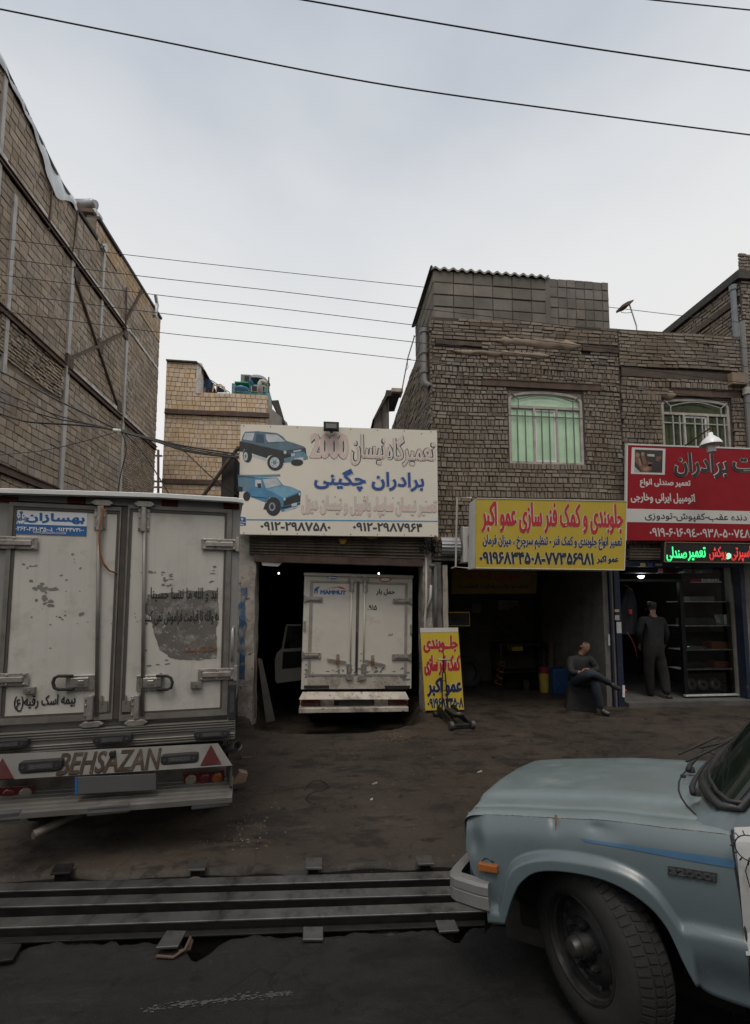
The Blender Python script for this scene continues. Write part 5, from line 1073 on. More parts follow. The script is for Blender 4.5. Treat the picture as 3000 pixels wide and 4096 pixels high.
q = MB(); q.box(xc1 + .6, xc1 + 1.0, .98, 1.35, -.6, -.2).box(xc1 + .6, xc1 + 1.0, .98, 1.35, -1.3, -.8); q.build('seat', m_rub, pk, bevel=.04)
q = MB(); c0 = Vector((xc1 + .38, 1.12, -.42)); q.tube([c0 + Vector((.09 * math.sin(a) * .5, .19 * math.cos(a) * .8, .19 * math.sin(a))) for a in [k * math.pi / 12 for k in range(25)]], .012, 6); q.build('steering_wheel', m_rub, pk, smooth=True)
q = MB(); q.box(xc1 + 1.18, xc1 + 3.2, .55, 1.0, -1.5, .0); q.build('load_bed', m_paint, pk, bevel=.02)
q = MB(); q.box(xf + .1, xc1 + 3.1, .28, .42, -1.1, -.4).box(xf + .06, xd, .42, .75, -1.3, -.45); q.build('chassis', m_under, pk)
# cowl panel between bonnet and screen
q = MB(); rows = []
for i, p_ in enumerate(sp_):
    k = min(1, i / 3.); dx_, dw = -.035 - .055 * k, .05 * (1 - k)
    h0 = Vector(hood_pt(p_.x + dx_, min(1.46, max(0, -p_.z - dw)))); h0.y -= .004; p1 = p_ + Vector((0, -.012, 0)); rows.append([h0, h0.lerp(p1, .5) + Vector((-.008, -.006, 0)), p1, p_ + Vector((.05, -.01, 0))])
q.grid(rows).build('cowl_panel', m_paint, pk, smooth=True)
q = MB(); p0 = sp_[0]; q.grid([[p0 + Vector((0, -.012, 0)), Vector((xd - .0, interp(crest, xd) + .004, -.005))], [p0 + Vector((.12, .12, -.01)), Vector((xd + .4, interp(crest, xd) + .005, .01))], [topp[0] + Vector((.03, 0, .03)), Vector((p0.x + .5, 1.5, -.05))]]); q.build('windscreen_pillar', m_paint, pk, smooth=True)
q = MB(); q.add([(xd + .14, interp(crest, xd) + .06, -.07), (xc1 + 1.06, interp(crest, xd) + .06, -.07), (xc1 + 1.06, 1.6, -.14), (xc1 + .46, 1.6, -.14)], [(0, 1, 2, 3)]); q.build('door_glass', M('tinted_windscreen', (.010, .017, .012)), pk)
# wipers
for pts, nz in (([(1352, 365), (1345, 330), (1362, 285), (1400, 225), (1452, 170)], (1368, 372)), ([(1325, 240), (1335, 210), (1365, 178), (1400, 135)], (1340, 250))):
    q = MB(); P_ = [onH(u, v, hc + .015 + .02 * i) for i, (u, v) in enumerate(pts)]; q.tube(P_, [.012, .011, .009, .006, .005][:len(P_)], 6)
    e = P_[-1]; q.tube([e + Vector((-.1, -.0, .16)), e + Vector((-.01, .03, .02)), e + Vector((.08, .05, -.2))], .006, 5); q.lathe([(.02, 0), (.018, .025), (0, .03)], onH(*nz, hc), (0, 1, 0), 10); q.build('wiper', m_rub, pk, smooth=True)
q = MB(); q.tube([onH(1385, 120, hc+.06), onH(1480, 100, hc+.05), onH(1560, 68, hc+.06)], .006, 5); q.tube([onH(1400, 125, hc+.05), onH(1470, 160, hc+.02)], .003, 5); q.build('wiper', m_rub, pk, smooth=True)
q = MB(); q.lathe([(.012, 0), (.012, .012), (0, .02)], surf(1300, 278), (0, 1, 0), 8); q.build('washer_nozzle', m_rub, pk)
# inner arch
q = MB(); q.box(-.52, .50, .2, .86, -.42, -.40); q.grid([[(.47 * math.cos(a), .40 + .45 * math.sin(a), z) for z in (-.40, .0)] for a in [math.pi * k / 16 for k in range(17)]]); q.build('wheel_arch', m_under, pk)
# steered wheel
WS = .84; st_ = R(37); ax = Vector((-math.sin(st_), 0, math.cos(st_))); wc = Vector((-.045, .465, -.03))
wh = bpy.data.objects.new('wheel', None); col.objects.link(wh); wh.parent = pk; wh.location = wc; wh.rotation_euler = (0, -st_, 0); wh.scale = (WS, WS, WS)
q = MB(); prf = [(.205, -.02), (.215, .0), (.235, .012), (.28, .022), (.325, .012), (.352, -.006), (.368, -.03), (.376, -.04), (.385, -.055), (.387, -.12), (.385, -.165), (.37, -.19), (.33, -.215), (.22, -.2)]
q.lathe(prf, (0, 0, 0), (0, 0, 1), 64); q.build('tyre', m_tyre, wh, smooth=40)
q = MB(); random.seed(2)
for k in range(64):
    a = 2 * math.pi * k / 64; da = .032
    for (r0, z0, r1, z1, o_) in ((.356, -.008, .384, -.052, 0), (.389, -.06, .389, -.105, .02), (.389, -.115, .389, -.16, -.02)):
        pp = []
        for e in (0, .0035):
            for aa, r_, z_ in ((a - da + o_, r0, z0), (a + da + o_ , r0, z0), (a + da, r1, z1), (a - da, r1, z1)): pp.append(((r_ + e) * math.cos(aa), (r_ + e) * math.sin(aa), z_ + e * (.6 if r0 < r1 else 0)))
        q.hexa(pp[:4], pp[4:])
q.build('tread', m_tyre, wh)
q = MB(); q.lathe([(.235, -.002), (.232, .014), (.222, .016), (.214, .004), (.206, -.03), (.198, -.06), (.185, -.07), (.16, -.05), (.135, -.035), (.12, -.03), (.11, -.04), (.075, -.035), (.06, -.0), (.055, .02)], (0, 0, 0), (0, 0, 1), 48); q.lathe([(.03, .02), (.055, .02)], (0, 0, 0), (0, 0, 1), 24); rim = q.build('rim', m_wheel, wh, smooth=35)
q = MB(); q.lathe([(.048, .018), (.046, .045), (.036, .06), (.02, .062), (0, .062)], (0, 0, 0), (0, 0, 1), 20); q.build('hub_cap', M('worn_hub', (.06, .058, .056), .45, .6, var=.2, sc_=15), wh, smooth=40)
for k in range(6): a = 2 * math.pi * (k + .3) / 6; q = MB(); q.cyl((.1 * math.cos(a), .1 * math.sin(a), -.04), (.1 * math.cos(a), .1 * math.sin(a), -.005), .016, 6); q.cyl((.1 * math.cos(a), .1 * math.sin(a), -.005), (.1 * math.cos(a), .1 * math.sin(a), .008), .009, 8); q.build('wheel_nut', m_wheel, wh)
q = MB()
for k in range(12): a = 2 * math.pi * (k + .5) / 12; q.lathe([(.017, 0), (0, .001)], (.172 * math.cos(a), .172 * math.sin(a), -.056), (-.3 * math.cos(a), -.3 * math.sin(a), 1), 10)
q.build('vent_holes', m_ink, wh)
wheel_simple(pk, (.0, .465, -1.35), .325, .2); wheel_simple(pk, (2.6, .36, -.15), .325, .2); wheel_simple(pk, (2.6, .36, -1.35), .325, .2)
# ------------------------------------------------------------------ steel channels over the drain
m_rail = M('worn_steel_channel', (.205, .20, .193), .38, .8, var=.35, sc_=2.5, dirt=(.03, .027, .024), da=.5, ds=3.0, bump=.15, bs=60)
RZ = -.185
for nm, ((la, ra), (lb, rb)) in zip(('farthest from the road', 'in the middle of the three', 'nearest the road'), (((3505.5, 3483), (3538, 3513)), ((3565, 3543), (3603, 3576)), ((3636, 3609), (3679, 3647)))):
    A, B = atZ(1000, la, RZ), atZ(1810, ra, RZ); Cc, D = atZ(1000, lb, RZ), atZ(1810, rb, RZ)
    yw = math.atan2(B.y - A.y, B.x - A.x); wd = ((A - Cc).length + (B - D).length) / 2 * .99; mid = (Cc + D) / 2
    fr = Frame((mid.x, mid.y, RZ), yaw=yw); fr.O.z = RZ
    rl = thing('steel_rail', 'long worn steel channel over the street drain, ' + nm, 'rail', fr, 'steel channels laid over the drain')
    q = MB(); q.box(-5.5, 6, -.012, 0, -wd, 0); q.build('top_flange', m_rail, rl, bevel=.004)
    q = MB(); q.box(-5.5, 6, -.085, -.013, -.012, -.001).box(-5.5, 6, -.085, -.013, -wd + .001, -wd + .012); q.build('web', M('dark_oily_steel', (.03, .028, .026), .5, .6, var=.3), rl)
fr = Frame(atZ(1300, 3712, -.23), yaw=-R(2.9)); ai = tag(MB().box(-4.5, 5, -.01, 0, -.02, .025).box(-4.5, 5, -.12, -.01, -.02, -.01).build('angle_iron', MATS['dark_oily_steel'], None, frame=fr, bevel=.002), 'thin bent steel angle running along the road edge of the drain', 'angle iron')
fr = Frame(atZ(1300, 3705, -.31), yaw=-R(2.2)); tag(MB().box(-4, 4.5, -.015, 0, -.05, .03).build('edge_plate', m_rail, None, frame=fr), 'low flat steel strip in the drain under the road edge', 'steel strip')
pts = [('left of the small grey truck exhaust shadow', 0), ]
for lab, P, z in (
    ('shiny square steel plate on the far drain lip in front of the garage', [(1221, 3471), (1289, 3471), (1287, 3430), (1222, 3430)], -.145),
    ('bright skewed steel plate on the far drain lip beside the pickup bumper', [(1672, 3456), (1737, 3454), (1724, 3420), (1660, 3422)], -.145),
    ('dull steel plate on the far drain lip over a round pipe end', [(751, 3478), (820, 3476), (828, 3438), (757, 3440)], -.145),
    ('almost black steel plate on the far drain lip below the truck exhaust', [(200, 3494), (281, 3489), (297, 3452), (222, 3455)], -.145),
    ('worn square steel plate on the broken road edge in front of the middle rails', [(1211, 3757), (1293, 3757), (1292, 3706), (1213, 3706)], -.17),
    ('skewed steel plate on the road edge under the pickup bumper', [(1757, 3726), (1838, 3722), (1818, 3678), (1740, 3680)], -.17),
    ('tilted dark steel plate lifted off the road edge above two bent rods', [(622, 3790), (712, 3784), (745, 3722), (668, 3720)], -.15),
    ('black steel plate on the road edge at the left border', [(-25, 3846), (52, 3836), (88, 3774), (-12, 3772)], -.16)):
    W = [atZ(x, y, z) for x, y in P]; c0 = sum(W, Vector()) / 4; fr = Frame(c0, yaw=math.atan2(W[1].y - W[0].y, W[1].x - W[0].x))
    t = thing('steel_plate', lab, 'steel plate', fr, 'square steel plates pinning the drain channels'); Lc = [fr.loc(v) for v in W]
    q = MB(); q.hexa([(v.x, -.014, v.z) for v in Lc], [(v.x, 0, v.z) for v in Lc]); q.build('plate', m_rail if 'black' not in lab else MATS['dark_oily_steel'], t, bevel=.003)
    q = MB(); w_ = .035; q.box(-w_, w_, -.34, -.014, -.04, .03); q.build('lug', MATS['dark_oily_steel'], t)
    if 'bent rods' in lab: q = MB(); q.tube([(-.05, -.03, .08), (.04, -.035, .09), (.09, -.02, .06), (.1, -.0, .0)], .008, 6); q.tube([(.06, -.03, .06), (.1, -.05, .02), (.09, -.06, -.06)], .01, 6); q.build('bent_rod', m_rust, t, smooth=True)
    if 'round pipe' in lab: q = MB(); q.tube([(.005 + .06 * math.cos(a), -.11 + .05 * math.sin(a), .05) for a in [math.pi * k / 12 for k in range(13)]], .008, 6); q.build('pipe_rim', m_rust, t, smooth=True)

# ------------------------------------------------------------------ sign boards
def sign_frame(px, py, Y): P = atY(px, py, Y); return Frame(P)
m_board = M('yellowed_white_banner', (.70, .655, .56), .6, var=.05, sc_=1.2, dirt=(.60, .565, .48), da=.58, ds=1.2)
FS = sign_frame(1352, 2142, 6.86); S = thing('sign_board', 'large weathered white sign with two vehicle pictures above the rolled garage shutter', 'sign', FS)
q = MB(); q.pprism(FS, [(963, 1697), (1100, 1700), (1350, 1709), (1748, 1722), (1753, 2147), (1350, 2143), (953, 2137)], -.09, 0); q.build('board', m_board, S)
q = MB()
for i in range(8): x = 975 + i * 107; q.lathe([(.008, 0), (.008, .004), (0, .005)], FS.p3(x, 1703 + (x - 963) * .032, 0), (0, 0, 1), 8); q.lathe([(.008, 0), (.008, .004), (0, .005)], FS.p3(x, 2132 + (x - 963) * .011, 0), (0, 0, 1), 8)
for x, y in ((1340, 1988), (1457, 1988), (1572, 1992), (1704, 2006), (1686, 1735), (1303, 1822), (1660, 1832)): q.lathe([(.008, 0), (.008, .004), (0, .005)], FS.p3(x, y, 0), (0, 0, 1), 8)
q.build('screws', m_rust, S)
m_pink = M('faded_pink_print', (.64, .50, .44), .6, var=.1, sc_=3); m_dkline = M('dark_outline', (.045, .045, .055), .6, var=.1); m_roy = M('royal_blue_print', (.025, .075, .28), .55, var=.1)
m_wpr = M('white_outline', (.70, .685, .64), .6, var=.03); m_rosel = M('greyish_rose', (.50, .37, .33), .6, var=.1); m_dgrey = M('grey_outline', (.40, .37, .34), .6, var=.1)
c3 = lambda x, y: (940 + x / 1.9667, 1660 + y / 1.9667)
def bx3(x0, y0, x1, y1): return (*c3(x0, y0), *c3(x1, y1))
def outlined(fr, parent, s, box, m0, m1, m2, w0, w1, w2, rtl=True):
    q = MB(); letter(q, fr, s, box, w0 + w1 + w2, .002, rtl)
    q.v = list(q.v); k0 = len(q.f)
    for kk, w in ((1, w0 + w1), (2, w0)):
        q.k = kk; letter(q, fr, s, (box[0], box[1], box[2], box[3]), w, .002 + .0022 * kk, rtl)
    return q.build('lettering', [m2, m1, m0], parent)
outlined(FS, S, 'تعمیرگاه', bx3(1190, 165, 1582, 410), m_pink, m_wpr, m_dkline, .001, .008, .011)
outlined(FS, S, 'نیسان', bx3(908, 155, 1185, 400), m_pink, m_wpr, m_dkline, .001, .008, .011)
outlined(FS, S, '2000', bx3(590, 148, 895, 345), m_pink, m_wpr, m_dkline, .012, .008, .010, rtl=False)
outlined(FS, S, 'برادران چگینی', bx3(622, 428, 1488, 602), m_roy, m_wpr, m_dgrey, .010, .006, .003)
outlined(FS, S, 'تعمیر نیسان سایپا، پاترول و نیسان دیزل', bx3(520, 640, 1588, 802), m_pink, m_wpr, m_dgrey, .005, .004, .003)
text(S, FS, '۰۹۱۲-۲۹۸۷۵۸۰', bx3(200, 842, 752, 912), m_dkline, w=.007, z=.002, rtl=False)
text(S, FS, '۰۹۱۲-۲۹۸۷۹۶۴', bx3(928, 848, 1474, 918), m_dkline, w=.007, z=.002, rtl=False)
q = MB(); q.pprism(FS, [c3(88, 818), c3(1602, 832), c3(1602, 840), c3(88, 828)], .0, .0025); q.build('blue_rule', M('sky_blue_print', (.06, .28, .52), .55, var=.1), S)
q = MB(); q.pprism(FS, [c3(40, 800), c3(84, 804), c3(86, 868), c3(38, 870)], .0, .003); e_ = q.build('house_number', m_roy, S); text(e_, FS, '۷', bx3(48, 810, 66, 832), m_wpr, w=.003, z=.004, rtl=False); q = MB(); q.pprism(FS, [c3(40, 840), c3(84, 842), c3(84, 846), c3(40, 844)], .003, .0045); q.pprism(FS, [c3(40, 856), c3(70, 858), c3(70, 864), c3(40, 862)], .003, .0045); q.build('number_bar', m_wpr, e_)
# printed vehicle pictures: flat prints, each colour one area
def picture(parent, fr, name, layers, cv):
    q = MB(); mats = []
    for i, (cname, col_, polys) in enumerate(layers):
        m_ = M(cname, col_, .6, var=.18, sc_=7); 
        if m_ not in mats: mats.append(m_)
        q.k = mats.index(m_); z = .0008 + .0005 * i
        for pl_ in polys: q.add([(*fr.px(*cv(x, y)), z) for x, y in pl_], [tuple(range(len(pl_)))])
    return q.build(name, mats, parent)
EL = lambda cx, cy, rx, ry, k=20: ell(cx, cy, rx, ry, k)
INK, PALE, SKYB, MIDB, DKB = ('print_black', (.025, .027, .03)), ('print_pale', (.48, .52, .53)), ('print_skyblue', (.13, .235, .31)), ('print_blue', (.07, .22, .37)), ('print_darkblue', (.035, .075, .12))
picture(S, FS, 'vehicle_picture', [
    ('print_navy', (.10, .165, .21), [[(48, 205), (60, 165), (78, 132), (180, 127), (330, 142), (375, 168), (405, 203), (470, 222), (548, 250), (550, 262), (385, 285), (210, 250), (100, 222)]]),
    (*INK, [[(35, 205), (100, 218), (210, 245), (380, 282), (555, 258), (566, 330), (560, 352), (365, 378), (345, 335), (300, 312), (262, 322), (250, 340), (135, 302), (110, 265), (75, 268), (60, 292), (36, 286)]]),
    (*PALE, [[(62, 192), (80, 142), (154, 140), (138, 203)], [(240, 150), (332, 156), (398, 208), (262, 215), (246, 190)], [(140, 305), (250, 342), (250, 362), (140, 328)]]),
    (*DKB, [[(160, 215), (170, 150), (224, 155), (232, 222)], [(412, 284), (545, 262), (548, 292), (416, 312)], [(250, 216), (350, 212), (340, 218), (252, 222)]]),
    (*SKYB, [[(385, 342), (440, 330), (440, 300), (450, 296), (545, 290), (572, 325), (575, 346), (442, 370), (390, 376)]]),
    (*PALE, [EL(394, 294, 12, 15, 12), [(466, 342), (536, 332), (540, 356), (468, 366)], [(442, 306), (470, 302), (470, 322), (442, 326)], [(460, 280), (520, 272), (520, 284), (460, 292)]]),
    (*INK, [EL(98, 318, 37, 56), EL(318, 374, 64, 64), EL(488, 374, 48, 26)]),
    (*PALE, [EL(84, 326, 17, 34), EL(312, 374, 38, 42)]), (*SKYB, [EL(84, 326, 8, 16), EL(312, 374, 16, 18)]),
    ('print_grey', (.26, .28, .29), [EL(312 + 26 * math.cos(k * 1.05), 374 + 30 * math.sin(k * 1.05), 5, 6, 8) for k in range(6)])], c3)
picture(S, FS, 'vehicle_picture', [
    (*SKYB, [[(22, 482), (150, 488), (140, 572), (90, 600), (30, 590)], [(22, 470), (200, 470), (355, 466), (358, 484), (150, 494), (22, 486)]]),
    (*MIDB, [[(140, 494), (330, 492), (378, 552), (440, 565), (518, 598), (520, 620), (512, 690), (480, 735), (370, 762), (346, 735), (325, 672), (272, 648), (245, 690), (120, 645), (85, 602), (60, 600), (32, 606), (34, 585), (85, 600), (140, 572)]]),
    ('print_lightblue', (.17, .36, .50), [[(240, 584), (375, 556), (440, 568), (512, 598), (385, 655), (300, 606)]]),
    (*PALE, [[(218, 505), (326, 496), (366, 550), (244, 578)], [(160, 508), (204, 512), (214, 570), (158, 562)], [(388, 745), (480, 722), (512, 700), (500, 722), (392, 762)]]),
    (*INK, [[(384, 662), (514, 612), (515, 682), (382, 716)], [(24, 560), (60, 566), (60, 604), (32, 600)], [(362, 725), (515, 692), (512, 704), (366, 742)], [(222, 742), (240, 690), (252, 700), (245, 745)]]),
    (*PALE, [EL(390, 662, 9, 12, 10), EL(508, 622, 8, 12, 10), [(444, 700), (486, 688), (486, 712), (446, 722)]]),
    (*INK, [EL(302, 720, 60, 74), EL(92, 640, 28, 37), [(174, 540), (206, 538), (208, 572), (180, 572)], [(130, 640), (250, 652), (250, 656), (130, 645)]]),
    ('print_grey', (.26, .28, .29), [EL(292, 722, 26, 34)]), (*INK, [EL(292, 722, 14, 20)])], c3)
# floodlight on the sign
FL = sign_frame(1325, 1718, 6.72); fl = thing('floodlight', 'small black floodlight on top of the white garage sign', 'floodlight', FL)
q = MB(); q.pbox(FL, 1294, 1686, 1356, 1718, -.09, 0); q.build('housing', m_rub, fl, bevel=.008); q = MB(); q.pbox(FL, 1304, 1694, 1346, 1712, 0, .004); q.build('lens', M('floodlight_lens', (.16, .165, .15), .25, var=.2), fl); q = MB(); q.pbox(FL, 1320, 1716, 1332, 1730, -.06, -.04); q.build('bracket', m_rust, fl)
# strut holding the sign
fr = Frame((0, 7.0, 0)); q = MB(); q.tube([fr.p3(955, 1788, 0), fr.p3(812, 1985, -.1), fr.p3(700, 2140, -.2)], .028, 6); q.tube([fr.p3(968, 1785, 0), fr.p3(948, 1800, .0)], .03, 6); tag(q.build('sign_strut', m_rust, None, frame=fr), 'dark rusty diagonal strut behind the left edge of the white garage sign', 'strut')

# yellow light box
FY = sign_frame(2200, 2277, 6.5); S = thing('sign_board', 'yellow light box sign with red and black writing over the dark workshop', 'sign', FY)
m_yel2 = M('yellow_sign_face', (.46, .335, .035), .5, var=.05, sc_=3, dirt=(.40, .29, .045), da=.6, ds=2)
m_wside = M('white_sign_fabric', (.55, .54, .51), .6, var=.08, sc_=3, bump=.3, bs=6)
fa = [FY.px(*v) for v in ((1906, 1993), (2507, 2005), (2497, 2280), (1902, 2272))]
q = MB(); q.hexa([(*fa[3], -.03), (*fa[2], -.03), (*fa[1], -.03), (*fa[0], -.03)], [(*fa[3], 0), (*fa[2], 0), (*fa[1], 0), (*fa[0], 0)]); q.build('sign_face', m_yel2, S)
q = MB(); q.hexa([(*fa[3], -.36), (*fa[2], -.36), (*fa[1], -.36), (*fa[0], -.36)], [(fa[3][0] - .002, fa[3][1], -.03), (fa[2][0] - .01, fa[2][1], -.03), (fa[1][0] - .01, fa[1][1], -.03), (fa[0][0] - .002, fa[0][1], -.03)]); q.build('box', m_wside, S)
q = MB()
for a, b in ((0, 1), (1, 2), (2, 3)): q.tube([(*fa[a], .002), (*fa[b], .002)], .008, 4)
q.build('edge_trim', m_wside, S)
q = MB(); fr_ = [(1828, 1991), (1886, 1991), (1884, 2274), (1823, 2268)]; P_ = [FY.p3(x, y, -.34) for x, y in fr_]
q.tube([P_[1], P_[0], P_[3], P_[2]], .016, 6); q.tube([P_[0], (P_[0][0], P_[0][1], -.7)], .014, 6); q.tube([P_[3], (P_[3][0], P_[3][1], -.6)], .014, 6); q.build('bare_frame', M('pale_frame_tube', (.42, .39, .35), .6, var=.2), S)
c5 = lambda x, y: (1780 + x / 2.1737, 1960 + y / 2.1737); b5 = lambda a, b, c, d: (*c5(a, b), *c5(c, d))
m_red2 = M('sign_red', (.42, .02, .025), .5, var=.05); m_navy = M('sign_navy', (.02, .022, .075), .5, var=.05)
text(S, FY, 'جلوبندی و کمک فنر سازی عمو اکبر', b5(316, 112, 1548, 378), m_red2, w=.010, z=.002, halo=m_wside, hw=.008)
text(S, FY, 'تعمیر انواع جلوبندی و کمک فنر - تنظیم سرچرخ ، میزان فرمان', b5(328, 398, 1537, 517), m_navy, w=.0045, z=.002, halo=m_wside, hw=.005)
text(S, FY, '۰۹۱۹۶۸۳۴۵۰۸-۷۷۳۵۶۹۸۱', b5(300, 540, 1292, 646), m_ink, w=.009, z=.002, halo=m_wside, hw=.006, rtl=False)
text(S, FY, 'عمو اکبر', b5(1320, 570, 1506, 640), m_ink, w=.006, z=.002, halo=m_wside, hw=.004)
# air conditioner behind the bare frame
FX = sign_frame(1860, 2245, 6.95); S = thing('air_conditioner', 'old white air conditioner behind the bare end of the yellow sign frame', 'air conditioner', FX)
q = MB(); q.pbox(FX, 1853, 2108, 1900, 2250, -.3, 0); q.build('casing', m_wside, S, bevel=.01); q = MB(); q.pprism(FX, [(1870, 2150), (1876, 2130), (1884, 2124), (1895, 2130), (1895, 2215), (1880, 2220), (1872, 2190)], 0, .004); q.build('fan_grille', M('grey_grille', (.13, .13, .13), .7, var=.3), S)

# red sign
FR = sign_frame(2900, 2163, 6.8); S = thing('sign_board', 'red and white sign with black lettering and a seat picture under the pendant lamp', 'sign', FR)
m_redb = M('red_sign_face', (.27, .010, .017), .7, var=.06, sc_=2, spec=.2); m_cream = M('sign_cream', (.56, .55, .52), .55, var=.05)
TLx = 2510; q = MB(); q.pprism(FR, [(2510, 1779), (3000, 1797), (3420, 1812), (3420, 2166), (2505, 2161)], -.04, 0); q.build('board', m_redb, S)
q = MB(); q.pprism(FR, [(2507, 1778), (2512, 1778), (2507, 2162), (2502, 2162)], -.04, .006); q.pprism(FR, [(2508, 1774), (3420, 1806), (3420, 1812), (2508, 1780)], -.04, .006); q.build('edge_trim', m_cream, S)
c6 = lambda x, y: (2450 + x / 3.0036, 1700 + y / 3.0036); b6 = lambda a, b, c, d: (*c6(a, b), *c6(c, d))
q = MB(); q.pprism(FR, [c6(176, 1005), (3420, 2053), (3420, 2104), c6(170, 1165)], 0, .002); q.build('white_band', m_cream, S)
outlined(FR, S, 'برادران', b6(733, 338, 1384, 636), m_ink, m_cream, m_cream, .012, .006, .002)
outlined(FR, S, 'اسپرت', (2928, 1815, 3190, 1920), m_ink, m_cream, m_cream, .012, .006, .002)
text(S, FR, 'تعمیر صندلی انواع', b6(328, 648, 937, 762), m_cream, w=.0045, z=.002); text(S, FR, 'اتومبیل ایرانی وخارجی', b6(218, 818, 988, 944), m_cream, w=.0045, z=.002)
text(S, FR, 'دنده عقب-کفپوش-تودوزی', b6(388, 1058, 1612, 1168), m_ink, w=.0025, z=.004); text(S, FR, 'روکش', (3010, 2056, 3110, 2092), m_ink, w=.0025, z=.004)
text(S, FR, '۰۹۱۹-۶۰۱۶۰۹٤-۰۹۳۸-۵۰۰۷٤۸۸', b6(446, 1246, 1720, 1350), m_cream, w=.004, z=.002, rtl=False)
q = MB(); q.pprism(FR, [c6(233, 268), c6(637, 285), c6(628, 598), c6(222, 586)], 0, .002); ph = q.build('picture_border', m_cream, S)
BR_ = lambda n, c: ('seat_' + n, c)
picture(ph, FR, 'seat_picture', [(*BR_('dark', (.03, .022, .02)), [[(268, 294), (603, 306), (596, 575), (262, 566)]]), (*BR_('tan', (.17, .085, .05)), [[(270, 330), (300, 325), (330, 400), (350, 480), (470, 470), (470, 540), (420, 570), (350, 560), (300, 470), (268, 440)], [(340, 350), (370, 335), (410, 440), (400, 490), (370, 480)], [(420, 440), (480, 450), (470, 500), (420, 490)], [(520, 380), (590, 380), (560, 440), (520, 430)]]),
    (*BR_('light', (.30, .17, .10)), [EL(300, 360, 24, 26, 12), EL(362, 348, 20, 24, 12), [(300, 400), (325, 405), (350, 480), (330, 490)], [(360, 520), (430, 500), (440, 540), (380, 555)]]), (*BR_('pale', (.45, .42, .40)), [[(412, 350), (500, 352), (504, 382), (420, 376)], [(262, 500), (330, 566), (264, 566)]])], lambda x, y: c6(x, y) )
for ob in [o for o in bpy.data.objects if o.name.startswith('seat_picture')]: ob.location.z += .002
# LED sign
FD = sign_frame(2850, 2250, 6.68); S = thing('led_sign', 'black LED sign with glowing green and red writing in a brass frame', 'sign', FD)
q = MB(); q.pprism(FD, [(2658, 2166), (3300, 2176), (3300, 2258), (2654, 2250)], -.08, -.004); q.build('case', M('black_led_panel', (.012, .011, .010), .4, var=.1), S)
q = MB(); P_ = [FD.px(*v) for v in ((2660, 2169), (3300, 2179), (3300, 2255), (2657, 2247))]
for i in range(4): q.tube([(*P_[i], .0), (*P_[(i + 1) % 4], .0)], .012, 4)
q.build('frame', M('brass_trim', (.19, .155, .09), .5, .5, var=.25, sc_=9), S)
m_lg = emit('green_led', (.06, 1.0, .30), 1.15); m_lr = emit('red_led', (.85, .05, .05), .75); m_lg2 = emit('mint_led', (.25, 1.0, .55), 1.1)
for s, b, mm, w_ in (('تعمیر', (2750, 2188, 2823, 2244), m_lg, .0048), ('صندلی', (2665, 2187, 2747, 2246), m_lg, .0048), ('روکش', (2836, 2186, 2906, 2241), m_lr, .0042), ('و', (2905, 2212, 2924, 2237), m_lg2, .008), ('اسپرتی', (2922, 2184, 3004, 2247), m_lr, .0042)):
    q = MB(); letter(q, FD, s, b, w_, .002, fill=False); q.build('led_lettering', mm, S)
# pendant lamp
FLp = sign_frame(2843, 1765, 6.3); S = thing('pendant_lamp', 'white bell shaped lamp hanging from a brown arm over the red sign', 'lamp', FLp)
c_ = FLp.p3(2844, 1780, 0); k = (FLp.px(2880, 1780)[0] - FLp.px(2808, 1780)[0]) / 2
q = MB(); q.lathe([(k, 0), (k * .92, k * .25), (k * .72, k * .55), (k * .4, k * .85), (k * .24, k * 1.0), (k * .2, k * 1.28), (0, k * 1.3)], c_, (0, 1, 0), 28); q.build('shade', M('white_enamel', (.80, .81, .83), .3, var=.03), S, smooth=True)
q = MB(); q.tube([(c_[0], c_[1] + k*.1, 0), (c_[0], c_[1] - k * .75, 0)], k * .40, 16); q.build('bulb', M('frosted_bulb', (.50, .49, .48), .35, var=.05), S, smooth=40)
a_ = FLp.p3(2741, 1782, -.47); b_ = FLp.p3(2846, 1709, .0); q = MB(); q.tube([a_, b_, (c_[0], c_[1] + k * 1.25, 0)], .013, 6); q.build('arm', m_rust, S)

# ------------------------------------------------------------------ banner leaning by the workshop
FN = Frame(atY(1776, 2840, 6.97) , tilt=R(-1.5)); S = thing('leaning_banner', 'tall yellow banner with red and blue writing leaning beside the workshop opening', 'banner', FN)
m_yban = M('yellow_banner', (.55, .40, .035), .55, var=.05, sc_=3, dirt=(.48, .34, .05), da=.6, ds=3, bump=.25, bs=5)
c4 = lambda x, y: (940 + x / 1.7208, 2200 + y / 1.7208); b4 = lambda a, b, c, d: (*c4(a, b), *c4(c, d))
q = MB(); q.pprism(FN, [c4(1275, 538), c4(1535, 536), c4(1577, 1098), c4(1310, 1105)], -.012, 0); q.build('panel', m_yban, S)
q = MB(); q.pprism(FN, [c4(1274, 536), c4(1535, 534), c4(1537, 563), c4(1276, 568)], .0, .003); q.build('white_hem', m_wside, S)
for s, b, mm, w_, rt in (('جلــوبندی', b4(1296, 588, 1533, 706), m_red2, .010, 1), ('کمک فنر سازی', b4(1302, 722, 1549, 862), m_red2, .010, 1), ('عمو اکبر', b4(1322, 876, 1560, 1008), m_navy, .011, 1), ('۰۹۱۹۶۸۳۴۵۰۸', b4(1325, 1018, 1571, 1086), m_ink, .006, 0)):
    text(S, FN, s, b, mm, w=w_, z=.002, halo=m_wside, hw=.005, rtl=bool(rt))
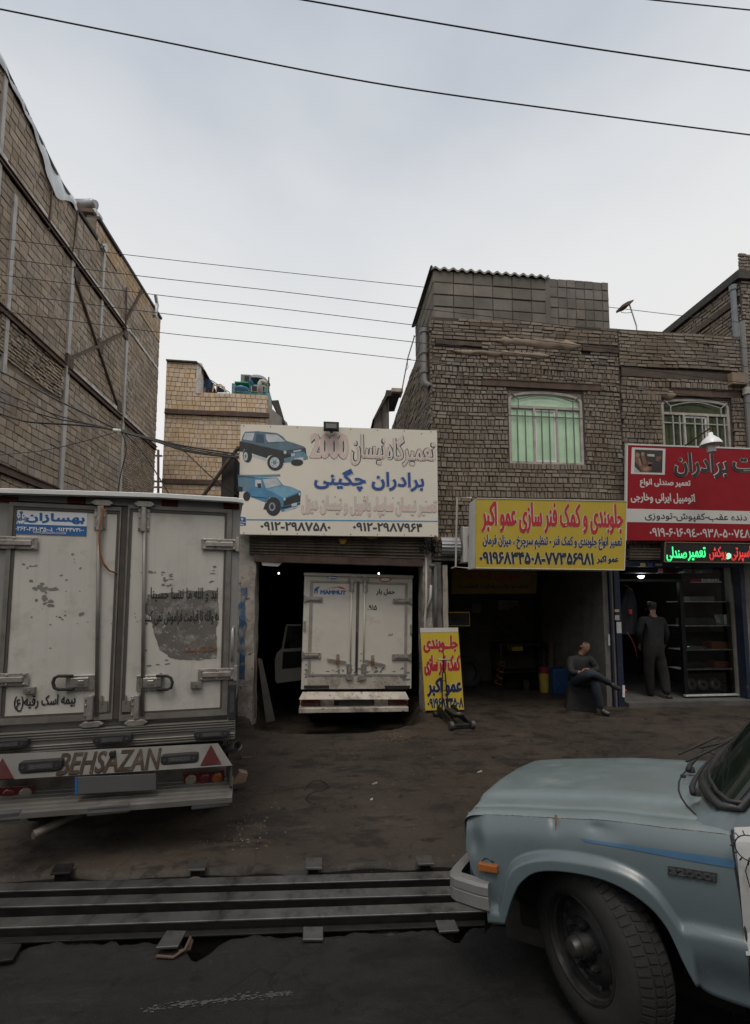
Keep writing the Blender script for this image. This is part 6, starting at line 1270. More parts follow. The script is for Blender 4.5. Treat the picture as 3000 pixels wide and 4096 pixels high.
# trolley jack
g0 = atZ(1783, 2872, -.03); g1 = atZ(1848, 2922, -.05); yw = math.atan2(g1.y - g0.y, g1.x - g0.x); FJ = Frame((g0.x, g0.y, -.03), yaw=yw); Lj = (g1 - g0).length
S = thing('trolley_jack', 'black wheeled trolley jack with an upright T handle in front of the yellow banner', 'jack', FJ); m_jack = M('greasy_black_steel', (.022, .02, .019), .5, .3, var=.3, sc_=8, dirt=(.07, .06, .05), da=.55, ds=9)
q = MB()
for s in (-1, 1): q.prism([(-.05, .05), (.25, .05), (Lj, .035), (Lj, .085), (.3, .15), (.0, .2), (-.05, .16)], s * .115 - .008, s * .115 + .008)
q.box(-.04, .1, .06, .1, -.11, .11).box(Lj - .05, Lj, .04, .07, -.11, .11); q.build('chassis', m_jack, S)
q = MB(); q.hexa([(.1, .1, -.06), (Lj - .12, .13, -.05), (Lj - .12, .13, .05), (.1, .1, .06)], [(.1, .17, -.06), (Lj - .12, .165, -.05), (Lj - .12, .165, .05), (.1, .17, .06)]); q.build('lift_arm', m_jack, S, bevel=.006)
q = MB(); q.lathe([(0, .02), (.06, .02), (.075, .025), (.085, .045), (.07, .045), (.06, .032), (0, .032)], (Lj - .1, .14, 0), (0, 1, 0), 20); q.build('saddle', M('worn_saddle', (.05, .047, .044), .5, .5, var=.3, sc_=20), S, smooth=40)
for x, s, r in ((Lj, -1, .055), (Lj, 1, .055), (-.03, -1, .05), (-.03, 1, .05)):
    q = MB(); q.lathe([(0, -.03), (r * .5, -.03), (r, -.025), (r, .025), (r * .5, .03), (0, .03)], (x, r, s * .155), (0, 0, 1), 20); q.build('wheel', M('cast_wheel', (.10, .10, .10), .5, .5, var=.3, sc_=15) if x > .1 else m_jack, S, smooth=40)
q = MB(); q.cyl((Lj, .055, -.13), (Lj, .055, .13), .014, 8); q.build('axle', m_jack, S)
zh = CH - .03; hb = FJ.loc(atD(1795, 2830, (g0 - EYE).dot(FW))); ht = FJ.loc(atD(1783, 2642, (g0 - EYE).dot(FW)))
U0 = Vector((-.02, .12, 0)); h1 = Vector((-.06, ht.y, 0)); q = MB()
for s in (-1, 1): q.tube([U0 + Vector((0, 0, s * .05)), h1 + Vector((0, -.18, s * .02))], .010, 6)
q.tube([h1 + Vector((0, -.2, 0)), h1 + Vector((0, .02, 0))], .014, 8); q.tube([h1 + Vector((0, .0, 0)), h1 + Vector((-.01, .1, 0)), h1 + Vector((-.05, .11, 0))], .008, 6)
for k_ in (.25, .5, .75): pp = U0.lerp(h1 + Vector((0, -.18, 0)), k_); q.tube([pp + Vector((0, 0, -.05 + .03 * k_)), pp + Vector((0, 0, .05 - .03 * k_))], .006, 5)
q.build('handle', m_jack, S)
q = MB(); v_ = Vector((math.cos(yw), 0, math.sin(yw) * 0)); d1 = FJ.I.to_3x3() @ RT; q.tube([h1 + d1 * -.09, h1 + d1 * .10], .016, 8); q.build('crossbar', M('bare_bar', (.33, .33, .32), .4, .7, var=.2), S)

# ------------------------------------------------------------------ wires
def wire(label, name, cat, group, pts, Y, r, sag=0, mat=m_wire, n=10, Y1=None):
    W = []
    for i, (x, y) in enumerate(pts):
        yy = Y if Y1 is None else Y + (Y1 - Y) * i / (len(pts) - 1); W.append(atY(x, y, yy))
    cps = []
    for i in range(len(W) - 1):
        p0 = W[max(0, i-1)]; p1 = W[i]; p2 = W[i+1]; p3 = W[min(len(W)-1, i+2)]
        for k in range(n): t = k / n; cps.append(.5 * ((2*p1) + (p2-p0)*t + (2*p0-5*p1+4*p2-p3)*t*t + (3*p1-p0-3*p2+p3)*t**3))
    cps.append(W[-1]); fr = Frame(W[0]); q = MB(); q.tube([fr.loc(p_) for p_ in cps], r, 6)
    o = q.build(name, mat, None, smooth=True, frame=fr); return tag(o, label, cat, group)
GW = 'overhead wires along the street'
fv = lambda L_: [(x * 1.816, y * 1.816) for x, y in L_]
wire('thick overhead wire crossing the whole sky from the left edge', 'overhead_wire', 'wire', GW, fv([(-40, 13), (0, 20), (300, 80), (820, 182), (1300, 251), (1652, 297), (1750, 309)]), 5.2, .0085)
wire('thick overhead wire entering at the top middle of the sky', 'overhead_wire', 'wire', GW, fv([(600, -12), (670, 0), (1000, 57), (1300, 106), (1652, 156), (1750, 168)]), 5.2, .0085)
wire('short overhead wire in the top right corner of the sky', 'overhead_wire', 'wire', GW, fv([(1380, -8), (1440, 0), (1652, 22), (1750, 31)]), 5.2, .0075)
for i, (lab, L_) in enumerate((('uppermost of the thin wires from the tall building, passing behind the cement block parapet', [(-30, 521), (0, 525), (270, 560), (600, 597), (930, 632), (1200, 660), (1480, 693), (1700, 718)]),
    ('second thin wire from the top, strung along just under the cement block parapet', [(-30, 564), (0, 568), (310, 608), (600, 640), (915, 678), (1200, 712), (1652, 768), (1720, 777)]),
    ('third thin wire from the top, running over the upper timber beams of the brown front', [(-30, 600), (0, 605), (350, 650), (600, 678), (920, 717), (1200, 751), (1652, 808), (1720, 817)]),
    ('fourth thin wire from the top, running over the mud patched course of the brown front', [(-30, 641), (0, 645), (355, 690), (600, 718), (925, 755), (1200, 786), (1652, 845), (1720, 854)]),
    ('lowest of the thin wires, running just above the mint green window lintel', [(-30, 681), (0, 685), (350, 732), (600, 758), (925, 795), (1200, 827), (1652, 888), (1720, 897)]))):
    wire(lab, 'power_line', 'wire', 'thin power lines past the brick building', fv(L_), 6.6 if i else 9.2, .0048 if i else .006)
w2 = lambda L_: [(x / 2.36, 1100 + y / 2.36) for x, y in L_]
GC = 'black cables slung to the garage sign'
c_end = [(620, 1757), (720, 1782), (850, 1806), (955, 1822)]
wire('thick black cable, highest at the left edge, running down to the white sign', 'black_cable', 'cable', GC, w2([(-40, 890), (0, 910), (300, 1055), (560, 1190), (850, 1330), (1100, 1450)]) + [(620, 1757), (760, 1788), (955, 1817)], 6.75, .013)
wire('black cable, second highest at the left edge, joining the bundle by the tall wall', 'black_cable', 'cable', GC, w2([(-40, 1080), (0, 1100), (250, 1200), (500, 1310), (800, 1395), (1130, 1470)]) + [(620, 1760), (760, 1795), (955, 1825)], 6.74, .010)
wire('black cable, third from the top at the left edge, merging into the bundle', 'black_cable', 'cable', GC, w2([(-40, 1180), (0, 1195), (300, 1290), (560, 1362), (850, 1410), (1130, 1474)]) + [(620, 1763), (760, 1802), (955, 1829)], 6.73, .010)
wire('black cable hanging lowest at the left edge before it joins the bundle', 'black_cable', 'cable', GC, w2([(-40, 1290), (0, 1310), (140, 1355), (300, 1390), (700, 1415), (950, 1440), (1130, 1478)]) + [(620, 1765), (760, 1808), (955, 1832)], 6.72, .013)
wire('thin black cable dropping from the bundle down the tall wall', 'drop_cable', 'cable', 'cables dropping from the bundle', w2([(1150, 1480), (1180, 1570), (1190, 1660), (1170, 1760), (1140, 1880), (1112, 2060), (1105, 2200)]), 6.74, .007)
wire('black cable slanting from the bundle across the gap of sky to the tan wall foot', 'drop_cable', 'cable', 'cables dropping from the bundle', w2([(1150, 1470), (1320, 1640), (1450, 1830), (1610, 2090), (1700, 2240)]), 6.73, .009)
wire('black cable slanting across the tan building to behind the white sign', 'drop_cable', 'cable', 'cables dropping from the bundle', [(690, 1772), (720, 1790), (780, 1845), (860, 1920), (950, 1980), (1000, 2010)], 6.95, .009)
wire('thin stay wire slanting up the tall wall to the cable bundle', 'stay_wire', 'wire', None, w2([(-30, 1705), (0, 1700), (500, 1640), (1100, 1485)]), 6.7, .0045)
fr = Frame(atY(470, 1722, 6.7)); q = MB(); q.tube([fr.p3(454, 1720, 0), fr.p3(482, 1724, 0)], .026, 8); tag(q.build('cable_clamp', m_wpr, None, frame=fr, smooth=True), 'pale tape clamp gripping the black cables in front of the tall wall', 'clamp')
# far street fittings in the gap of sky
fr = Frame(atY(630, 1990, 30)); S = thing('utility_pole', 'distant utility pole with crossarms seen in the gap beside the tan building', 'pole', fr)
q = MB(); q.tube([fr.p3(633, 1995, 0), fr.p3(633, 1800, 0)], .08, 8); q.build('pole', m_rust, S); q = MB()
for y in (1822, 1925, 1948): q.pbox(fr, 600, y - 3, 648, y + 3, -.05, .05)
q.build('crossarm', m_rust, S)
# solar lamp on a mast, tv aerial on the flank
fr = Frame(atY(2545, 1310, 9.0)); S = thing('mast_panel', 'small tilted dark panel on a thin leaning mast above the brown parapet', 'antenna', fr)
q = MB(); q.tube([fr.p3(2546, 1305, 0), fr.p3(2518, 1218, 0)], .014, 8); q.tube([fr.p3(2550, 1400, 0), fr.p3(2546, 1305, 0)], .014, 8); q.build('mast', m_gal, S)
q = MB(); A = [(2490, 1228), (2489, 1219), (2508, 1207), (2523, 1202), (2536, 1198), (2534, 1204), (2520, 1216), (2500, 1223)]; q.pprism(fr, A, -.12, .1); q.build('panel', m_rust, S)
q = MB(); q.tube([fr.p3(2489, 1232, 0), fr.p3(2482, 1240, 0), fr.p3(2486, 1250, 0), fr.p3(2505, 1252, 0), fr.p3(2526, 1250, 0)], .006, 5); q.build('lead', m_wire, S)
fr = Frame(atY(1630, 1560, 9.5)); S = thing('aerial_mast', 'thin leaning television aerial mast behind the brown building flank', 'antenna', fr)
q = MB(); q.tube([fr.p3(1606, 1570, 0), fr.p3(1632, 1430, 0), fr.p3(1658, 1345, 0)], .013, 6); q.tube([fr.p3(1654, 1343, 0), fr.p3(1662, 1346, 0)], .012, 6); q.build('mast', m_rust, S)
q = MB(); q.tube([fr.p3(1626, 1438, .0), fr.p3(1642, 1436, 0)], .008, 5); q.tube([fr.p3(1630, 1450, .0), fr.p3(1632, 1470, 0), fr.p3(1625, 1480, .1)], .006, 5); q.build('crosspiece', m_rust, S)
# ------------------------------------------------------------------ unseen row behind the camera, added to block low sky light
fr = Frame((0, -12, 0), yaw=R(180)); op = thing('unseen_opposite_row', 'unseen plain rendered building row added across the street to block low sky light', 'building', fr)
q = MB(); q.box(-45, 45, -.3, 9, -8, 0).box(-20, -4, 9, 12, -8, -.02).box(10, 30, 9, 11, -8, -.02); q.build('wall', m_shade, op)
for x in range(-40, 41, 8): q = MB(); q.box(x, x + 4, .0, 2.6, .0, .03); q.build('shutter', m_shut, op); q = MB(); q.box(x + .5, x + 2.2, 4, 5.6, 0, .03); q.build('window', m_pane2, op)

# ------------------------------------------------------------------ people
def figure(parent, name, nodes, edges, mats, lv=2, root=0, cls=None):
    """one continuous skinned surface; cls(point, nearest bone) picks the material of each face"""
    me = bpy.data.meshes.new(name); ks = list(nodes); ix = {k: i for i, k in enumerate(ks)}
    me.from_pydata([tuple(nodes[k][0]) for k in ks], [(ix[a], ix[b]) for a, b in edges], [])
    t = bpy.data.objects.new(name, me); col.objects.link(t)
    sk = t.modifiers.new('sk', 'SKIN'); sk.use_smooth_shade = True; sk.branch_smoothing = .4
    for i, k in enumerate(ks):
        r = nodes[k][1]; me.skin_vertices[0].data[i].radius = r if isinstance(r, tuple) else (r, r); me.skin_vertices[0].data[i].use_root = (i == root)
    ss = t.modifiers.new('ss', 'SUBSURF'); ss.levels = ss.render_levels = lv
    bpy.context.view_layer.update(); dg = bpy.context.evaluated_depsgraph_get(); m2 = bpy.data.meshes.new_from_object(t.evaluated_get(dg)); m2.name = name
    bpy.data.objects.remove(t); bpy.data.meshes.remove(me)
    m2.materials.clear()
    for q in mats: m2.materials.append(q)
    if cls:
        for p_ in m2.polygons:
            c = p_.center; best = None
            for a_, b_ in edges:
                A, B = Vector(nodes[a_][0]), Vector(nodes[b_][0]); d = B - A; t_ = max(0, min(1, (c - A).dot(d) / max(1e-9, d.length_squared))); ra, rb = [(max(q[1]) if isinstance(q[1], tuple) else q[1]) for q in (nodes[a_], nodes[b_])]; dd = (A + d * t_ - c).length - .8 * (ra + (rb - ra) * t_)
                if best is None or dd < best[0]: best = (dd, a_, b_, t_)
            p_.material_index = cls(c, *best[1:])
    for v in m2.vertices: v.co += Vector((vnoise(v.co.x * 9, v.co.y * 9 + v.co.z * 5), vnoise(v.co.y * 9, v.co.z * 9 + 3), vnoise(v.co.z * 9 + 7, v.co.x * 9))) * .012 if cls else Vector()
    o = bpy.data.objects.new(name, m2); col.objects.link(o); o.parent = parent; return o
def hand(nodes, edges, wrist, w, d, out, curl):
    """palm and five bent fingers from the wrist node; d along the hand, out across it to the thumb side, curl towards the palm"""
    d = Vector(d).normalized(); out = Vector(out).normalized(); curl = Vector(curl).normalized(); k = wrist + '_p'; p = w + d * .045
    nodes[k] = (p, (.036, .016)); edges.append((wrist, k)); k2 = wrist + '_k'; nodes[k2] = (p + d * .035, (.038, .014)); edges.append((k, k2))
    for i, (o_, l_) in enumerate(((.028, .062), (.010, .072), (-.009, .066), (-.027, .05))):
        a = p + d * .04 + out * o_; nodes[f'{k}{i}a'] = (a + d * l_ * .35 + curl * .006, .009); nodes[f'{k}{i}b'] = (a + d * l_ * .7 + curl * .022, .008); nodes[f'{k}{i}c'] = (a + d * l_ * .9 + curl * .042, .007)
        edges += [(k2, f'{k}{i}a'), (f'{k}{i}a', f'{k}{i}b'), (f'{k}{i}b', f'{k}{i}c')]
    nodes[k + 't1'] = (w + d * .045 + out * .045 + curl * .012, .011); nodes[k + 't2'] = (w + d * .08 + out * .052 + curl * .03, .009); edges += [(k, k + 't1'), (k + 't1', k + 't2')]
def head_mesh(parent, c, r, face, up, m_skin, m_hair, beard=False):
    """hair cap, eyes, ears and nose fitted on the head of the body"""
    face = Vector(face).normalized(); up = Vector(up).normalized(); sd_ = up.cross(face).normalized(); c = Vector(c)
    P = lambda a, b, e: c + sd_ * a + up * b + face * e
    for s in (-1, 1):
        q = MB(); q.lathe([(.0, .004), (.009, .003), (.011, 0)], P(s * r * .36, r * .06, r * .86), face, 10); q.build('eye', m_ink, parent)
        q = MB(); q.lathe([(.0, .008), (.014, .006), (.02, 0), (.012, -.01)], P(s * r * .88, r * 0, -r * .05), sd_ * s, 10); q.build('ear', m_skin, parent, smooth=True)
    q = MB(); q.tube([P(-.02, -r * .48, r * .80), P(0, -r * .47, r * .87), P(.02, -r * .48, r * .80)], .004, 5); q.build('mouth', M('lip', (.20, .08, .065), .6, var=0), parent)
m_skin = M('skin', (.22, .12, .078), .55, var=.06, sc_=20); m_hair = M('dark_hair', (.018, .015, .013), .6, var=.2, sc_=40)
m_jacket = M('black_jacket', (.011, .011, .012), .8, var=.25, sc_=8, bump=.3, bs=12); m_shirt = M('charcoal_shirt', (.05, .05, .055), .85, var=.2)
m_jeans = M('dark_jeans', (.016, .023, .034), .85, var=.3, sc_=10, bump=.3, bs=14); m_shoe = M('black_shoe', (.018, .017, .017), .5, var=.2)
m_sweater = M('grey_sweater', (.014, .014, .016), .9, var=.2, sc_=10, bump=.4, bs=20); m_trous = M('dark_brown_trousers', (.013, .0105, .009), .9, var=.2, sc_=8, bump=.3, bs=12)
# seated man
FM = Frame(atY(2330, 2845, 6.95)); FM = Frame((FM.O.x, FM.O.y, 0.0)); S = thing('person', 'person in black jacket and dark jeans sitting cross legged on a speaker box', 'person', FM)
J = lambda x, y, n: Vector(FM.p3(x, y, n))
pel, bel, che, nek, nk2 = J(2312, 2718, 0), J(2306, 2690, .0), J(2308, 2648, .02), J(2322, 2624, .03), J(2328, 2612, .04)
hd0, hd1 = J(2334, 2603, .05), J(2333, 2584, .045)
nodes = {'pel': (pel, (.135, .12)), 'bel': (bel, (.135, .11)), 'che': (che, (.15, .105)), 'nek': (nek, .06), 'nk2': (nk2, .052), 'jaw': (hd0, (.068, .076)), 'hed': (hd1, (.078, .092)), 'top': (J(2332, 2560, .04), (.08, .09)), 'nose': (hd1 + Vector((.055, -.03, .075)), .016)}
E_ = [('pel', 'bel'), ('bel', 'che'), ('che', 'nek'), ('nek', 'nk2'), ('nk2', 'jaw'), ('jaw', 'hed'), ('hed', 'top'), ('hed', 'nose')]
arm = {'sl': (J(2281, 2634, .03), .062), 'el': (J(2284, 2690, .13), .047), 'wl': (J(2318, 2690, .24), .03), 'sr': (J(2362, 2634, .03), .062), 'er': (J(2388, 2684, .10), .047), 'wr': (J(2352, 2680, .22), .03)}
nodes.update(arm); E_ += [('che', 'sl'), ('sl', 'el'), ('el', 'wl'), ('che', 'sr'), ('sr', 'er'), ('er', 'wr')]
leg = {'hl': (J(2298, 2722, .05), .09), 'kl': (J(2358, 2694, .42), .066), 'k2': (J(2372, 2694, .42), .062), 'al': (J(2446, 2737, .30), .042), 'hr': (J(2330, 2724, .05), .09), 'kr': (J(2378, 2722, .36), .068), 'ar': (J(2404, 2838, .33), .044)}
nodes.update(leg); E_ += [('pel', 'hl'), ('hl', 'kl'), ('kl', 'k2'), ('k2', 'al'), ('pel', 'hr'), ('hr', 'kr'), ('kr', 'ar')]
hand(nodes, E_, 'wl', nodes['wl'][0], J(2345, 2692, .3) - nodes['wl'][0], (0, .6, .3), (0, -.4, .3)); hand(nodes, E_, 'wr', nodes['wr'][0], J(2322, 2682, .27) - nodes['wr'][0], (0, .6, .3), (0, -.5, .2))
for k, g in (('pel', .02), ('bel', .025), ('che', .02), ('sl', .014), ('el', .014), ('sr', .014), ('er', .014), ('hl', .01), ('kl', .012), ('hr', .01), ('kr', .012), ('al', .012), ('ar', .014)):
    r_ = nodes[k][1]; nodes[k] = (nodes[k][0], tuple(v + g for v in r_) if isinstance(r_, tuple) else r_ + g)
HF = Vector((.62, -.25, .75)).normalized()
def seated(c, a_, b_, t_):
    if b_[0] == 'w' and '_' in b_ or a_[:2] in ('wl', 'wr') : return 0
    if b_ in ('wl', 'wr'): return 0 if t_ > .93 else 1
    if b_ in ('sl', 'el', 'sr', 'er', 'che', 'bel') or (b_ == 'nek'): return 1 if b_ != 'nek' or t_ < .75 else 0
    if b_ in ('nk2',): return 0
    if b_ in ('jaw', 'hed', 'top', 'nose'):
        d = c - hd1; return 3 if d.dot(HF) < .0 and d.y > -.05 or c.y > J(2333, 2573, 0).y else 0
    return 2
figure(S, 'body', nodes, E_, [m_skin, m_jacket, m_jeans, m_hair], cls=seated)
for nm, a, b, c in (('l', J(2440, 2733, .30), J(2460, 2748, .33), J(2484, 2758, .36)), ('r', J(2404, 2836, .33), J(2420, 2850, .38), J(2442, 2856, .44))): figure(S, 'shoe', {'a': (a, .056), 'b': (b, (.046, .038)), 'c': (c, (.036, .026))}, [('a', 'b'), ('b', 'c')], [m_shoe])
head_mesh(S, hd1, .088, (.62, -.25, .75), (.0, 1, .1), m_skin, m_hair)
FK = Frame(atY(2320, 2815, 7.0), yaw=R(-24)); FK = Frame((FK.O.x, FK.O.y, .0), yaw=R(-24)); SP = thing('speaker_box', 'old black carpeted loudspeaker box used as a seat by the workshop wall', 'speaker')if False else thing('speaker_box', 'old black carpeted loudspeaker box used as a seat by the workshop wall', 'speaker', FK)
q = MB(); q.hexa([(-.22, .0, -.22), (.22, .0, -.22), (.22, .0, .2), (-.22, .0, .2)], [(-.16, .40, -.2), (.2, .40, -.2), (.2, .40, .14), (-.16, .40, .14)]); q.build('cabinet', M('black_carpet', (.015, .014, .014), .95, var=.3, sc_=30, bump=.4, bs=60), SP, bevel=.01)
q = MB(); q.lathe([(.14, 0), (.135, .015), (.11, .005), (.05, -.0), (0, .02)], (.215, .2, -.02), (1, .1, 0), 24); q.build('speaker_cone', M('dark_cone', (.035, .03, .026), .7, var=.3, sc_=12), SP, smooth=True)
# man walking into the shop
FM = Frame(atY(2640, 2790, 7.35)); FM = Frame((FM.O.x, FM.O.y, .075)); S = thing('person', 'person seen from behind in grey sweater and brown trousers entering the shop', 'person', FM)
J = lambda x, y, n: Vector(FM.p3(x, y, n)); c7 = lambda x, y, n: J(2400 + x / 2.753, 2150 + y / 2.753, n)
nodes = {'pel': (c7(590, 1240, 0), (.145, .11)), 'bel': (c7(585, 1120, 0), (.135, .105)), 'che': (c7(580, 960, 0), (.165, .11)), 'nek': (c7(572, 855, 0), .06), 'jaw': (c7(568, 795, -.02), .072), 'hed': (c7(566, 735, -.02), (.086, .098)), 'top': (c7(566, 700, -.02), .075),
    'sl': (c7(470, 895, 0), .068), 'el': (c7(430, 1040, -.02), .05), 'wl': (c7(445, 1170, -.14), .033), 'sr': (c7(680, 900, 0), .068), 'er': (c7(722, 1050, .0), .05), 'wr': (c7(712, 1180, -.1), .033),
    'hl': (c7(535, 1290, 0), .095), 'kl': (c7(540, 1500, -.05), .068), 'al': (c7(563, 1738, -.1), .045), 'hr': (c7(645, 1290, 0), .095), 'kr': (c7(700, 1500, .02), .068), 'ar': (c7(742, 1740, .1), .045)}
E_ = [('pel', 'bel'), ('bel', 'che'), ('che', 'nek'), ('nek', 'jaw'), ('jaw', 'hed'), ('hed', 'top'), ('che', 'sl'), ('sl', 'el'), ('el', 'wl'), ('che', 'sr'), ('sr', 'er'), ('er', 'wr'), ('pel', 'hl'), ('hl', 'kl'), ('kl', 'al'), ('pel', 'hr'), ('hr', 'kr'), ('kr', 'ar')]
hand(nodes, E_, 'wl', nodes['wl'][0], (.1, -.8, -.4), (.2, 0, -.8), (.6, 0, -.2)); hand(nodes, E_, 'wr', nodes['wr'][0], (-.1, -.8, -.4), (-.2, 0, -.8), (-.6, 0, -.2))
for k, g in (('pel', .03), ('bel', .035), ('che', .02), ('sl', .014), ('el', .014), ('sr', .014), ('er', .014), ('hl', .012), ('kl', .018), ('hr', .012), ('kr', .018), ('al', .022), ('ar', .022)):
    r_ = nodes[k][1]; nodes[k] = (nodes[k][0], tuple(v + g for v in r_) if isinstance(r_, tuple) else r_ + g)
hC = nodes['hed'][0]; hemY = c7(588, 1175, 0).y
def standing(c, a_, b_, t_):
    if a_[:2] in ('wl', 'wr'): return 0
    if b_ in ('wl', 'wr'): return 0 if t_ > .93 else 1
    if b_ in ('sl', 'el', 'sr', 'er', 'che'): return 1
    if b_ == 'bel': return 1 if c.y > hemY else 2
    if b_ == 'nek': return 1 if t_ < .75 else 0
    if b_ in ('jaw', 'hed', 'top'): d = c - hC; return 3 if (d.z > -.05 and d.y > -.085) or d.y > .04 else 0
    return 1 if c.y > hemY else 2
figure(S, 'body', nodes, E_, [m_skin, m_sweater, m_trous, m_hair], cls=standing)
for a, b, c in ((c7(563, 1735, -.1), c7(575, 1752, -.18), c7(580, 1756, -.26)), (c7(742, 1738, .1), c7(765, 1765, .12), c7(795, 1776, .1))): figure(S, 'shoe', {'a': (a, .056), 'b': (b, (.046, .04)), 'c': (c, (.036, .03))}, [('a', 'b'), ('b', 'c')], [m_shoe])
head_mesh(S, nodes['hed'][0], .076, (0, 0, -1), (0, 1, 0), m_skin, m_hair)

# ------------------------------------------------------------------ inside the workshop
YBk = 9.66
def flat(name, label, cat, Y, px, z0, z1, mat, group=None, bevel=.003):
    fr = Frame(atY((px[0] + px[2]) / 2, px[3], Y)); q = MB(); q.pbox(fr, *px, z0, z1); return fr, tag(q.build(name, mat, None, bevel=bevel, frame=fr), label, cat, group)
FW2 = Frame(atY(1975, 2374, 8.3)); S = thing('welcome_banner', 'dim amber banner with red writing hanging inside the dark workshop', 'banner', FW2)
q = MB(); q.pprism(FW2, [(1808, 2277), (2150, 2275), (2145, 2374), (1806, 2376)], -.01, 0); q.build('cloth', M('dim_amber_cloth', (.24, .155, .03), .8, var=.12), S)
text(S, FW2, 'خوش آمدید', (1868, 2282, 2080, 2322), m_red2, w=.006, z=.002); text(S, FW2, 'هدف ما جلب رضایت شماست', (1832, 2334, 2116, 2356), m_navy, w=.003, z=.002)
FT = Frame(atY(2055, 2490, YBk - .02)); S = thing('tool_board', 'dark red framed board of hanging spanners on the back wall of the workshop', 'tool board', FT)
q = MB(); q.pbox(FT, 1989, 2397, 2122, 2490, 0, .02); q.build('board', M('dark_red_board', (.06, .022, .018), .7, var=.3), S)
random.seed(4)
for i in range(16):
    x = 1996 + i * 5.2; l = 40 - i * 1.3 + random.uniform(-4, 4); q = MB(); q.pbox(FT, x - 1.2, 2404, x + 1.2, 2404 + l, .02, .03); q.pbox(FT, x - 2.2, 2402, x + 2.2, 2407, .02, .032); o = q.build('spanner', m_hinge, S)
q = MB(); 
for i in range(12): x = 1995 + i * 10.5; q.pbox(FT, x, 2462 + random.uniform(0, 8), x + random.uniform(4, 8), 2482, .02, .05)
q.build('tool_rack', m_rust, S)
FG = Frame(atY(1905, 2459, YBk - .02)); S = thing('picture_frame', 'small dark red framed picture on the workshop back wall left of the spanner board', 'picture', FG)
q = MB(); q.pbox(FG, 1879, 2408, 1932, 2459, 0, .02); q.build('frame', MATS['dark_red_board'], S); q = MB(); q.pbox(FG, 1887, 2416, 1924, 2451, .02, .024); q.build('print', M('dim_paper', (.17, .16, .15), .7, var=.3, sc_=9), S)
FG = Frame(atY(1836, 2505, 7.75)); S = thing('framed_mirror', 'wide mirror in a thin gilt frame beside the bare wooden door post', 'mirror', FG)
q = MB(); q.pbox(FG, 1790, 2447, 1880, 2505, -.02, 0); q.build('frame', M('gilt_frame', (.40, .27, .06), .4, .6, var=.2), S); q = MB(); q.pbox(FG, 1793, 2452, 1877, 2501, 0, .003); q.build('glass', M('dark_mirror', (.05, .05, .05), .08, .9, var=0), S)
XI = X(2420, 2600) - .012
for lab, P_, mt_ in (('coloured poster lowest on the workshop side wall', [(2272, 2411), (2308, 2417), (2306, 2492), (2272, 2485)], ('poster_mixed', (.10, .075, .09))), ('small dark framed notice high on the workshop side wall under a lead', [(2320, 2386), (2344, 2388), (2344, 2432), (2321, 2428)], ('notice_dark', (.05, .05, .055))), ('dark print beside the fuse box on the workshop side wall', [(2271, 2370), (2294, 2372), (2293, 2408), (2271, 2404)], ('print_dim', (.045, .045, .05)))):
    W = [atX(x, y, XI) for x, y in P_]; fr = Frame(W[3]); q = MB(); q.hexa([fr.loc(v) for v in W[::-1]], [fr.loc(v + Vector((-.012, 0, 0))) for v in W[::-1]]); o = tag(q.build('wall_poster', M(mt_[0], mt_[1], .6, var=.6, sc_=22), None, frame=fr), lab, 'poster', 'posters on the workshop wall')
W = [atX(x, y, XI) for x, y in ((2294, 2360), (2322, 2363), (2322, 2402), (2294, 2398))]; fr = Frame(W[3]); S = thing('fuse_box', 'small white fuse box between prints on the workshop side wall', 'fuse box', fr)
q = MB(); q.hexa([fr.loc(v) for v in W[::-1]], [fr.loc(v + Vector((-.07, 0, 0))) for v in W[::-1]]); q.build('case', M('fuse_white', (.36, .35, .33), .5, var=.15), S, bevel=.006)
q = MB(); A_ = W[0].lerp(W[1], .6); q.tube([fr.loc(A_ + Vector((-.02, 0, 0))), fr.loc(A_ + Vector((-.02, 0, .35)))], .007, 6); q.build('conduit', m_pvc, S)
W = atX(2352, 2524, XI); fr = Frame(W); S = thing('wall_socket', 'small white socket with a black plug on the stained workshop pier', 'socket', fr)
q = MB(); q.box(-.05, 0, -.06, .03, -.035, .035); q.build('plate', MATS['fuse_white'], S, bevel=.004); q = MB(); q.box(-.07, -.0, -.03, .05, .04, .11); q.build('plug', m_rub, S, bevel=.006); q = MB(); q.tube([(-.01, .04, 0), (-.01, .5, .01), (-.01, 1.0, 0)], .01, 6); q.build('conduit', m_steel_w, S)
FBn = Frame(atY(2100, 2735, 9.1)); FBn = Frame((FBn.O.x, FBn.O.y, 0)); S = thing('workbench', 'dark steel workbench covered with tools at the back of the workshop', 'workbench', FBn)
a, b, _, _ = FBn.bx(1998, 2530, 2200, 2735); q = MB(); q.box(a, b, .80, .86, -.5, .0); q.build('bench_top', m_jack, S)
for x in (a + .04, b - .04):
    for z in (-.04, -.46): q = MB(); q.box(x - .025, x + .025, 0, .8, z - .025, z + .025); q.build('leg', m_jack, S)
q = MB(); q.box(a + .05, b - .05, .25, .28, -.46, -.04); q.build('shelf', m_jack, S)
random.seed(8)
def small(name, lab, cat, px, Y, z0, z1, mat, group=None, shape_=None):
    fr = Frame(atY((px[0] + px[2]) / 2, px[3], Y)); q = MB(); u0, u1, v0, v1 = fr.bx(*px)
    if shape_ == 'cyl': q.lathe([(0, v0), ((u1 - u0) / 2 * .88, v0), ((u1 - u0) / 2, v1), (0, v1)], ((u0 + u1) / 2, 0, 0), (0, 1, 0), 20)
    else: q.box(u0, u1, v0, v1, z0, z1)
    return fr, tag(q.build(name, mat, None, bevel=.008, frame=fr), lab, cat, group)
fr = Frame(atY(2040, 2528, 9.0)); S = thing('bench_vise', 'dark curved bench vise clamped on the workshop bench', 'vise', fr)
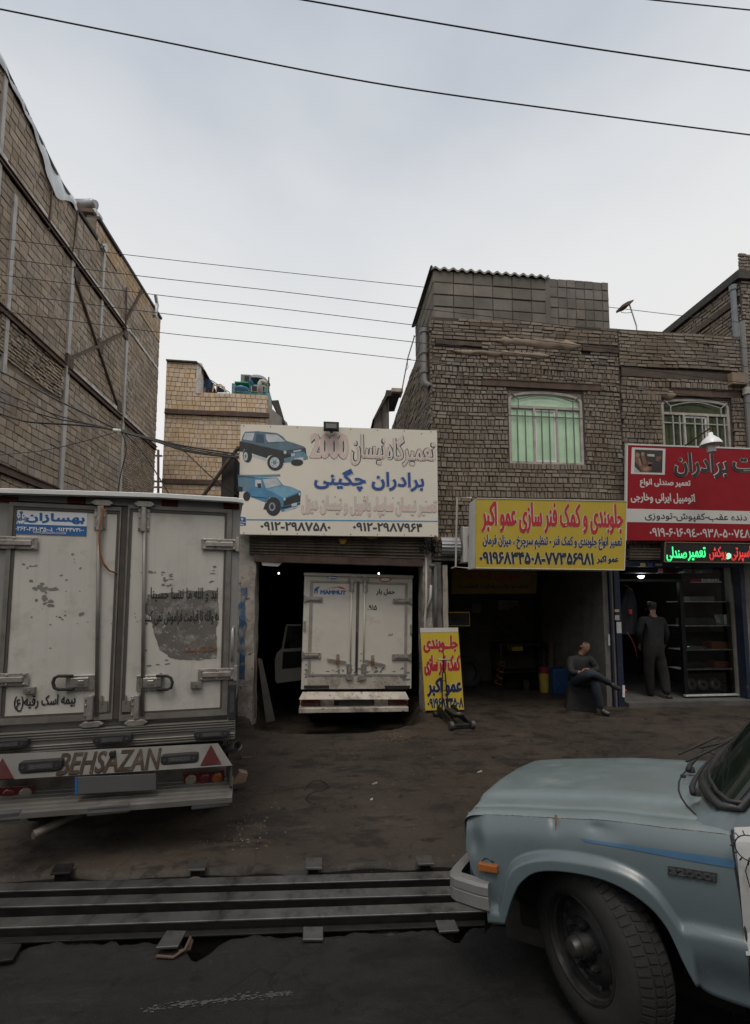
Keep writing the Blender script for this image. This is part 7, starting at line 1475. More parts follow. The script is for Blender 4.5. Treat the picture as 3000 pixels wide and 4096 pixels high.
q = MB(); q.tube([fr.p3(2018, 2530, 0), fr.p3(2022, 2514, 0), fr.p3(2040, 2510, 0), fr.p3(2046, 2522, 0)], .025, 8); q.build('jaw', m_jack, S); q = MB(); q.pbox(fr, 2014, 2524, 2050, 2534, -.08, .06); q.build('base', m_jack, S, bevel=.01)
small('parts_box', 'yellow steel parts box leaning open under the workbench', 'box', (2040, 2585, 2085, 2602), 8.95, -.15, .1, M('dull_yellow_box', (.26, .18, .02), .6, var=.3))
fr = Frame(atY(2175, 2730, 8.35)); S = thing('bucket', 'yellow bucket with a red tub stacked in it beside the blue jerrycan', 'bucket', Frame((fr.O.x, fr.O.y, 0))); fr = Frame((fr.O.x, fr.O.y, 0)); u0, u1, v0, v1 = fr.bx(2156, 2692, 2197, 2731); k = (u1 - u0) / 2; cx = (u0 + u1) / 2
q = MB(); q.lathe([(0, 0), (k * .85, 0), (k, v1), (k * .95, v1), (k * .8, .02)], (cx, 0, 0), (0, 1, 0), 20); q.build('pail', M('yellow_plastic', (.30, .23, .03), .55, var=.25, sc_=10), S, smooth=40); q = MB(); v2 = fr.px(2175, 2668)[1]; q.lathe([(k * .8, v1 - .03), (k * .85, v1), (k * .88, v2), (0, v2)], (cx, 0, 0), (0, 1, 0), 20); q.build('red_tub', M('red_plastic', (.20, .02, .02), .5, var=.25), S, smooth=40)
q = MB(); q.tube([(cx + k * math.cos(a), v1 + .05 * math.sin(a), .6 * k * math.sin(a)) for a in [math.pi * i / 10 for i in range(11)]], .004, 5); q.build('handle', m_wire, S)
fr = Frame(atY(2232, 2742, 8.2)); fr = Frame((fr.O.x, fr.O.y, 0)); S = thing('jerrycan', 'blue plastic jerrycan standing on the workshop floor left of the seated person', 'jerrycan', fr); u0, u1, v0, v1 = fr.bx(2202, 2672, 2263, 2743); w_ = u1 - u0
q = MB(); q.prism([(u0, 0), (u1, 0), (u1, v1 * .9), (u1 - w_ * .1, v1), (u0 + w_ * .1, v1), (u0, v1 * .9)], -.11, .11); q.build('can', M('blue_plastic', (.012, .045, .125), .5, var=.2, sc_=8), S, bevel=.02)
q = MB(); q.tube([(u0 + w_ * .25, v1 - .02, 0), (u0 + w_ * .25, v1 + .035, 0), (u1 - w_ * .25, v1 + .035, 0), (u1 - w_ * .25, v1 - .02, 0)], .012, 6); q.build('handle', MATS['blue_plastic'], S); q = MB(); q.cyl((u1 - w_ * .14, v1 - .04, 0), (u1 - w_ * .14, v1 + .05, 0), .03, 12); q.build('cap', m_rub, S)
q = MB(); q.tube([(u0 + w_ * .1, v1 * .15, .112), (u1 - w_ * .1, v1 * .75, .112)], .006, 5); q.tube([(u1 - w_ * .1, v1 * .15, .112), (u0 + w_ * .1, v1 * .75, .112)], .006, 5); q.build('moulded_rib', MATS['blue_plastic'], S)
fr = Frame(atY(2205, 2660, 8.8)); q = MB(); q.hexa([fr.p3(2196, 2668, .2), fr.p3(2212, 2668, .2), fr.p3(2226, 2330, -.5), fr.p3(2214, 2330, -.5)], [fr.p3(2196, 2668, .24), fr.p3(2212, 2668, .24), fr.p3(2226, 2330, -.46), fr.p3(2214, 2330, -.46)]); tag(q.build('leaning_plank', m_wood, None, frame=fr), 'tall brown plank leaning in the workshop corner behind the blue jerrycan', 'plank')
fr = Frame(atY(2010, 2700, 8.9)); fr = Frame((fr.O.x, fr.O.y, 0)); S = thing('strut_spring', 'rusty orange coil spring leaning at the foot of the workbench', 'spring', fr); q = MB(); q.tube([(-.1 + .07 * math.cos(t * 9) + .12 * t / 3, .05 + .17 * t, .07 * math.sin(t * 9)) for t in [i * .04 for i in range(70)]], .012, 6); q.build('coil', M('orange_rust', (.24, .07, .02), .8, var=.3), S, smooth=True); q = MB(); q.tube([(-.06, .02, 0), (.06, .56, 0)], .02, 8); q.build('rod', m_jack, S)
fr = Frame(atY(2100, 2712, 8.6)); fr = Frame((fr.O.x, fr.O.y, 0)); S = thing('suspension_part', 'greasy leaf spring pack lying on the workshop floor before the bench', 'car part', fr)
for k in range(4): q = MB(); q.grid([[(x, .06 + .035 * k + .1 * (x / .45) ** 2 - .02, z) for z in (-.035, .035)] for x in [(-.42 + .05 * k) + i * (.84 - .1 * k) / 14 for i in range(15)]]); q.build('leaf', m_jack, S)
q = MB(); q.box(-.05, .05, .0, .2, -.05, .05); q.build('clamp', m_jack, S)

for lab, nm, ct, P_, r_, mm in (('black rubber hose looped on the workshop side wall behind the leaning plank', 'hanging_hose', 'hose', [(2212, 2345), (2218, 2335), (2232, 2338), (2242, 2350), (2238, 2400), (2230, 2450), (2232, 2480)], .022, m_rub), ('grey air hose hanging down beside the spanner board', 'hanging_hose', 'hose', [(2166, 2385), (2170, 2352), (2200, 2350), (2206, 2380), (2200, 2420)], .014, m_pvc), ('old fan belt hanging in the dark workshop corner', 'fan_belt', 'belt', [(2148, 2390), (2142, 2430), (2150, 2470), (2160, 2430), (2148, 2390)], .012, m_rub)):
    fr = Frame(atY(*P_[0], YBk - .06)); q = MB(); q.tube([fr.p3(x, y, 0) for x, y in P_], r_, 6); tag(q.build(nm, mm, None, smooth=True, frame=fr), lab, ct)
for lab, bx_, mm in (('dark parts carton on the high wall rack of the workshop, leftmost', (2150, 2292, 2192, 2330), MATS['dim_paper']), ('rusty tin on the high wall rack of the workshop, beside the carton', (2198, 2300, 2222, 2330), m_rust), ('brown carton on the high wall rack of the workshop, largest', (2228, 2288, 2272, 2330), m_wood), ('small reddish carton on the high wall rack of the workshop, rightmost', (2278, 2302, 2300, 2330), MATS['dark_red_board'])):
    small('stored_carton', lab, 'carton', bx_, 9.45, -.15, .05, mm, 'cartons on the workshop wall rack')
fr = Frame(atY(2225, 2334, 9.5)); S = thing('wall_rack', 'dark steel wall rack high in the workshop holding cartons', 'rack', fr); q = MB(); q.pbox(fr, 2142, 2330, 2308, 2335, -.15, .16); q.build('shelf', m_jack, S)
for x in (2150, 2225, 2300): q = MB(); q.tube([fr.p3(x, 2335, .14), fr.p3(x, 2365, -.14)], .012, 5); q.build('bracket', m_jack, S)
for i, (x, y, Y_) in enumerate(((1830, 2690, 9.2), (1868, 2700, 9.0))):
    fr = Frame(atY(x, y, Y_)); fr = Frame((fr.O.x, fr.O.y, 0)); S = thing('spare_tyre', ('worn tyre leaning at the back left of the workshop', 'second worn tyre leaning in front of the other in the workshop')[i], 'tyre', fr, 'tyres in the workshop'); q = MB(); q.lathe([(.18, -.08), (.29, -.09), (.32, -.06), (.32, .06), (.29, .09), (.18, .08)], (0, .31, 0), (.25, .2, 1), 24); q.build('tread', m_tyre, S, smooth=40); q = MB(); q.lathe([(.18, .03), (.05, .0), (0, 0)], (0, .31, 0), (.25, .2, 1), 20); q.build('rim', m_wheel, S, smooth=True)

# ------------------------------------------------------------------ right hand shop
c7p = lambda x, y: (2400 + x / 2.753, 2150 + y / 2.753); b7 = lambda a, b, c, d: (*c7p(a, b), *c7p(c, d))
m_ablk = M('black_aluminium', (.012, .012, .013), .4, .4, var=.1); m_ajamb = M('dull_alu_jamb', (.24, .225, .205), .5, .3, var=.2); m_shelf = M('shelf_edge', (.62, .66, .66), .3, .3, var=.1)
FC = Frame(atY(2842, 2780, 7.25)); FC = Frame((FC.O.x, FC.O.y, .075)); S = thing('display_case', 'tall glass fronted display case with lit shelf edges in the right hand shop', 'display case', FC)
q = MB(); q.pbox(FC, *b7(905, 470, 945, 1730), -.06, .0); q.build('corner_post', m_ablk, S); q = MB(); q.pbox(FC, *b7(1475, 300, 1600, 1750), -.1, .03); q.build('jamb', m_ajamb, S)
q = MB(); q.pbox(FC, *b7(945, 1728, 1550, 1745), -.02, .03); q.build('base_rail', m_shelf, S)
for y0, x0, x1 in ((706, 920, 1480), (975, 930, 1490), (1240, 940, 1510), (1456, 945, 1520)):
    u0, u1, v0, v1 = FC.bx(*b7(x0, y0 - 5, x1, y0 + 5)); q = MB(); q.box(u0, u1, (v0 + v1) / 2 - .006, (v0 + v1) / 2 + .006, -.4, -.03); q.build('shelf', m_shelf, S)
q = MB(); q.pbox(FC, *b7(940, 300, 1480, 1735), -.46, -.44); q.build('back_panel', m_dark, S)
u0, u1, v0, v1 = FC.bx(*b7(945, 310, 1475, 1728)); q = MB(); q.quad((u0, v0, -.012), (u1, v0, -.012), (u1, v1, -.012), (u0, v1, -.012)); MATS['shop_glass'] = glass('shop_glass', (.86, .90, .88)); gl = q.build('glass', MATS['shop_glass'], S)
q = MB(); q.pbox(FC, *b7(1005, 458, 1115, 478), -.009, -.007); st_2 = q.build('sticker', m_redink, gl); text(st_2, FC, 'DIESEL', b7(1122, 456, 1335, 488), m_whiteink, w=.005, z=-.006, rtl=False); q = MB(); q.pbox(FC, *b7(995, 490, 1340, 496), -.008, -.006); q.build('sticker_rule', m_whiteink, st_2)
m_crate = M('orange_brown_case', (.26, .085, .035), .5, var=.15, sc_=9)
def shop(name, lab, cat, bx_, d, mat, z=.16, group=None):
    P = atY((bx_[0] + bx_[2]) / 2, bx_[3], 7.25 + d); fr = Frame(P); q = MB(); q.pbox(fr, *bx_, -z, 0); 
    return fr, tag(q.build(name, mat, None, bevel=.006, frame=fr), lab, cat, group)
for bx_, w_ in ((b7(1230, 1150, 1415, 1226), 'third'), (b7(1265, 1370, 1435, 1442), 'lowest')):
    fr, o = shop('leather_case', 'orange brown ribbed seat panel lying on the %s glass shelf from the top' % w_ if w_ == 'third' else 'orange brown ribbed seat panel lying on the lowest glass shelf', 'seat panel', bx_, .12, m_crate, .2, 'orange seat panels in the display case')
    q = MB(); 
    for k in (.25, .5, .75): u0, u1, v0, v1 = fr.bx(*bx_); y = v0 + (v1 - v0) * k; q.box(u0 + .004, u1 - .004, y - .002, y + .002, 0, .002)
    q.build('seam', m_ink, o)
P = atY(2785, 2597, 7.33); fr = Frame(P); S = thing('chrome_bar', 'bright chrome roll bar lying on the third glass shelf of the display case', 'bar', fr); a_ = [fr.p3(*c7p(x, y), 0) for x, y in ((960, 1228), (965, 1205), (985, 1198), (1130, 1198), (1155, 1205), (1160, 1225))]; q = MB(); q.tube(a_, .016, 8); q.build('tube', M('bright_chrome', (.6, .62, .65), .15, .95, var=0), S, smooth=True)
for i, (x, y) in enumerate(((1000, 1615), (1125, 1620), (1265, 1618))):
    fr = Frame(atY(*c7p(x, y + 70), 7.45)); S = thing('wheel_trim', ('dim round wheel trim at the left end of the display case floor', 'dim round wheel trim in the middle of the display case floor', 'dim shiny wheel trim right of the middle one in the display case')[i], 'wheel trim', fr, 'wheel trims in the display case'); c_ = fr.p3(*c7p(x, y), 0); r_ = fr.px(*c7p(x + 66, y))[0] - c_[0]
    q = MB(); q.lathe([(r_, 0), (r_ * .9, .03), (r_ * .5, .045), (r_ * .2, .03), (0, .035)], c_, (0, .25, 1), 24); q.build('disc', M('grey_trim', (.12, .125, .13), .35, .5, var=.2), S, smooth=True); q = MB(); q.lathe([(r_ * .22, .035), (r_ * .2, .05), (0, .052)], c_, (0, .25, 1), 16); q.build('hub', m_ablk, S)
for lab, nm, ct, bx_, mt_, d in (('white boxed accessory on the second glass shelf', 'boxed_part', 'box', b7(1366, 850, 1400, 960), MATS['newer_white_frame'], .1), ('grey folded seat cover on the top glass shelf', 'folded_cover', 'seat cover', b7(990, 650, 1260, 700), M('grey_cover', (.15, .15, .15), .8, var=.3, sc_=6), .15), ('dark folded mat heap on the second glass shelf', 'folded_mat', 'mat', b7(930, 890, 1280, 970), M('charcoal_mat', (.06, .06, .062), .8, var=.4, sc_=6), .15), ('black rolled mat on the fourth glass shelf', 'folded_mat', 'mat', b7(960, 1380, 1180, 1450), M('black_mat', (.03, .03, .03), .7, var=.4, sc_=6), .15), ('dark green boxed battery on the display case floor', 'boxed_battery', 'battery', b7(1380, 1630, 1490, 1700), M('dark_green_box', (.02, .05, .035), .5, var=.3), .15), ('red package lying above the glass door of the shop', 'stacked_package', 'package', b7(695, 335, 870, 388), M('dim_red_box', (.16, .025, .03), .6, var=.3), .25), ('white package standing above the display case', 'stacked_package', 'package', b7(930, 308, 1010, 388), M('dim_white_box', (.20, .20, .20), .6, var=.4, sc_=14), .25), ('larger printed white package above the right end of the display case', 'stacked_package', 'package', b7(1130, 310, 1240, 388), M('printed_box', (.18, .175, .19), .6, var=.5, sc_=14), .25), ('striped dark package stacked above the shop doorway', 'stacked_package', 'package', b7(300, 318, 640, 388), M('dim_striped_box', (.06, .055, .055), .6, var=.6, sc_=14), .25)):
    shop(nm, lab, ct, bx_, d, mt_, .2, 'packages over the shop front' if nm == 'stacked_package' else None)
FTm = Frame(atY(2700, 2322, 7.25)); tag(MB().pbox(FTm, 2480, 2317, 2740, 2325, -.3, -.02).build('transom_shelf', M('transom_green', (.05, .06, .055), .5, var=.2), None, frame=FTm), 'dull green transom shelf over the shop doorway under the packages', 'shelf')
FLm = Frame(atY(2564, 2305, 7.9)); S = thing('ceiling_lamp', 'small glowing ceiling lamp inside the right hand shop doorway', 'lamp', FLm); q = MB(); k = .062; q.lathe([(0, -k * .8), (k * .6, -k * .6), (k, 0), (0, 0)], FLm.p3(2564, 2304, 0), (0, 1, 0), 16); q.build('bulb', emit('lamp_glow', (.9, 1, 1), 5), S, smooth=True); q = MB(); u, v, _ = FLm.p3(2564, 2304, 0); q.box(u - .04, u + .04, v, v + .3, -.04, .04); q.build('fitting', m_ablk, S)
pl_ = bpy.data.lights.new('lamp_light', 'POINT'); pl_.energy = 2.5; pl_.shadow_soft_size = .06; pl_.color = (.9, 1, 1); lo = bpy.data.objects.new('lamp_light', pl_); col.objects.link(lo); lo.parent = S; lo.location = (u, v - .09, 0)
FGd = Frame(atY(2510, 2790, 7.2), yaw=R(62)); FGd = Frame((atY(2492, 2790, 7.14).x, 7.14, .08), yaw=R(65)); S = thing('glass_door', 'glass shop door swung inward with a pale sticker band and steel pull handle', 'door', FGd)
q = MB(); q.box(0, .62, 0, 2.0, -.006, .006); q.build('pane', MATS['shop_glass'], S); q = MB(); q.box(.02, .6, .5, .66, .006, .008); q.build('sticker_band', M('pale_band', (.34, .40, .38), .5, var=.05), S)
q = MB(); q.tube([(.56, .72, .01), (.56, .72, .06), (.56, 1.1, .06), (.56, 1.1, .01)], .01, 8); q.tube([(.56, .85, .06), (.56, .85, .0)], .008, 6); q.build('pull_handle', MATS['bright_chrome'], S)
fr = Frame(atY(2515, 2540, 7.5)); S = thing('hanging_jacket', 'dark jacket hanging on a wooden hanger inside the shop doorway', 'jacket', fr)
q = MB(); rows = []
for i in range(12): t = i / 11; w_ = 14 + 18 * min(1, t * 3) + 3 * t; rows.append([fr.p3(2515 + w_ * s, 2352 + 185 * t, .05 * math.cos(s * 1.5) + .012 * math.sin(s * 9 + t * 5)) for s in [-1 + .2 * k for k in range(11)]])
q.grid(rows).build('cloth', M('navy_black_cloth', (.015, .017, .022), .9, var=.3), S, smooth=True); q = MB(); q.tube([fr.p3(2492, 2338, .06), fr.p3(2512, 2346, .06), fr.p3(2530, 2364, .06)], .008, 6); q.tube([fr.p3(2510, 2345, .05), fr.p3(2508, 2330, .05)], .004, 5); q.build('hanger', M('orange_wood', (.25, .11, .05), .6, var=.2), S)
fr = Frame(atY(2523, 2457, 7.4)); tag(MB().pbox(fr, 2518, 2438, 2529, 2457, 0, .03).build('red_tag', M('red_tag', (.42, .03, .025), .5, var=.1), None, frame=fr, bevel=.006), 'small bright red tag hanging on the glass shop door', 'tag')
fr = Frame(atY(2540, 2640, 7.45)); q = MB(); q.tube([fr.p3(2508, 2530, 0), fr.p3(2526, 2556, 0), fr.p3(2540, 2590, 0), fr.p3(2550, 2630, 0)], .008, 6); tag(q.build('red_cable', M('dark_red_cable', (.20, .03, .035), .5, var=.1), None, frame=fr, smooth=True), 'dark red cable hanging by the pull handle of the glass door', 'cable')
for lab, bx_, mt_ in (('ochre sticker highest on the blue post by the shop', b7(163, 792, 212, 820), MATS['sticker_tone_ochre']), ('white switch plate on the blue post by the shop', b7(165, 856, 214, 910), MATS['fuse_white']), ('hanging white paper notice lowest on the blue post', b7(185, 932, 236, 1054), M('white_paper', (.46, .46, .45), .7, var=.15, sc_=20))):
    fr = Frame(atY((bx_[0]+bx_[2])/2, bx_[3], 7.06)); tag(MB().pbox(fr, *bx_, -.0, .008).build('post_notice', mt_, None, frame=fr), lab, 'notice', 'notices on the blue post')
fr = Frame(atY(2320, 2600, 7.06)); tag(MB().pbox(fr, 2433, 2537, 2440, 2582, -.0, .008).build('edge_strip', MATS['white_paper'], None, frame=fr), 'narrow white strip stuck on the stained workshop pier', 'strip')
fr = Frame(atY(2494, 2790, 7.1)); S = thing('water_valve', 'white water pipe stub with a small red tap at the shop corner', 'valve', fr); q = MB(); q.tube([fr.p3(2494, 2788, .05), fr.p3(2494, 2742, .05)], .02, 8); q.build('pipe', m_whiteink, S, smooth=40); q = MB(); q.tube([fr.p3(2494, 2762, .05), fr.p3(2504, 2762, .05)], .018, 8); q.build('tap', m_redink, S)

# ------------------------------------------------------------------ garage clutter
fr = Frame(atY(1060, 2860, 7.0)); fr = Frame((fr.O.x, fr.O.y, -.05)); q = MB(); q.hexa([fr.p3(1064, 2892, .1), fr.p3(1101, 2884, .1), fr.p3(1048, 2636, -.15), fr.p3(1030, 2632, -.15)], [fr.p3(1064, 2892, .14), fr.p3(1101, 2884, .14), fr.p3(1048, 2636, -.11), fr.p3(1030, 2632, -.11)]); tag(q.build('leaning_board', m_under, None, frame=fr, bevel=.006), 'worn dark board leaning inside the left side of the garage mouth', 'board')
fr = Frame(atY(1020, 2870, 6.95)); q = MB(); q.tube([fr.p3(1020, 2872, 0), fr.p3(1026, 2640, -.05)], .014, 6); tag(q.build('iron_rod', m_rust, None, frame=fr), 'thin rusty rod standing against the left garage pillar', 'rod')
fr = Frame(atY(1640, 2890, 6.65)); fr = Frame((fr.O.x, fr.O.y, -.26)); q = MB(); random.seed(6); rows = []
for i in range(11):
    t = i / 10; a0_ = (-.22 + .44 * t); r_ = .10 * math.sin(math.pi * min(1, max(0.02, t))) ** .6
    rows.append([(a0_ + .02 * vnoise(k, t * 5), .06 + r_ * math.sin(a) + .015 * vnoise(k * .8, t * 7), r_ * 1.1 * math.cos(a)) for k, a in [(k, 2 * math.pi * k / 12) for k in range(13)]])
tag(q.grid(rows).build('rag_bundle', M('oily_rag', (.035, .031, .028), .95, var=.4, sc_=14, bump=.8, bs=20), None, smooth=True, frame=fr), 'oily dark rag bundle at the foot of the right garage pillar', 'rag')
cw = lambda x, y: (900 + x / 1.5018, 2800 + y / 1.5018)
Pg = lambda x, y, z=.01: (lambda p: Vector((p.x, p.y, walk_z(p.x, p.y) + z)))(atZ(*cw(x, y), -.09))
fr = Frame(Pg(550, 525, 0)); q = MB(); q.tube([fr.loc(Pg(x, y)) for x, y in ((478, 518), (500, 492), (530, 470), (575, 468), (606, 482), (622, 502), (585, 520), (535, 528), (500, 545), (486, 562), (500, 577), (545, 588))], .0035, 6); tag(q.build('loose_cable', m_wire, None, smooth=True, frame=fr), 'thin loose black cable curled on the oily paving', 'cable')
fr = Frame(Pg(140, 345, 0)); S = thing('steel_bracket', 'small rusty U shaped steel bracket lying right of the battered white truck', 'bracket', fr); q = MB(); q.box(-.075, .075, 0, .006, -.04, .04).box(-.075, -.069, 0, .07, -.04, .04).box(.069, .075, 0, .07, -.04, .04); q.build('channel', m_rust, S, bevel=.002)
fr = Frame(Pg(70, 500, 0), yaw=.3); S = thing('wood_chock', 'rusty chock of wood and steel by the truck bumper corner', 'chock', fr); q = MB(); q.box(-.09, .07, 0, .05, -.06, .06); q.build('block', m_wood, S, bevel=.006); q = MB(); q.hexa([(-.06, .05, -.05), (.08, .05, -.05), (.08, .05, .05), (-.06, .05, .05)], [(.02, .16, -.05), (.1, .13, -.05), (.1, .13, .05), (.02, .16, .05)]); q.build('wedge', M('pale_wood', (.22, .15, .10), .85, var=.3), S, bevel=.004)
m_dust = M('pale_sawdust', (.17, .12, .08), .95, var=.3, sc_=14, dirt=(.09, .07, .055), da=.48, ds=16)
def crumbs(name, cen, n, sx, sy, s, mat, kind='stuff', seed=1):
    random.seed(seed); q = MB()
    for i in range(n):
        x, y = random.gauss(cen[0], sx), random.gauss(cen[1], sy)
        if y < 3: continue
        p_ = Pg(x, y, 0); k = random.uniform(.4, 1.6) * s; a = random.uniform(0, 3); h = k * .35
        c, s_ = math.cos(a), math.sin(a); A = [(p_.x + c * u - s_ * v, p_.y + s_ * u + c * v) for u, v in ((-k, -k * .5), (k * .9, -k * .4), (k, k * .5), (-k * .8, k * .6))]
        q.hexa([(x_, y_, p_.z) for x_, y_ in A], [(p_.x + (x_ - p_.x) * .7, p_.y + (y_ - p_.y) * .7, p_.z + h) for x_, y_ in A])
    o = q.build(name, mat, None); return tag(o, kind=kind)
crumbs('sawdust', (1050, 240), 420, 55, 11, .005, m_dust, seed=1); crumbs('gravel', (1000, 300), 160, 260, 60, .005, m_dust, seed=2); crumbs('debris', (100, 720), 90, 110, 60, .006, m_dust, seed=3); crumbs('crumbs', (700, 500), 160, 330, 170, .006, m_walk, seed=4)
for lab, (x, y), s, cc in (('small white paper scrap in the middle of the paving', (880, 560), .014, (.6, .6, .58)), ('white crumpled scrap on the drain lip by the pickup', (1117, 925), .014, (.55, .52, .47)), ('pale splinter of wood between garage and pickup', (1530, 412), .035, (.34, .25, .17)), ('thin pale splinter lying near the middle of the paving', (900, 482), .03, (.30, .22, .15))):
    fr = Frame(Pg(x, y, 0), yaw=.5); q = MB(); q.hexa([(-s, 0, -s * .25), (s, 0, -s * .3), (s * .9, 0, s * .3), (-s * .9, 0, s * .2)], [(-s * .9, .006, -s * .2), (s * .95, .012, -s * .25), (s * .8, .01, s * .25), (-s * .8, .008, s * .15)]); tag(q.build('scrap', M('scrap_%d' % int(cc[0] * 100), cc, .8, var=.1), None, frame=fr), lab, 'scrap')

# worn road paint, silt between the channels
random.seed(12); q = MB()
for i in range(330):
    t = random.random(); x = 240 + 930 * t + random.gauss(0, 6); y = 4042 - 100 * t + random.gauss(0, 7)
    if vnoise(t * 9, 2) + .5 < .42: continue
    p_ = atZ(x, y, -.15); z = road_z(p_.x, p_.y) + .0035; k = random.uniform(.002, .007); q.quad((p_.x - k * 1.6, p_.y - k * .6, z), (p_.x + k * 1.5, p_.y - k * .5, z), (p_.x + k * 1.3, p_.y + k * .6, z), (p_.x - k, p_.y + k * .5, z))
tag(q.build('road_marking', M('worn_road_paint', (.055, .055, .054), .85, var=.3), None), kind='structure')
q = MB(); random.seed(14)
for px, py, w_ in ((1260, 3553, .16), (1445, 3548, .3), (1500, 3620, .24), (1255, 3622, .12), (760, 3565, .12), (1720, 3533, .2), (380, 3590, .2), (170, 3680, .16), (740, 3650, .12), (1560, 3705, .2), (330, 3745, .2)):
    c_ = atZ(px, py, -.24); rows = []
    for i in range(9): rows.append([(c_.x + (i / 8 - .5) * 2 * w_ + .02 * vnoise(i, px), c_.y + (j / 4 - .5) * .16, -.40 + .16 * math.sin(math.pi * i / 8) ** .5 * math.sin(math.pi * j / 4) ** .7 + .03 * vnoise(i * 1.7 + px, j * 2.1)) for j in range(5)])
    q.grid(rows)
tag(q.build('silt', M('grey_silt', (.045, .04, .036), .95, var=.35, sc_=12, bump=.8, bs=30), None), kind='stuff')

# ------------------------------------------------------------------ on the tan roof
r3 = lambda x, y: (600 + x / 2.7533, 1400 + y / 2.7533); b3 = lambda a, b, c, d: (*r3(a, b), *r3(c, d))
m_teal = M('teal_paint', (.05, .20, .21), .6, var=.25, sc_=3); m_cool = M('cooler_sheet', (.12, .17, .17), .6, var=.2)
fr = Frame(atY(*r3(1090, 466), 24)); S = thing('roof_cabin', 'teal painted cabin with pale framed windows on the tan building roof', 'cabin', fr)
q = MB(); q.pbox(fr, *b3(900, 375, 1296, 500), -2, 0); q.build('wall', m_teal, S)
for bx_ in (b3(922, 388, 1010, 458), b3(1115, 388, 1185, 458), b3(1232, 392, 1270, 458)): q = MB(); q.pbox(fr, *bx_, 0, .06); w_ = q.build('window', m_wframe, S); q = MB(); q.pbox(fr, bx_[0] + 3, bx_[1] + 3, bx_[2] - 3, bx_[3] - 3, .06, .08); q.build('pane', m_dark, w_)
fr = Frame(atY(*r3(1050, 362), 24)); S = thing('evaporative_cooler', 'square grey green evaporative cooler on top of the teal roof cabin', 'cooler', fr); q = MB(); q.pbox(fr, *b3(998, 268, 1108, 362), -.8, 0); q.build('casing', m_cool, S, bevel=.02); q = MB(); q.pbox(fr, *b3(1040, 285, 1090, 345), 0, .02); q.build('louvre', m_dark, S)
fr = Frame(atY(*r3(1005, 372), 23.6)); tag(MB().pbox(fr, *b3(930, 346, 1085, 362), -.6, 0).build('green_lid', M('green_plastic', (.02, .22, .12), .5, var=.2), None, frame=fr, bevel=.02), 'flat green plastic lid lying on the teal roof cabin', 'lid')
for lab, bx_ in (('crumpled bright blue bag before the teal roof cabin', b3(925, 405, 1090, 452)), ('small light blue basin on the teal roof cabin edge', b3(1085, 358, 1142, 376))):
    fr = Frame(atY((bx_[0]+bx_[2])/2, bx_[3], 23)); u0, u1, v0, v1 = fr.bx(*bx_); q = MB(); rows = []
    for i in range(8): th = math.pi * i / 7; rows.append([((u0+u1)/2 + (u1-u0)/2 * math.sin(th) * math.cos(p_) * (1 + .25 * vnoise(i, p_ * 2)), (v0+v1)/2 - (v1-v0)/2 * math.cos(th) * (1 + .3 * vnoise(p_ * 2, i)), .3 * math.sin(th) * math.sin(p_)) for p_ in [2 * math.pi * k / 12 for k in range(13)]])
    tag(q.grid(rows).build('plastic_bag' if 'bag' in lab else 'basin', M('bright_blue_plastic', (.06, .25, .50), .45, var=.2, sc_=5), None, smooth=True, frame=fr), lab, 'bag' if 'bag' in lab else 'basin')
fr = Frame(atY(*r3(1210, 466), 22.3)); q = MB(); q.tube([fr.p3(*r3(x, y), 0) for x, y in ((1210, 470), (1210, 370), (1222, 350), (1250, 348), (1275, 362), (1290, 380))], .12, 10); tag(q.build('vent_pipe', m_steel_w, None, smooth=True, frame=fr), 'white bent vent pipe on the right end of the tan roof', 'pipe')
fr = Frame(atY(*r3(1308, 470), 22.2)); tag(MB().tube([fr.p3(*r3(1308, 470), 0), fr.p3(*r3(1308, 300), 0)], .035, 6).build('roof_rod', m_rust, None, frame=fr), 'thin upright rod at the right corner of the tan roof', 'rod')
fr = Frame(atY(*r3(1185, 370), 24)); q = MB(); q.lathe([(0, .35), (.5, .25), (.7, 0)], fr.p3(*r3(1185, 368), -.8), (0, 1, 0), 18); tag(q.build('water_tank', m_pvc, None, smooth=True, frame=fr), 'dark domed water tank top behind the teal roof cabin', 'tank')
fr = Frame(atY(*r3(640, 460), 22.6)); S = thing('washing_line', 'washing line sloping down from the tan stair tower', 'washing line', fr); q = MB(); q.tube([fr.p3(*r3(548, 245), -.2), fr.p3(*r3(620, 305), 0), fr.p3(*r3(700, 350), 0), fr.p3(*r3(880, 470), .3)], .02, 5); q.build('line', m_wire, S)
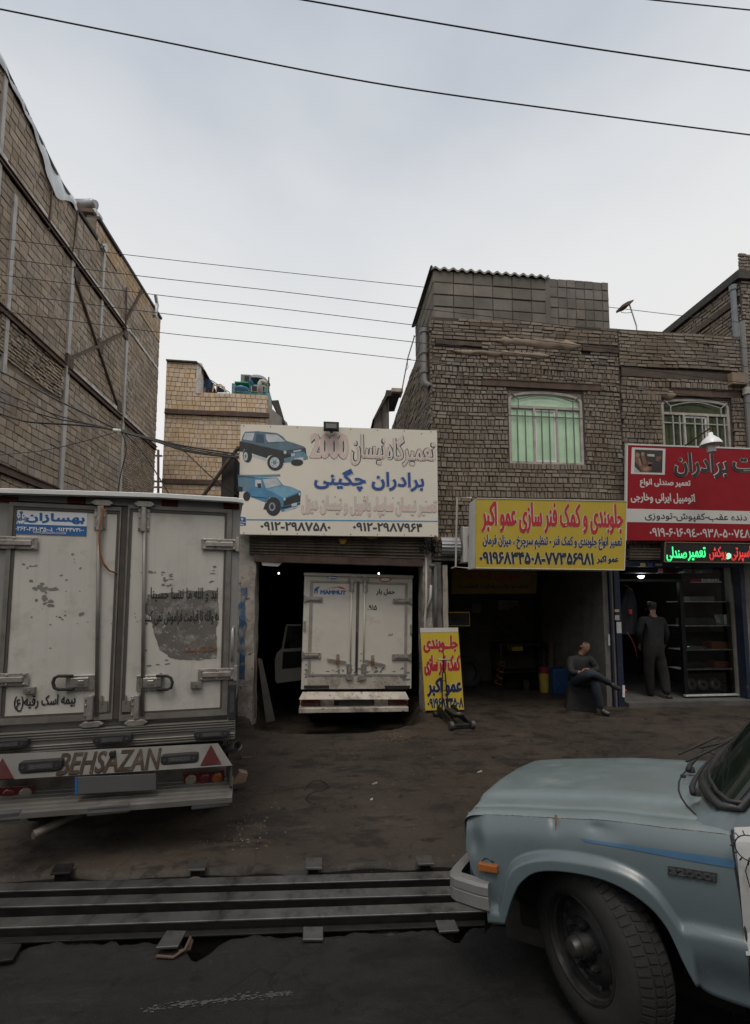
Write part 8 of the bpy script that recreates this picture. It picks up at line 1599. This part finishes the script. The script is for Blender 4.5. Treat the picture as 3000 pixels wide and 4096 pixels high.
for lab, P_, mt_ in (('dark blue jacket hanging on the washing line, biggest of the clothes', [(610, 305), (680, 345), (665, 420), (640, 415), (640, 462), (612, 462), (612, 380), (590, 430), (588, 410)], (.03, .06, .12)), ('black trousers hanging right of the blue jacket on the washing line', [(672, 345), (712, 372), (690, 462), (650, 462), (668, 410)], (.02, .022, .03)), ('dark cloth hanging lowest on the washing line by the pale rack', [(740, 395), (800, 425), (850, 462), (735, 462)], (.025, .03, .045)), ('yellow cloth hanging beside the tan stair tower', [(545, 395), (575, 390), (572, 462), (545, 462)], (.50, .38, .05)), ('small red cloth hanging beside the yellow one', [(575, 428), (594, 418), (594, 462), (566, 462)], (.42, .03, .03))):
    q = MB(); q.pprism(fr, [r3(*p_) for p_ in P_], -.03, .03); tag(q.build('hanging_cloth', M('cloth_%d_%d' % (mt_[0]*1000, mt_[2]*1000), mt_, .9, var=.25, sc_=5), None, frame=fr), lab, 'clothes', 'clothes on the washing line')
fr = Frame(atY(*r3(757, 462), 22.3)); S = thing('pale_rack', 'pale metal rack frame upturned on the tan roof by the washing', 'rack', fr); q = MB()
P_ = [fr.p3(*r3(x, y), z) for x, y, z in ((690, 462, 0), (700, 385, 0), (780, 380, -.6), (822, 410, 0), (822, 462, 0), (735, 400, .2), (728, 462, .2))]
q.tube([P_[0], P_[1], P_[2], P_[3], P_[4]], .03, 5); q.tube([P_[1], P_[3]], .03, 5); q.tube([P_[5], P_[6]], .03, 5)
for k in range(5): q.tube([Vector(P_[1]).lerp(Vector(P_[3]), (k + .5) / 5), Vector(P_[1]).lerp(Vector(P_[2]), (k + .5) / 5)], .018, 4)
q.build('frame', M('pale_ochre_metal', (.45, .38, .27), .6, var=.15), S)
fr = Frame(atY(*r3(560, 370), 22.4)); q = MB(); q.tube([fr.p3(*r3(x, y), 0) for x, y in ((553, 255), (575, 270), (588, 310), (580, 345), (555, 362), (552, 372))], .04, 6); q.tube([fr.p3(*r3(x, y), .05) for x, y in ((556, 250), (583, 280), (585, 325), (565, 350), (550, 355))], .035, 6); tag(q.build('hose_coil', M('dark_blue_hose', (.03, .045, .08), .6, var=.1), None, smooth=True, frame=fr), 'dark hose coil hung on the tan stair tower wall', 'hose')
